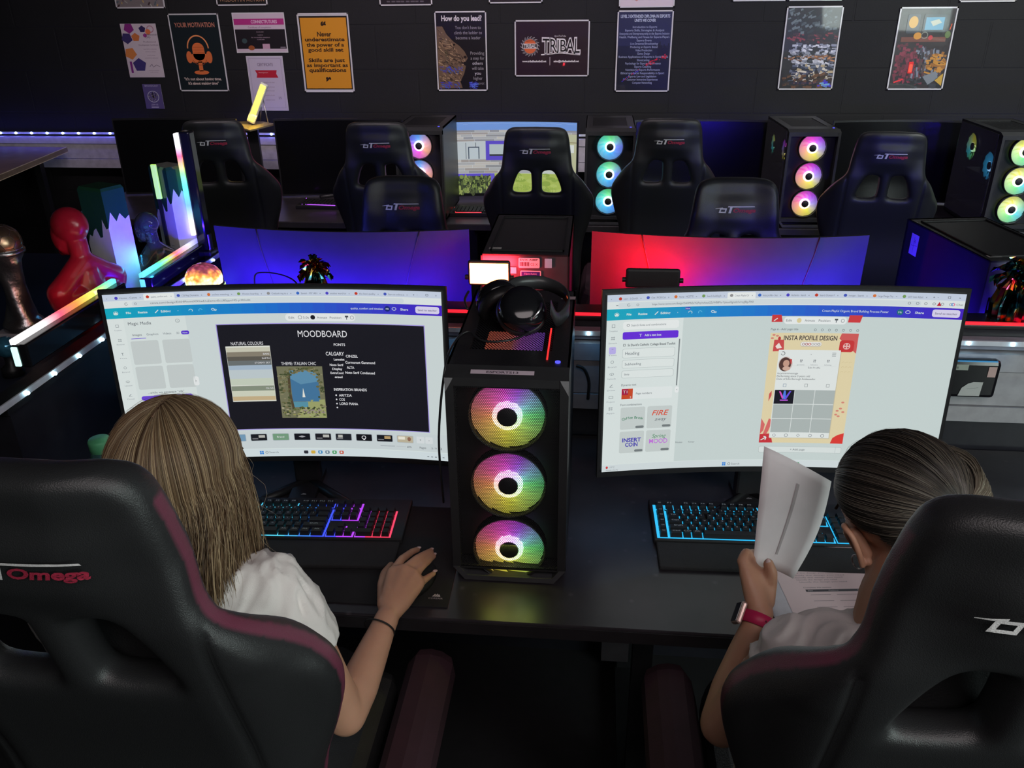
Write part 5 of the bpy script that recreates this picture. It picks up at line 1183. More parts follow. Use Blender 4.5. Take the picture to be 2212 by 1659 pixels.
# ================================================================== keyboards, mat, mouse
KEY = mat('black_keycap', (.012,.012,.013), .5, bump=500, bd=.1)
def keyboard(label, x0, y0, w, rz, palette, macro, z=DZ, legends=(150,160,165)):
    """front-left corner at x0,y0; x right, y away"""
    t = thing('keyboard', label, 'keyboard', (x0,y0,z), rz)
    u = .0183; rows = 6; mx = .021 if macro else 0
    d = .150
    B().b2((0,0,0),(w,d,.014), bev=.003).obj('case', BLK2, t)
    B().b2((.004,-.085,0),(w-.004,-.002,.010), bev=.003).obj('wrist_rest', mat('textured_rubber', (.022,.021,.023), .8, bump=700, bd=.8), t)
    ly = []   # key centres x, row, width
    X = .012+mx
    R0_ = [(0,1)]+[(2+i,1) for i in range(4)]+[(6.5+i,1) for i in range(4)]+[(11+i,1) for i in range(4)]
    R1 = [(i,1) for i in range(13)]+[(13,2)]
    R2_ = [(0,1.5)]+[(1.5+i,1) for i in range(12)]+[(13.5,1.5)]
    R3_ = [(0,1.75)]+[(1.75+i,1) for i in range(11)]+[(12.75,2.25)]
    R4_ = [(0,2.25)]+[(2.25+i,1) for i in range(10)]+[(12.25,2.75)]
    R5_ = [(0,1.5),(1.5,1),(2.5,1.25),(3.75,6),(9.75,1.25),(11,1.25),(12.25,1.25),(13.5,1.5)]
    for r, row in enumerate((R5_,R4_,R3_,R2_,R1,R0_)):
        for a, k in row: ly.append((X+(a+k/2)*u, r, k))
    NX = X+15.35*u
    for r in (3,4,5):
        for i in range(3): ly.append((NX+(i+.5)*u, r, 1))
    for a, r in ((0,0),(1,0),(2,0),(1,1)): ly.append((NX+(a+.5)*u, r, 1))
    PX = NX+3.35*u
    if not macro or True:
        for r in (1,2,3,4):
            for i in range(4): ly.append((PX+(i+.5)*u, r, 1))
        ly.append((PX+u, 0, 2)); ly.append((PX+2.5*u, 0, 1)); ly.append((PX+3.5*u, 0, 1))
    mk = [(.012+.009, r, 1) for r in range(6)] if macro else []
    rowy = lambda r: .014+r*.0195+(.006 if r > 4.5 else 0)
    # lit plate between the keys
    a = B(); segs = []
    def plate(xa, xb, ya, yb): segs.append((xa,xb,ya,yb))
    plate(X-.003, X+15*u+.003, rowy(0)-.0115, rowy(4)+.011); [plate(X+p*u-.001, X+q*u+.001, rowy(5)-.010, rowy(5)+.008) for p, q in ((0,1),(2,6),(6.5,10.5),(11,15))]
    plate(NX-.002, NX+3*u+.003, rowy(3)-.0115, rowy(5)+.009); plate(NX-.002, NX+3*u+.003, rowy(0)-.0115, rowy(0)+.008); plate(NX+u-.001, NX+2*u+.002, rowy(0), rowy(1)+.008); plate(PX-.001, PX+4*u+.003, rowy(0)-.0115, rowy(4)+.008)
    if macro: plate(.010-.003, .012+u+.001, rowy(0)-.0115, rowy(5)+.008)
    A = Art(1000, 1000, w, 1.0)
    nv, nf, nc = [], [], []
    for xa, xb, ya, yb in segs:
        K = 10
        for i in range(K):
            p, q = xa+(xb-xa)*i/K, xa+(xb-xa)*(i+1)/K; n = len(nv); nv += [(p,ya,.0148),(q,ya,.0148),(q,yb,.0148),(p,yb,.0148)]; nf.append((n,n+1,n+2,n+3)); nc.append(palette(((p+q)/2)/w))
    me = bpy.data.meshes.new('backlight'); me.from_pydata(nv, [], nf); me.materials.append(MATS.get('key_backlight') or attr_emit('key_backlight', 1.0))
    at_ = me.color_attributes.new('Col', 'FLOAT_COLOR', 'CORNER'); arr = np.ones((len(me.loops),4), np.float32)
    for p, c in zip(me.polygons, nc): arr[p.loop_start:p.loop_start+4,:3] = c
    at_.data.foreach_set('color', arr.ravel()); o = bpy.data.objects.new('backlight', me); COL.objects.link(o); o.parent = t
    caps = {}; extra = B(); n = 0
    def cap_b(b, cx, cy, k):
        hw = k*u/2-.0011; hh = .0083; top = .0088; z0, z1 = .0152, .0255
        b.add([(cx-hw,cy-hh,z0),(cx+hw,cy-hh,z0),(cx+hw,cy+hh,z0),(cx-hw,cy+hh,z0),(cx-hw+.0018,cy-hh+.002,z1),(cx+hw-.0018,cy-hh+.002,z1),(cx+hw-.0018,cy+hh-.0012,z1),(cx-hw+.0018,cy+hh-.0012,z1)], [(4,5,6,7),(0,1,5,4),(1,2,6,5),(2,3,7,6),(3,0,4,7)])
    # the keys seen largest first: nearer rows
    for cx, r, k in sorted(ly+mk, key=lambda q: q[1]):
        cy = rowy(r)
        if n < 100:
            if k not in caps: b = B(); cap_b(b, 0, 0, k); caps[k] = b.obj('key', KEY, t, (cx,cy,0))
            else: dup(caps[k], t, (cx,cy,0))
            n += 1
        else: cap_b(extra, cx, cy, k)
    if extra.v: tag(extra.obj('keys', KEY, t), kind='stuff')
    # printed legends
    rg2 = random.Random(5); L_ = Art(1000, 1000*.15/w, w, .15)
    names = {4:'1234567890-=', 3:'QWERTYUIOP[]', 2:"ASDFGHJKL;'", 1:'ZXCVBNM,./'}
    cnt = {}
    for cx, r, k in ly:
        s = ''
        if r in names and k == 1 and cx < X+15*u:
            i = cnt.get(r, 0); off = 1 if r == 4 else 0; i2 = i-off; cnt[r] = i+1
            s = names[r][i2] if 0 <= i2 < len(names[r]) else ''
        elif r == 5 and cx < X+15*u: s = 'F'+str(1+cnt.get(5,0)); cnt[5] = cnt.get(5,0)+1
        elif r == 2 and k == 1.75: s = 'Caps'
        elif r == 3 and k == 1.5 and cx < .1: s = 'Tab'
        elif r == 1 and k > 2: s = 'Shift'
        elif r == 0 and k < 2 and cx < X+15*u: s = 'Ctrl' if cx < .07 else 'Alt'
        if s: L_.text(s, cx/w*1000, (1-(rowy(r)+.002)/.15)*L_.H, 8, legends, 1, width=8*len(s) if len(s) > 1 else None)
    for i, (cx, r, k) in enumerate(mk): L_.text('G%d' % (6-i), cx/w*1000, (1-(rowy(r)+.002)/.15)*L_.H, 8, legends, 1)
    L_.poly([(w*.46/w*1000+i_, j_+8) for i_, j_ in ((-14,6),(-6,-4),(0,-8),(5,-3),(9,-6),(15,6))], (90,90,95), 0)
    lg = L_.obj('legends', attr_emit('legend_light', .35), t, (w/2,.075,.0258), (-PI/2,0,0))
    return t
mix = lambda a, b, t: tuple(p+(q-p)*t for p, q in zip(a, b))
def pal_l(f):
    st = [(0,(.1,.6,1)),(.42,(.10,.75,1)),(.52,(.06,.35,1)),(.60,(.05,.1,1)),(.69,(.08,.08,1)),(.70,(.5,.06,1)),(.82,(.55,.06,.95)),(.835,(1,.05,.12)),(1,(1,.06,.14))]
    for (a, c), (b, d) in zip(st, st[1:]):
        if f <= b: return mix(c, d, (f-a)/(b-a))
    return st[-1][1]
pr_ = at(873,1160,z=DZ+.02); pw_ = .455; rzL = math.radians(3)
keyboard('black keyboard at the left lit cyan, blue, purple and red between the keys', pr_.x-pw_*math.cos(rzL)-.004, pr_.y-.004-pw_*math.sin(rzL), pw_, rzL, pal_l, False, z=DZ+.0035)
pl_ = at(1423,1160,z=DZ+.015)
keyboard('black keyboard at the right with bright cyan light between the keys', pl_.x-.010, pl_.y-.006, .478, math.radians(1.5), lambda f: (.03,.55,1), True, legends=(170,180,185))
mp_ = thing('mouse_mat', 'wide black mouse mat under the left keyboard, small white emblem at its corner', 'mouse mat', (-.625,1.375,DZ), math.radians(.6))
B().b2((-.375,-.165,0),(.375,.165,.003), bev=.001).obj('pad', mat('black_cloth_pad', (.014,.013,.015), .9, bump=900, bd=.5), mp_)
a = Art(100,60,.030,.018); a.poly([(26,34),(42,8),(50,20),(58,4),(66,16),(72,12),(80,34)],(190,180,184),0); a.line([(40,34),(50,14)],2,(40,36,40),1); a.line([(56,34),(64,14)],2,(40,36,40),1); a.text('CORSAIR',52,50,14,(170,160,166),0,width=92)
pe = at(939,1290,z=DZ+.004); a.obj('emblem', STICK, mp_, (pe.x+.625,pe.y-1.375,.0034), (-PI/2,0,0))
ms = thing('mouse', 'black mouse under the right hand of the long-haired person', 'mouse', (-.318,1.285,DZ+.0032), math.radians(-14))
b = B(); b.sphere((0,0,0), 1, 10, (.031,.058,.033)); 
me_ = b.v; b.v = [(x, y, max(z,0)*(1 if y < 0 else .82)) for x, y, z in b.v]; b.obj('mouse_body', BLK2, ms)
B().cyl((-.004,.03,.024),(.004,.03,.024),.008,n=16).obj('scroll_wheel', GLO, ms)
# ================================================================== things round the desk
def cable(name, label, pts, r=.002, m=BLK, cat='cable', n=6):
    return tag(B().tube(catmull(pts, n), r, 8).obj(name, m), label, cat)
# drinks bottle, green lid
bo = at(215,955,y=1.33); bo = Vector((bo.x, 1.33, DZ)); top = at(215,942,y=1.33).z-DZ
bt = thing('drinks_bottle', 'clear bottle with a round green lid behind the long-haired head', 'bottle', bo)
tb = top-.004
B().lathe([(.0005,0),(.030,0),(.032,.01),(.032,tb*.7),(.026,tb*.82),(.017,tb-.022),(.017,tb-.02)], n=32).obj('bottle_body', mat('tinted_clear_plastic', (.25,.5,.4), .1, trans=.9, var=0, ior=1.35), bt)
B().lathe([(.0005,tb-.002),(.019,tb-.002),(.021,tb-.006),(.021,tb-.026),(.019,tb-.028)], n=32).obj('lid', mat('green_plastic_lid', (.10,.42,.20), .5), bt)
# headphones lying on the near tower
HZ = DZ+.453
hp = thing('headphones', 'black over-ear headphones lying on top of the central tower computer', 'headphones', (0,0,0))
E1 = Vector((-.125,1.52,HZ+.035)); 
def cup(c, ax, r, nm):
    ax = Vector(ax).normalized(); Rm = ax.to_track_quat('Z','Y').to_matrix()
    o = B().lathe([(.0005,.026),(r*.55,.026),(r*.9,.018),(r,.004),(r*.98,-.006),(r*.6,-.008),(.0005,-.008)], c, 40, Rm).obj(nm, GLO, hp)
    B().lathe([(r*.55,-.008),(r*.70,-.030),(r*1.0,-.030),(r*1.08,-.016),(r*1.0,-.005),(r*.6,-.006)], c, 40, Rm).obj('ear_cushion', mat('black_pleather', (.014,.014,.015), .45, bump=300), o)
    return o
cup(at(1128,668,y=1.50)+Vector((0,0,0)), (.15,-.75,.62), .046, 'ear_cup')
cup(at(1075,648,y=1.60)+Vector((0,0,.0)), (-.35,.55,.35), .046, 'ear_cup')
arc = [at(1090,640,y=1.60)+Vector((0,0,.01)), at(1120,612,y=1.64), at(1175,612,y=1.66), at(1218,632,y=1.63), at(1228,662,y=1.56), at(1205,690,y=1.50), at(1190,668,y=1.47)+Vector((0,0,.004))]
pts = catmull(arc, 7); b = B(); b.smooth = True; vs = []
for p in pts:
    for s, o_ in ((-.014,-.003),(.014,-.003),(.014,.003),(-.014,.003)): vs.append(p+Vector((0,0,s))+(Vector((p.x+.06,p.y-1.55,0)).normalized()*o_))
N = len(pts); b.add(vs, [(i*4+j, i*4+(j+1)%4, (i+1)*4+(j+1)%4, (i+1)*4+j) for i in range(N-1) for j in range(4)]); b.obj('headband', mat('dark_grey_band', (.035,.035,.038), .35), hp)
B().tube(catmull([at(1148,690,y=1.47), at(1166,668,y=1.48), at(1168,640,y=1.52), at(1150,625,y=1.56)], 5), .003, 8).obj('yoke', SIL, hp)
B().tube(catmull([at(1010,668,y=1.56), at(1004,648,y=1.60), at(1012,630,y=1.64)], 5), .0025, 8).obj('microphone_boom', mat('dark_rubber', (.03,.03,.032), .5), hp)
cable('cable', 'thin black headphone cable looping over the tower lid and down its left side', [Vector((-.268,1.33,DZ+.16)), Vector((-.264,1.30,DZ+.32)), at(962,792,y=1.32), at(985,735,z=HZ+.006), at(1012,716,z=HZ+.012), at(1040,735,z=HZ+.004), at(1085,737,z=HZ+.004), at(1130,725,z=HZ+.004), at(1168,690,z=HZ+.006), at(1162,655,z=HZ+.03)], .0022)
# red lamps on the partition
RL = mat('red_lamp_diffuser', (.8,.3,.2), .4, emit=(1,.16,.045), es=22)
def panel_lamp(label, px, pyt, pyb, wpx, y, face, glow):
    c = at(px,(pyt+pyb)/2,y=y); z1 = at(px,pyt,y=y).z; z0 = at(px,pyb,y=y).z; w = (at(px+wpx/2,pyt,y=y)-at(px-wpx/2,pyt,y=y)).x; h = z1-z0
    t = thing('panel_lamp', label, 'lamp', (c.x,y,1.072))
    zz = z0-1.072
    B().box((0,0,zz+h/2), (w,.014,h), bev=.006).obj('lamp_body', BLK2, t)
    B().box((0,face*.008,zz+h/2), (w-.010,.003,h-.012), bev=.001).obj('diffuser', RL if glow else BLK2, t)
    B().cyl((0,0,0),(0,0,zz+.004),.006).b2((-.03,-.02,0),(.03,.02,.008)).obj('lamp_foot', BLK, t)
    for k in (-1,1): B().cyl((k*w/2,0,zz+.02),(k*(w/2+.008),0,zz+.02),.006,n=10).obj('hinge_knob', BLK, t)
    return t, w, h, c
rl, w, h, c = panel_lamp('small rectangular lamp glowing bright red above the tower, facing us', 1057, 562, 616, 92, 1.93, -1, True)
area('red_light', (0,.012,h+.02), (.02,.8,.06), w, .02, 1.2, (1,.03,.05), parent=rl)
rl2, w, h, c = panel_lamp('dark back of a lamp that throws red light onto the right rear monitor', 1410, 580, 622, 118, 1.955, 1, True)
area('red_light', (-.01,.014,h/2+.01), (.0,.3,.12), w*.8, .03, 8, (1,.0,.004), 150, parent=rl2)
# crystal ball light
dl = at(454,612,y=2.02); R_ = .052
cb = thing('dome_light', 'glowing faceted dome light with a green base on the low partition', 'lamp', (dl.x+.0, 1.99, dl.z-.006))
DG = bpy.data.materials.new('faceted_glow'); DG.use_nodes = True; N = DG.node_tree.nodes; L = DG.node_tree.links; bs = N['Principled BSDF']
tc = N.new('ShaderNodeTexCoord'); vo = N.new('ShaderNodeTexVoronoi'); vo.inputs['Scale'].default_value = 95; L.new(tc.outputs['Object'], vo.inputs['Vector'])
sp = N.new('ShaderNodeSeparateXYZ'); L.new(tc.outputs['Object'], sp.inputs[0]); ml = N.new('ShaderNodeMapRange'); L.new(sp.outputs['Z'], ml.inputs[0]); ml.inputs[1].default_value = .018; ml.inputs[2].default_value = .07; ml.inputs[3].default_value = -.12; ml.inputs[4].default_value = .75
nz = N.new('ShaderNodeTexNoise'); nz.inputs['Scale'].default_value = 45; L.new(tc.outputs['Object'], nz.inputs['Vector'])
ad = N.new('ShaderNodeMath'); ad.operation = 'MULTIPLY_ADD'; L.new(nz.outputs[0], ad.inputs[0]); ad.inputs[1].default_value = .8; L.new(ml.outputs[0], ad.inputs[2])
cr = N.new('ShaderNodeValToRGB'); e = cr.color_ramp.elements; e[0].position = .45; e[0].color = (1,.85,.45,1); e[1].position = 1.0; e[1].color = (.45,.06,.16,1); k_ = e.new(.72); k_.color = (1,.35,.05,1); L.new(ad.outputs[0], cr.inputs[0])
L.new(cr.outputs[0], bs.inputs['Emission Color']); mr = N.new('ShaderNodeMapRange'); L.new(ad.outputs[0], mr.inputs[0]); mr.inputs[1].default_value = .3; mr.inputs[2].default_value = 1.2; mr.inputs[3].default_value = 3.5; mr.inputs[4].default_value = .2
m2 = N.new('ShaderNodeMath'); m2.operation = 'MULTIPLY'; cr2 = N.new('ShaderNodeMapRange'); L.new(vo.outputs['Distance'], cr2.inputs[0]); cr2.inputs[1].default_value = .2; cr2.inputs[2].default_value = .7; cr2.inputs[3].default_value = 1.2; cr2.inputs[4].default_value = .5
L.new(mr.outputs[0], m2.inputs[0]); L.new(cr2.outputs[0], m2.inputs[1]); L.new(m2.outputs[0], bs.inputs['Emission Strength']); bs.inputs['Base Color'].default_value = (.3,.12,.1,1); bs.inputs['Roughness'].default_value = .1
B().lathe([(.046,.016),(.0475,.03),(.045,.042),(.037,.055),(.025,.064),(.012,.069),(.0005,.070)], n=40).obj('dome', DG, cb)
B().lathe([(.0005,.0),(.044,.0),(.050,.004),(.050,.016),(.046,.018),(.0005,.018)], n=40).obj('lamp_base', BLK, cb)
q = B().lathe([(.0505,.003),(.052,.005),(.052,.012),(.0505,.014)], n=40).obj('base_ring', ramp_emit('green_ring', [(0,(.1,.9,.3)),(.4,(.2,1,.3)),(.5,(.9,.9,.1)),(.62,(.1,.9,.2)),(1,(.1,.9,.3))], 1.0), cb)
# the X axis partition carries it: small shelf board along the rail
# foil tassel weights
def tassel(label, c, rzs, hues, n=85, s=1):
    t = thing('foil_tassel_weight', label, 'decoration', c)
    g = random.Random(rzs)
    FO = MATS.get('iridescent_foil')
    if not FO:
        FO = bpy.data.materials.new('iridescent_foil'); FO.use_nodes = True; N = FO.node_tree.nodes; L = FO.node_tree.links; b_ = N['Principled BSDF']
        lw = N.new('ShaderNodeLayerWeight'); lw.inputs[0].default_value = .4; tc = N.new('ShaderNodeTexCoord'); nz = N.new('ShaderNodeTexNoise'); nz.inputs['Scale'].default_value = 22; L.new(tc.outputs['Object'], nz.inputs['Vector'])
        cr = N.new('ShaderNodeValToRGB'); e = cr.color_ramp.elements; e[0].color = (.02,.02,.03,1); e[1].color = (.5,.1,.4,1); e[0].position = .38; e[1].position = .68
        for p, c_ in ((.46,(.05,.3,.35,1)),(.52,(.5,.4,.05,1)),(.58,(.5,.04,.1,1))): q = e.new(p); q.color = c_
        L.new(nz.outputs[0], cr.inputs[0]); L.new(cr.outputs[0], b_.inputs['Base Color']); b_.inputs['Metallic'].default_value = 1; b_.inputs['Roughness'].default_value = .16; MATS['iridescent_foil'] = FO
    b = B(); b.smooth = False; H_ = .085*s; R0 = .026*s; k = 14; vs = []
    prof = [(0,1.0),(.35,1.08),(.7,.75),(.93,.34),(1,.26)]
    for z, r in prof:
        for i in range(k*2): a = PI*i/k; rr = R0*r*(1.12 if i % 2 else .85)*(1+g.uniform(-.06,.06)); vs.append((rr*math.cos(a), rr*math.sin(a), z*H_))
    b.add(vs, [(j*2*k+i, j*2*k+(i+1)%(2*k), (j+1)*2*k+(i+1)%(2*k), (j+1)*2*k+i) for j in range(len(prof)-1) for i in range(2*k)]); b.add(vs[:2*k], [tuple(range(2*k))[::-1]])
    b.obj('foil_wrap', FO, t)
    f = B()
    for i in range(n):
        a = g.uniform(0,2*PI); el = g.uniform(-.35,1.5); L_ = g.uniform(.026,.042)*s; d = Vector((math.cos(a)*math.cos(el), math.sin(a)*math.cos(el), math.sin(el)))
        sd = d.cross(Vector((0,0,1))).normalized()*.0048*s; p = Vector((0,0,H_*.97)); vs = []
        for j in range(6):
            q = p+d*L_*j/5+Vector((0,0,-.012*s*(j/5)**3)); tw = Matrix.Rotation(j*g.uniform(.2,.6),3,d) @ sd*(.5+.7*j/5); vs += [q-tw, q+tw]
        f.add(vs, [(2*j,2*j+1,2*j+3,2*j+2) for j in range(5)])
    f.obj('foil_tuft', FO, t); return t
p = at(682,610,y=1.95); tassel('black foil tassel weight behind the left lit monitor', (p.x,1.95,1.072), 4, None, s=1.15)
p = at(2178,662,y=1.95); tassel('pink and gold foil tassel weight near the right edge', (p.x,1.95,1.072), 9, None, n=90, s=1.35)
cable('cable', 'black cable loop in front of the blue-lit rear monitor', [at(552,625,y=2.02), at(550,598,y=2.02), at(562,589,y=2.03), at(600,592,y=2.03), at(632,604,y=2.02), at(650,625,y=2.0)], .0022)
cable('cable', 'dark cable curving down the trunking beside the tower computer', [at(1245,790,y=1.86), at(1262,798,y=1.86), at(1272,825,y=1.86), at(1270,862,y=1.865)], .004)
# power box in front of the trunking at the right
sb = at(2085,813,y=1.86); S = thing('power_box', 'glossy black box with white labels fixed to the trunking at the right', 'power supply', (sb.x,1.855,sb.z))
B().box((0,0,0), (.135,.03,.095), bev=.010).obj('box_body', GLO, S)
a = Art(50,16,.045,.014); a.rect(0,0,50,16,(150,160,150),0); a.text('286',18,8,8,(60,70,60),1); a.obj('label_sticker', STICK, S, (-.03,-.0165,.032))
a = Art(20,34,.018,.026); a.rect(0,0,20,34,(186,160,156),0); a.obj('label_sticker', STICK, S, (.047,-.0165,.022))
a = Art(60,60,.05,.036); a.poly([(0,60),(6,26),(20,8),(34,0),(60,0),(58,60)],(176,180,178),0); a.line([(20,30),(50,24)],1.5,(120,124,124),1); a.obj('label_sticker', STICK, S, (.008,-.0165,-.022))
B().tube([(-.03,0,-.04),(-.034,0,-.08),(-.036,.0,-.13)], .007, 8).obj('cord', BLK, S)
# ================================================================== left display: light bars, trophy, bust, boxes
BAR = {'a': ramp_emit('bar_light_a', [(0,(1,1,1)),(.28,(1,.95,.95)),(.42,(1,.1,.2)),(.55,(1,.3,.05)),(.66,(1,.8,.1)),(.76,(.3,1,.15)),(.9,(.1,.9,.9)),(1,(.05,.4,1))], 1.2, 'LIN', 'Y', length=.52),
       'b': ramp_emit('bar_light_b', [(0,(.1,.8,1)),(.25,(.1,1,.5)),(.42,(.6,.9,.1)),(.55,(1,.2,.1)),(.66,(1,.5,.5)),(.8,(.9,.9,1)),(1,(.15,.15,1))], 1.05, 'LIN', 'Y', length=.36),
       'v': ramp_emit('bar_light_v', [(0,(1,.9,.8)),(.1,(.95,.95,1)),(.3,(.15,.5,1)),(.5,(.1,1,.9)),(.62,(.3,1,.2)),(.72,(1,.6,.1)),(.80,(1,.1,.15)),(.9,(.95,.9,1)),(1,(1,1,1))], 1.2, 'LIN', 'Z', length=.30)}
def light_bar(label, y0, y1, key, z=1.008):
    x = -1.245; L_ = y1-y0; t = thing('light_bar', label, 'light bar', (x,(y0+y1)/2,z))
    B().b2((-.018,-L_/2,0),(.018,L_/2,.055), bev=.004).obj('bar_body', GLO, t)
    q = B().b2((-.021,-L_/2+.002,.052),(-.006,L_/2-.002,.066), bev=.003).obj('diffuser', BAR[key], t)
    e = B().b2((-.018,-L_/2-.004,.004),(-.004,-L_/2+.003,.05), bev=.002).obj('end_diffuser', mat('end_glow_'+key, (.5,.6,.6), .3, emit=(.55,1,.9) if key == 'a' else (.05,.6,1), es=1.3), t)
    return t
pa = at(20,735,x=-1.262); pb = at(300,592,x=-1.262)
light_bar('rainbow light bar lying on the left partition, white at its near end', pa.y, pa.y+.43, 'a', pa.z-.066)
light_bar('shorter rainbow light bar further back on the left partition, cyan near end', pb.y, at(428,523,x=-1.262).y, 'b', pb.z-.066)
vt = at(384,286,y=2.50); vb = at(424,505,y=2.50)
t = thing('light_bar', 'upright light bar glowing white, orange, green and blue by the corner', 'light bar', ((vb.x+vt.x)/2+.012,2.50,vb.z-.03))
hh = vt.z-vb.z
B().b2((-.004,-.02,-.02),(.03,.02,hh+.035), bev=.006).obj('bar_body', mat('reflective_black', (.03,.03,.035), .08, metal=.6, var=0), t)
q = B().b2((-.007,-.012,-hh/2),(.007,.012,hh/2), bev=.002).obj('diffuser', BAR['v'], t, (-.011,-.012,hh/2+.03))
B().b2((-.02,-.03,-.06),(.04,.03,-.02), bev=.004).obj('stand_clamp', BLK, t)
B().cyl((.025,0,-.04),(.025,0,.03),.012).obj('hinge', SIL, t)
# cabinet that carries the display
SHZ = .955
cbn = thing('cabinet', 'low dark cabinet at the left carrying the trophy, the red bust and the boxes', 'cabinet', (-1.68,2.1,0))
B().b2((-.4,-.62,.06),(.395,.60,SHZ-.02)).obj('cabinet_body', mat('matt_black_board', (.012,.012,.016), .6), cbn); B().b2((-.41,-.63,SHZ-.02),(.40,.61,SHZ), bev=.003).obj('cabinet_top', mat('dark_blue_board', (.02,.025,.04), .35), cbn)
for k in (-1,1): B().b2((k*.2-.19,-.635,.09),(k*.2+.19,-.622,SHZ-.05), bev=.003).obj('cabinet_door', mat('matt_black_board', (.012,.012,.016)), cbn)
# football trophy
TG = mat('antique_gold', (.30,.19,.12), .3, metal=.9, bump=60); TS = mat('cast_silver', (.34,.33,.34), .28, metal=.95, bump=90, bd=.6)
tx = at(55,700,y=1.93).x; tz = SHZ; th_ = at(30,484,y=1.95).z-tz
tr = thing('trophy', 'silver twisted trophy topped with a bronze football', 'trophy', (tx-.01,1.94,tz))
B().b2((-.055,-.055,0),(.055,.055,.035), bev=.004).obj('plinth', mat('clear_plinth', (.4,.42,.46), .12, metal=.3), tr)
rb_ = .047; zb = th_-rb_
prof = [(.050,.035),(.050,.055),(.040,.06),(.030,.10),(.026,.15),(.030,.19),(.040,.225),(.046,.24),(.047,zb-.012)]; sc_ = (zb-.012-.035)/(.25-.035)
vs = []; n = 48; st_ = 26
def pr(q):
    for (r1, z1), (r2, z2) in zip(pp_, pp_[1:]):
        if z1 <= q <= z2: return r1+(r2-r1)*(q-z1)/(z2-z1+1e-9)
    return pp_[-1][0]
pp_ = [(r, .035+(z-.035)*(sc_ if z < .245 else 1)) for r, z in prof[:-1]]+[(.045, zb-.012)]
for j in range(st_+1):
    z = .035+(zb-.012-.035)*j/st_
    for i in range(n):
        a = 2*PI*i/n; r = pr(z)*(1+.10*math.cos(3*a+z*34)*(1 if .055 < z < zb-.04 else 0)*abs(1)); vs.append((r*math.cos(a), r*math.sin(a), z))
b = B(); b.smooth = True; b.add(vs, [(j*n+i, j*n+(i+1)%n, (j+1)*n+(i+1)%n, (j+1)*n+i) for j in range(st_) for i in range(n)]); b.obj('twisted_stem', TS, tr)
B().lathe([(.040,zb-.03),(.049,zb-.026),(.049,zb-.018),(.041,zb-.012)], n=40).obj('collar', TS, tr)
bm = bmesh.new(); bmesh.ops.create_icosphere(bm, subdivisions=1, radius=1)
# truncated icosahedron seams: bevel the corners of an icosahedron, inset each panel
bmesh.ops.bevel(bm, geom=list(bm.verts), offset=.36, offset_type='OFFSET', segments=1, affect='VERTICES', profile=.5)
bmesh.ops.subdivide_edges(bm, edges=list(bm.edges), cuts=0)
r_ = bmesh.ops.inset_individual(bm, faces=list(bm.faces), thickness=.045, depth=.0)
inner = [f_ for f_ in bm.faces if len(f_.verts) > 4]; iv = {v for f_ in inner for v in f_.verts}
bmesh.ops.triangulate(bm, faces=inner); bmesh.ops.subdivide_edges(bm, edges=[e_ for e_ in bm.edges], cuts=2, use_grid_fill=True)
for v in bm.verts: v.co = v.co.normalized()*rb_
me = bpy.data.meshes.new('football'); 
for v in bm.verts:
    pass
bm.to_mesh(me); bm.free(); smooth(me); fo = mesh_obj('football', me, TG, tr); fo.location = (0,0,zb)
# dark seams on the ball
bm = bmesh.new(); bmesh.ops.create_icosphere(bm, subdivisions=1, radius=1); bmesh.ops.bevel(bm, geom=list(bm.verts), offset=.36, offset_type='OFFSET', segments=1, affect='VERTICES', profile=.5)
b = B()
for e_ in bm.edges:
    p, q = e_.verts[0].co, e_.verts[1].co; b.tube([((p*(1-i/4)+q*i/4).normalized()*(rb_+.0001)) for i in range(5)], .0009, 5)
bm.free(); sm_ = b.obj('seams', mat('dark_seam', (.05,.03,.03), .5), fo)
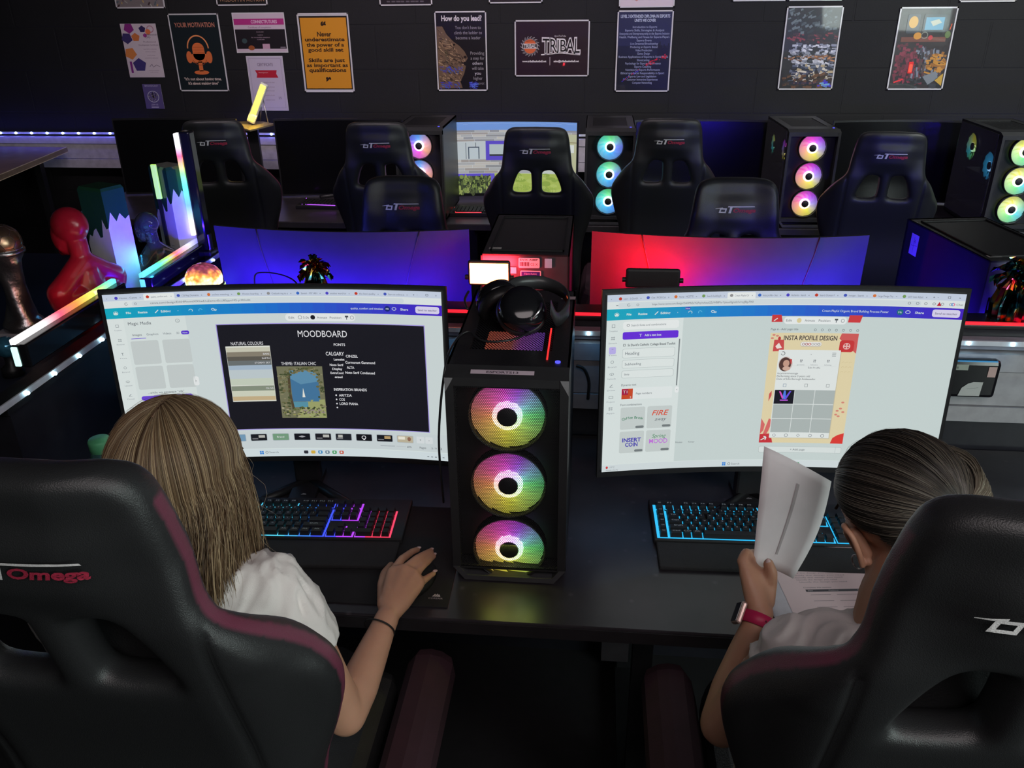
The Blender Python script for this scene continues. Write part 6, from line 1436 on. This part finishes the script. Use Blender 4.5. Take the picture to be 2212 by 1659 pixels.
# the red bust
def bust(label, mm, loc, s, rz, voxel=.003):
    t = thing('mannequin_bust', label, 'bust', loc, rz)
    g = lambda x, y, z: (x*s, y*s, z*s)
    R_h = Matrix.Rotation(math.radians(-4), 3, 'X')
    c = Vector(g(0,.02,.375)); ell = [(tuple(c+Vector(g(0,-.008,.03))), (.058*s,.075*s,.066*s), R_h), (tuple(c+Vector(g(0,.026,-.016))), (.050*s,.056*s,.074*s), R_h)]
    ch = [[(*(c+Vector(g(0,.076,.010))),.007*s),(*(c+Vector(g(0,.092,-.016))),.010*s)], [(*(c+Vector(g(0,.074,-.045))),.012*s),(*(c+Vector(g(0,.064,-.078))),.018*s)],
          [(*(c+Vector(g(-.034,.02,-.05))),.014*s),(*(c+Vector(g(0,.060,-.076))),.016*s),(*(c+Vector(g(.034,.02,-.05))),.014*s)],
          [(*g(0,-.005,.36),.036*s),(*g(0,-.012,.29),.035*s),(*g(0,-.012,.25),.045*s)], [(*g(0,-.012,.27),.042*s),(*g(-.07,-.012,.218),.040*s),(*g(-.118,-.012,.178),.046*s),(*g(-.105,-.005,.14),.048*s)], [(*g(0,-.012,.27),.042*s),(*g(.07,-.012,.218),.040*s),(*g(.118,-.012,.178),.046*s),(*g(.105,-.005,.14),.048*s)], [(*g(-.08,-.012,.15),.055*s),(*g(.08,-.012,.15),.055*s)],
          [(*g(0,-.005,.22),.060*s),(*g(0,0,.13),.082*s),(*g(0,0,.06),.075*s),(*g(0,0,.035),.07*s)], [(*g(-.05,.02,.17),.05*s),(*g(-.05,.045,.125),.042*s)], [(*g(.05,.02,.17),.05*s),(*g(.05,.045,.125),.042*s)],
          [(*g(-.06,0,.1),.05*s),(*g(-.05,0,.04),.05*s)],[(*g(.06,0,.1),.05*s),(*g(.05,0,.04),.05*s)], [(*g(-.028,.064,.012),.010*s),(*g(.028,.064,.012),.010*s)]]
    me = blob(ch, ell, voxel=voxel, sm=5)
    for v in me.vertices:
        if v.co.z < .004*s: v.co.z = .002*s
    mesh_obj('bust_body', me, mm, t)
    return t
RED = mat('red_cast_resin', (.36,.010,.028), .28, bump=50, bd=.15); RED.node_tree.nodes['Principled BSDF'].inputs['Subsurface Weight'].default_value = .2; RED.node_tree.nodes['Principled BSDF'].inputs['Subsurface Radius'].default_value = (.05,.01,.01)
bx = at(192,640,y=2.03); bust('glossy red mannequin head and shoulders facing left', RED, (bx.x,2.03,SHZ), (at(192,448,y=2.03).z-SHZ)/.472, math.radians(68))
GLS = mat('dark_clear_glass', (.25,.25,.28), .04, trans=.85, var=0, ior=1.4)
bx = at(342,590,y=2.36); bust('small dark glass bust between the red bust and the upright light bar', GLS, (bx.x,2.36,SHZ), (at(332,458,y=2.36).z-SHZ)/.472, math.radians(72))
# green-topped glass blocks with white lower part
WB = mat('white_frosted_block', (.72,.70,.66), .5, var=.05); GB = mat('dark_green_glass', (.02,.10,.05), .08, trans=.35, var=0)
def block(label, px_t, py_t, px_b, y, wpx, rz, lean=0, strip=False, zb=None):
    zt = at(px_t,py_t,y=y).z; w_ = (at(px_t+wpx/2,py_t,y=y)-at(px_t-wpx/2,py_t,y=y)).x; zb = SHZ if zb is None else zb; h_ = zt-zb; d_ = w_*.75
    x = at((px_t+px_b)/2,(py_t+600)/2,y=y).x; t = thing('glass_block', label, 'ornament', (x,y,zb), math.radians(rz))
    N = 9; zc = h_*.62; lo = []; g = random.Random(3)
    ring_ = [(-w_/2,-d_/2)]+[(-w_/2+w_*i/N,-d_/2) for i in range(1,N)]+[(w_/2,-d_/2)]+[(w_/2,-d_/2+d_*i/5) for i in range(1,5)]+[(w_/2,d_/2),(-w_/2,d_/2)]
    jag = [zc+g.uniform(-.025,.03)+(.05*(x_/w_+.3)) for x_, y_ in ring_]; n = len(ring_)
    b = B(); b.add([(p[0],p[1],0) for p in ring_]+[(p[0],p[1],j) for p, j in zip(ring_, jag)], [(i,(i+1)%n,n+(i+1)%n,n+i) for i in range(n)]+[tuple(range(n))[::-1]]); b.add([(p[0]*.98,p[1]*.98,zc-.02) for p in ring_], [tuple(range(n))]); b.obj('white_lower_part', WB, t)
    b = B(); b.add([(p[0]*.995,p[1]*.995,j-.002) for p, j in zip(ring_, jag)]+[(p[0],p[1],h_-.008) for p in ring_]+[(p[0]*.9,p[1]*.9,h_) for p in ring_], [(i,(i+1)%n,n+(i+1)%n,n+i) for i in range(n)]+[(n+i,n+(i+1)%n,2*n+(i+1)%n,2*n+i) for i in range(n)]+[tuple(range(2*n,3*n))]); b.obj('green_glass_top', GB, t)
    if strip:
        a_ = Art(20,30,.02,.03); a_.text('signed',10,12,4,(60,70,110),0,shear=.4); q = a_.obj('signature', STICK, t, (.012,-d_/2-.001,h_*.3))
    return t
block('white block with a dark green glass top standing behind the red bust', 212, 400, 262, 2.20, 72, -22)
b_ = block('white block with green top catching a bright green streak, beside the upright light bar', 372, 356, 392, 2.50, 62, -30, strip=True)
gs = at(336,392,y=2.46); t = thing('light_bar', 'green glowing stick modelled as the reflection of the upright light bar', 'light bar', (gs.x,2.46,SHZ))  # reflection of the upright bar, built as a glowing object
zt_, zb_ = at(328,355,y=2.46).z-SHZ, at(342,430,y=2.46).z-SHZ
B().b2((-.006,-.004,zb_),(.010,.006,zt_), bev=.002).obj('diffuser', ramp_emit('bar_reflection_green', [(0,(.1,1,.5)),(.6,(.1,1,.2)),(.75,(.5,1,.1)),(1,(.5,.9,.05))], .8, 'LIN', 'Z', length=.9), t)
B().b2((-.004,-.003,0),(.006,.004,zb_+.01)).b2((-.03,-.02,0),(.03,.02,.006)).obj('stand', BLK, t)
area('bar_light', (-1.30, 2.25, 1.11), (-1.36,2.18,1.05), .3, .02, .35, (.05,.5,1))
area('red_glow', (-1.28, 1.86, 1.11), (-1.45,2.0,1.15), .2, .02, .08, (1,.35,.3))
# small dark round ornament at the far left edge
om = at(6,710,y=1.72); t = thing('glass_ball', 'small dark striped glass ball at the left edge beside the light bar', 'ornament', (om.x-.005,1.72,SHZ))
B().lathe([(.0005,0),(.025,0),(.025,.02),(.012,.03),(.012,.05)], n=24).obj('ball_stand', BLK, t); B().sphere((0,0,.073),.026,16).obj('ball', mat('striped_glass', (.05,.2,.3), .08, metal=.4, var=.5, vs=40), t)
# wooden table at the far left
TZ = .95; ca, cb_ = at(145,318,z=TZ), at(0,378,z=TZ); ed = (cb_-ca).normalized()
tw = thing('table', 'wooden-topped table with a pale edge at the far left', 'table', (ca.x-.7,ca.y-.4,0)); o_ = Vector((tw.location.x,tw.location.y,0))
pv = Vector((-1,.03,0)); q0 = [ca-o_, ca+pv*1.2-o_, ca+pv*1.2+ed*1.3-o_, ca+ed*1.3-o_]
b = B(); b.add([(p.x,p.y,TZ) for p in q0]+[(p.x,p.y,TZ-.025) for p in q0], [(0,1,2,3),(7,6,5,4),(0,4,5,1),(1,5,6,2),(2,6,7,3),(3,7,4,0)]); b.obj('table_top', mat('brown_laminate', (.20,.13,.11), .5, vs=9, var=.2), tw)
e0, e1 = q0[0], q0[3]; n_ = Vector((ed.y,-ed.x,0))*-.006; b = B()
b.add([(p.x,p.y,z) for z in (TZ-.028,TZ+.002) for p in (e0,e1,e1-n_,e0-n_)], [(0,1,5,4),(1,2,6,5),(2,3,7,6),(3,0,4,7),(4,5,6,7),(0,3,2,1)]); b.obj('edge_strip', mat('cream_edge', (.6,.5,.36), .5), tw)
for f_ in ((.12,.1),(.9,.1),(.12,.9),(.9,.9)):
    p = q0[0]+(q0[1]-q0[0])*f_[0]+(q0[3]-q0[0])*f_[1]; B().b2((p.x-.02,p.y-.02,0),(p.x+.02,p.y+.02,TZ-.025)).obj('leg', BLK, tw)
# small objects of the back desk
lp = at(556,225,y=4.60); tz_ = at(545,275,y=4.58)
lt = thing('light_bar', 'tilted yellow glowing light bar on a thin stand above a dark monitor', 'light bar', (tz_.x,4.58,tz_.z))
p0, p1 = at(541,262,y=4.585)-Vector(lt.location), at(569,184,y=4.60)-Vector(lt.location); dd = (p1-p0).normalized(); sd = dd.cross(Vector((0,1,0))).normalized(); Rm = Matrix((sd, dd.cross(sd)*-1, dd)).transposed()
B().box((p0+p1)/2+Vector((0,.01,0)), (.046,.022,(p1-p0).length+.02), Rm, bev=.008).obj('bar_body', mat('pale_lamp_shell', (.6,.6,.55), .4), lt)
B().box((p0+p1)/2, (.032,.012,(p1-p0).length), Rm, bev=.005).obj('diffuser', mat('yellow_diffuser', (.8,.7,.2), .4, emit=(1,.76,.07), es=1.9), lt)
B().tube([p0*.4+p1*.6+Vector((.02,.02,0)), at(580,268,y=4.60)-Vector(lt.location)], .003, 6).tube([p0*.5+p1*.5+Vector((.02,.02,0)), at(562,262,y=4.64)-Vector(lt.location)], .003, 6).obj('stand_legs', SIL, lt)
area('yellow_light', (.0,-.02,.08), (-.05,-.06,-.05), .02, .1, .35, (1,.7,.12), parent=lt)
ty = thing('monitor_shelf', 'thin curved tray on top of a dark monitor carrying the yellow light bar', 'shelf', (tz_.x,4.57,0))
q = [at(x, y_, y=yy)-Vector(ty.location) for x, y_, yy in ((497,268,4.52),(540,281,4.50),(594,267,4.56),(566,262,4.66),(520,262,4.66))]
B().add([(p.x,p.y,p.z) for p in q]+[(p.x,p.y,p.z-.008) for p in q], [tuple(range(5)),tuple(range(9,4,-1))]+[(i,5+i,5+(i+1)%5,(i+1)%5) for i in range(5)]) if 0 else None
b = B(); b.add([(p.x,p.y,p.z) for p in q]+[(p.x,p.y,p.z-.008) for p in q], [tuple(range(5)),tuple(range(9,4,-1))]+[(i,5+i,5+(i+1)%5,(i+1)%5) for i in range(5)]); b.obj('tray', mat('bronze_tray', (.25,.2,.12), .35, metal=.5), ty)
cz = q[2].z; B().b2((-.03,.0,DZ-.0),(.03,.02,min(p.z for p in q)-.006)).obj('tray_post', BLK, ty)
def glowline(name, label, pts, y, col, cat='keyboard', es=1.3):
    """low keyboard on the back desk with its edge light showing"""
    P = [at(a, c, z=DZ+.022) for a, c in pts]; c = sum(P, Vector())/len(P); t = thing(name, label, cat, (c.x,c.y,DZ))
    x0, x1 = min(p.x for p in P), max(p.x for p in P); y0 = min(p.y for p in P)
    B().b2((x0-c.x-.01,y0-c.y,0),(x1-c.x+.06,y0-c.y+.15,.02), bev=.003).obj('case', BLK, t)
    q = B().tube([p-Vector((c.x,c.y,DZ-.0)) for p in P], .0022, 6).obj('edge_glow', mat('edge_glow_%d' % int(col[0]*100), (.2,.1,.2), .3, emit=col, es=es), t)
    k = B(); 
    for r in range(5):
        for i in range(int((x1-x0+.04)/.02)): k.box((x0-c.x+.012+i*.02,y0-c.y+.025+r*.022,.024), (.016,.017,.008))
    tag(k.obj('keys', KEY, t), kind='stuff'); return t
glowline('keyboard', 'far keyboard showing one thin purple line of light', [(662,428),(652,441),(724,444)], 4.2, (.45,.08,.9))
glowline('keyboard', 'far keyboard lit faintly red in front of the building picture', [(982,448),(984,459),(1040,459)], 4.2, (1,.05,.05), es=.8)
for px in (2098,2122):
    c = at(px,455,z=DZ+.02)
sp = thing('power_strip', 'black socket strip with two glowing red switches at the far right', 'power strip', (at(2110,455,z=DZ+.03).x, at(2110,455,z=DZ+.03).y, DZ))
B().b2((-.08,-.025,0),(.08,.025,.035), bev=.005).obj('strip_body', BLK, sp)
for px in (-.025,.025): B().b2((px-.006,-.029,.018),(px+.006,-.023,.034), bev=.002).obj('switch', mat('red_switch_light', (.4,.02,.01), .3, emit=(1,.06,.02), es=2.2), sp)
# ================================================================== posters on the back wall
PY = YW-.004
def poster(label, x0, y0, x1, y1, W, H, draw, border=(200,196,200), bw=.012, name='poster', group=None, cat='poster', m=None, full=None):
    """pixel box of the photo on the wall -> flat sheet at its real place; full=(real height) when cut by the frame"""
    a, b = at((x0+x1)/2, y0, y=PY), at((x0+x1)/2, y1, y=PY); l, r = at(x0,(y0+y1)/2,y=PY), at(x1,(y0+y1)/2,y=PY)
    w, h = r.x-l.x, a.z-b.z
    if full: h = full
    cx = (l.x+r.x)/2; A = Art(W,H,w,h,eps=.0002)
    A.rect(0,0,W,H,border,0); draw(A)
    if m is None: A.frame(0,0,W,H,2.4,border,14)
    o = A.obj(name, m or LAM, None, (cx, PY-.0012, b.z+h/2), (0,0,0), back=.0012)
    tag(o, label, cat, group); return o
wh = (214,208,212)
def d_cpd(A):
    A.rect(0,0,80,120,(196,180,190),1)
    def pent(x, y, r, c, a0=-90): A.poly([(x+r*math.cos(math.radians(a0+72*k)), y+r*math.sin(math.radians(a0+72*k))) for k in range(5)], c, 2)
    pent(18,10,12,(130,40,120),90); pent(48,12,8,(50,36,84)); pent(10,32,13,(60,50,100),20); pent(30,30,10,(196,110,60)); pent(52,26,5,(150,50,130)); pent(12,66,14,(200,120,64),10); pent(28,92,16,(62,52,110)); A.rect(6,84,11,110,(120,40,120),2)
    A.ring(66,12,8,2,(170,120,140),2); A.ell(60,18,6,6,(210,110,70),3)
    A.text('National',66,24,4,(60,40,70),3,width=24); A.text('CPD',58,30,4,(60,40,70),3); A.text('Professional',60,40,3,(100,80,100),3,width=28); A.text('Development Certificate',56,47,3,(100,80,100),3,width=44)
    for i, y in enumerate((56,62,70,76,104,108)): A.text('awarded to attendee',58,y,2.4,(140,120,140),3,width=30-(i%3)*6)
    A.line([(50,96),(56,90),(58,97),(66,92),(74,96)],.8,(50,40,60),3)
poster('white certificate with purple and orange pentagons on the wall', 270, 51, 346, 167, 80, 120, d_cpd, m=STICK)
def d_mot(A):
    A.rect(2,2,98,139,(26,34,38),1); A.text('YOUR MOTIVATION',50,20,8,(190,120,100),2,width=80,bold=.015)
    O = (214,110,62); A.rr(38,52,62,84,11,O,2); A.rr(34,72,66,88,4,O,2); A.rect(46,86,54,104,O,2); A.ell(50,106,15,4,O,2); A.ring(50,62,22,2.4,(226,140,90),3,a0=180,a1=360,b=24); A.ell(30,78,6,11,O,3); A.ell(70,78,6,11,O,3); A.ring(50,78,15,1,(140,60,30),3,a0=20,a1=160)
    for k in range(3): A.line([(39,60+k*5),(61,60+k*5)],.7,(170,80,44),3)
    A.text("\"It's not about having time.",50,118,5,(214,190,180),2,width=76,bold=.02); A.text("It's about making time\"",50,126,5,(214,190,180),2,width=62,bold=.02)
poster('black laminated YOUR MOTIVATION poster with an orange microphone wearing headphones', 376, 29, 483, 197, 100, 141, d_mot)
def d_fut(A):
    A.rect(2,2,98,78,(196,176,190),1); A.rect(2,12,98,24,(170,44,120),2); A.text('CONNECTFUTURES',60,18,6,(220,190,210),3,width=50,bold=.02); A.text('Certificate of completion',50,29,3.4,(110,80,100),3,width=44)
    A.rect(2,33,98,72,(26,20,26),2)
    for y, w in ((38,14),(44,10),(49,36),(53,14)): A.text('has successfully completed',50,y,2.4,(160,140,150),3,width=w)
    A.ell(18,56,5,5,(56,74,76),3); A.ell(30,70,6,5,(150,80,40),3); A.rect(52,62,66,72,(190,150,170),3); A.rect(86,68,96,71,(120,110,120),3)
poster('landscape certificate with a magenta banner over a black panel', 506, 27, 618, 114, 100, 80, d_fut, m=STICK)
def d_cert(A):
    A.rect(1,1,79,117,(186,174,194),1); A.frame(5,5,75,112,.7,(150,140,160),2); A.text('CERTIFICATE',40,18,6,(80,60,84),2,width=34); A.poly([(16,30),(64,30),(62,38),(66,46),(18,46),(20,38)],(176,32,52),2); A.text('Participation',34,35,2.6,(230,190,196),3,width=20)
    for i, y in enumerate((56,66,74,84,94)): A.text('presented to the team',42,y,2.6,(130,110,130),2,width=28-i*2)
    A.text('25',64,90,5,(90,80,110),2)
poster('pale certificate with a red ribbon banner behind the yellow light bar', 539, 121, 617, 239, 80, 118, d_cert, m=STICK)
def d_qr(A):
    A.rect(0,0,60,80,(84,72,122),1); A.text('BROADCAST',30,5,5,(190,180,210),2,width=44); A.ring(30,40,19,2,(180,176,190),2); 
    g = random.Random(2)
    for k in range(60): a = g.uniform(0,6.3); r = g.uniform(0,15); A.ell(30+r*math.cos(a),40+r*math.sin(a),1.6,1.6,g.choice([(120,110,110),(60,54,70),(150,140,140)]),3,6)
    A.text('JOIN US',30,66,5,(190,180,210),2,width=22); A.rect(18,73,42,76,(170,160,190),2)
poster('small purple card with a round patterned badge, lowest on the wall', 312, 182, 351, 235, 60, 80, d_qr, m=STICK)
def d_quote(A):
    A.rect(3,5,97,138,(30,24,22),1); A.rect(5,8,95,136,(206,138,40),2); bk = (52,34,24)
    A.text('“',50,24,16,bk,3,bold=.05); A.text('Never',50,37,8,bk,3,width=28,bold=.03)
    for s, y, w in (('underestimate',46.5,78),('the power of a',56,74),('good skill set',65,70),('Skills are just',84,72),('as important as',93,82),('qualifications',102,74)): A.text(s,50,y,6.6,bk,3,width=w,bold=.03)
    A.text('”',50,124,16,bk,3,bold=.05)
poster('amber quote poster reading Never underestimate the power of a good skill set', 650, 28, 759, 199, 100, 143, d_quote)
def d_lead(A):
    A.rect(2,2,98,139,(22,18,24),1); A.text('How do you lead?',52,12,9,(214,206,210),2,width=78,bold=.03)
    for s, y, w in (("You don't have to",28,50),('climb the ladder to',37,54),('become a leader',46,48)): A.text(s,64,y,5.6,(150,144,150),2,width=w)
    for s, y, w, c in (('Providing',73,27,150),('a step for',82,27,150),('others',91,20,200),('will take',100,23,150),('you',109,12,200),('higher',118,18,150),('than ever.',127,28,120)): A.text(s,81,y,5.6,(c,c-6,c),2,width=w)
    pro = [(3,26),(14,26),(22,40),(34,52),(46,60),(56,70),(62,82),(58,88),(46,90),(58,96),(54,110),(46,124),(50,136),(3,137)]
    A.poly([(3,90)]+pro[:7]+pro[7:]+[(3,137)], (104,82,66), 2)
    g = random.Random(8)
    for k in range(420):
        x = g.uniform(4,58); y = g.uniform(30,135); lim = 6+(y-26)*.95 if y < 82 else 56-(y-82)*.2
        if x > lim-2: continue
        c = g.choice([(140,112,88),(74,58,48),(170,140,110),(50,38,34),(120,96,78)]) if not (96 < y < 106 or y > 124) else g.choice([(60,60,190),(110,100,150),(80,60,120),(60,90,170)])
        A.line([(x,y),(min(62,x+g.uniform(2,8)*(1 if x < lim-12 else .4)),y+g.uniform(0,5))],g.uniform(.9,1.9),c,3+k*.01)
    A.ell(36,58,2.4,1.6,(30,20,16),8); A.ell(57,80,3,2.4,(40,28,26),8); A.line([(44,90),(58,90)],1,(40,28,26),8)
    for k in range(50): A.line([(62+g.uniform(0,18),124+g.uniform(0,13)),(64+g.uniform(0,18),125+g.uniform(0,12))],.8,g.choice([(70,70,200),(90,120,210),(50,50,140)]),3+k*.01)
poster('How do you lead? poster with the profile of a maned lion', 942, 24, 1052, 196, 100, 141, d_lead)
def d_tri(A):
    A.rect(2,2,139,98,(38,20,28),1); A.text('#JoinTheTribe',86,28,3,(200,190,190),2,width=22)
    A.ell(29,46,12,13,(206,96,54),2); A.ring(29,46,15,2.4,(120,112,116),3)
    for k in range(18): a = k*2*PI/18; A.line([(29+13*math.cos(a),46+14*math.sin(a)),(29+18*math.cos(a+.35),46+18*math.sin(a+.35))],1.3,(150,142,146),3)
    A.rect(15,41,43,50,(206,198,198),4); A.rect(16,42,42,49,(40,24,28),5); A.text('TRIBAL',29,45.5,6,(220,212,212),6,width=24,bold=.02); A.line([(22,37),(36,36)],.8,(120,50,30),4)
    v = (214,206,208)
    for bd_, c_, l_ in ((.075,v,2),(.0,(18,12,16),3)):
        V_, F_2 = text_mesh('TRIBAL', bd_, 0); X_0 = [p[0] for p in text_mesh('TRIBAL', 0, 0)[0]]; kk_ = 70/(max(X_0)-min(X_0)); mx_ = (max(X_0)+min(X_0))/2
        A.put([(88+(a-mx_)*kk_, 45-(b_-.345)*34*(1-.10*math.cos((a-mx_)*2.2))) for a, b_ in V_], F_2, c_, l_)
    A.poly([(50,31),(124,31),(126,36),(48,36)][:0] or [(50,60),(87,57),(124,60),(124,62),(87,59),(50,62)],v,2)
    A.text('www.tribalbasketball.net',37,72.5,3.4,v,2,width=46,bold=.04); A.text('sales@tribalbasketball.net',98,72.5,3.4,v,2,width=48,bold=.04); A.rect(66.5,65,67.3,80,v,2)
poster('landscape black TRIBAL poster with an orange basketball emblem', 1112, 43, 1273, 165, 141, 100, d_tri)
def d_dip(A):
    A.rect(2,2,98,139,(24,26,52),1); A.rect(2,2,98,60,(34,36,72),1.4); A.rect(2,80,98,139,(20,20,36),1.6)
    A.text('LEVEL 3 EXTENDED DIPLOMA IN ESPORTS',50,10,5,(190,196,220),3,width=88,bold=.02); A.text('UNITS WE COVER',50,17,5,(190,196,220),3,width=38,bold=.02)
    L_ = ['Introduction to Esports','Esports Skills, Strategies & Analysis','Enterprise and Entrepreneurship in the Esports Industry','Health, Wellbeing and Fitness for Esports Players','Esports Events','Live-Streamed Broadcasting','Producing an Esports Brand','Video Production','Games Design','Business Applications of Esports in Social Media','Shoutcasting','Psychology for Esports Performance','Esports Coaching','Nutrition for Esports Performance','Ethical and Social Responsibility in Sport','Esports Law and Legislation','Customer Immersive Experiences','Computer Networking']
    for i, s in enumerate(L_): A.text(s,50,28+i*5.7,3.6,(150,156,186),3,width=min(90,len(s)*1.9),bold=.01)
    g = random.Random(4)
    for k in range(40): t_ = g.random(); x = 54+t_*38; y = 95-t_*18+g.uniform(-3,3); A.line([(x,y),(x+g.uniform(1,4),y+g.uniform(-3,1))],.9,(230,30,60),4)
    for k in range(24): t_ = g.random(); x = 12+t_*30; y = 122-t_*18+g.uniform(-2,2); A.line([(x,y),(x+2,y-2)],.8,g.choice([(60,60,220),(200,50,90),(80,130,220)]),4)
    for k in range(8): x = 75+k*2.6; h = g.uniform(4,18); A.rect(x,70-h,x+2.4,80,(18,18,40),1.9)
poster('dark blue esports diploma poster listing the units covered', 1331, 22, 1450, 198, 100, 141, d_dip)
def paint(cs, seed, base, n, H=141):
    def f(A):
        L0_ = 2; g = random.Random(seed); A.rect(2.5,2.5,97.5,H-2.5,base,1)
        for (x0,y0,x1,y1), cols_, k, wd, ang in cs:
            for i in range(k):
                x, y = g.uniform(x0,x1), g.uniform(y0,y1); L_ = g.uniform(3,12); a = ang+g.uniform(-.3,.3); dx, dy = L_*math.cos(a), L_*math.sin(a)
                X2_ = min(97,max(3,x+dx)); A.line([(x,y),(X2_,min(H-3,max(3,y+dy)))],g.uniform(.7,1.3)*wd*1.7,g.choice(cols_),L0_); L0_ += .011
    return f
d_wave = paint([((4,5,90,45),[(70,78,84),(40,46,52),(100,110,116),(30,34,38)],90,2.2,-.35),((5,45,92,60),[(60,40,44),(130,50,60),(40,30,34)],60,1.6,.2),((12,62,92,100),[(180,180,196),(140,142,160),(90,92,110),(210,208,220),(40,42,54)],190,2,.1),((4,82,92,90),[(190,130,90),(120,80,60)],30,1.2,-.05),((16,98,90,124),[(180,160,130),(210,200,190),(90,96,120),(40,44,70)],120,2,.15),((4,115,92,137),[(60,40,34),(24,22,28),(100,64,44)],80,2.4,-.2),((70,124,90,134),[(60,50,200),(120,170,210)],14,1.6,.1)],5,(34,30,36),0)
poster('framed print of a rough stormy harbour in greys and browns', 1690, 13, 1810, 194, 100, 141, d_wave)
def d_still(A):
    paint([((4,4,96,55),[(34,28,32),(44,38,40),(26,22,26)],60,3,0),((8,60,60,125),[(110,36,56),(130,44,66),(90,30,46)],120,3,1.5),((40,66,92,120),[(60,56,70),(120,124,140),(80,60,60),(40,36,44)],120,2,1.5),((60,76,92,110),[(190,130,50),(150,96,40)],50,2,.3),((8,122,92,137),[(26,26,32),(50,50,60)],60,2.4,0)],6,(40,28,34),0)(A)
    A.rr(16,12,38,44,3,(56,60,72),11); A.ell(27,25,8,10,(216,160,40),12); A.rr(44,12,84,42,3,(50,52,60),11); A.rect(48,17,80,38,(90,150,180),12); A.poly([(56,24),(70,20),(76,26),(62,32)],(190,190,170),13)
    A.rect(10,50,88,58,(110,60,50),11); A.ell(38,48,7,6,(206,140,50),12); A.ring(50,47,6,1.4,(130,130,120),12); A.ell(61,51,4,4,(190,50,60),12); A.ell(90,46,5,6,(90,110,60),12); A.line([(92,38),(94,28)],1.6,(220,90,50),12)
    A.poly([(60,118),(82,108),(88,120),(72,132)],(120,124,132),11); A.poly([(82,124),(96,112),(96,134)],(190,150,60),11)
    A.rect(32,92,40,112,(230,20,30),12); A.rr(33,96,39,110,2,(255,90,60),13); A.line([(10,128),(26,122)],2.5,(230,40,50),12)
poster('framed print of an old television, lamp and fruit above red and grey shapes', 1930, 15, 2053, 194, 100, 141, d_still)
# sheets cut off by the top of the photograph
def d_comic(A):
    A.rect(2,2,98,139,(120,110,112),1); g = random.Random(9)
    for k in range(160): x, y = g.uniform(5,90), g.uniform(5,134); A.line([(x,y),(x+g.uniform(-6,6),y+g.uniform(2,8))],g.uniform(1,3),g.choice([(170,170,160),(90,60,70),(180,150,90),(70,90,100),(60,40,44)]),2)
poster('colourful print cut by the top left of the photo', 250, 0, 356, 18, 100, 141, d_comic, full=.40)
def d_wis(A): A.rect(2,2,98,139,(30,28,30),1); A.text('WISDOM IN ACTION',50,130,8,(170,130,100),2,width=88)
poster('dark print ending with the words WISDOM IN ACTION at the top edge', 468, 0, 578, 12, 100, 141, d_wis, full=.40)
def d_dark(s):
    def f(A): A.rect(2,2,98,139,(34,26,32),1); [A.rect(14+k*9,132.5,20+k*9+k%3,135,(96,88,96),2) for k in range(8)]
    return f
poster('dark poster cut by the top edge, left of the centre', 820, 0, 934, 12, 100, 141, d_dark('www.learnmoreatourcollege.net'), full=.40)
poster('dark poster cut by the top edge above the landscape basketball poster', 1056, 0, 1172, 7, 100, 141, d_dark('gaming and careers'), full=.40)
def d_esp(A): A.rect(0,0,100,141,(206,190,198),1); A.text('ESPORTS@TRIBALBASKETBALL.NET',50,124,7,(190,90,60),2,width=84,bold=.03)
poster('white sheet with the ESPORTS@TRIBALBASKETBALL.NET line at the top edge', 1337, 0, 1457, 16, 100, 141, d_esp, full=.40)
def d_pale(A): A.rect(2,2,98,139,(70,60,66),1); A.ell(50,70,26,30,(110,90,90),2)
for (a_, b_, c_, lab) in ((1581,1702,2.5,'print whose lower edge touches the photo top, right of centre'),(1702,1824,1.5,'print barely showing above the stormy harbour print'),(2072,2198,4,'print at the top right corner showing only its white lower edge')):
    poster(lab, a_, 0, b_-3, c_, 100, 141, d_pale, full=.40)
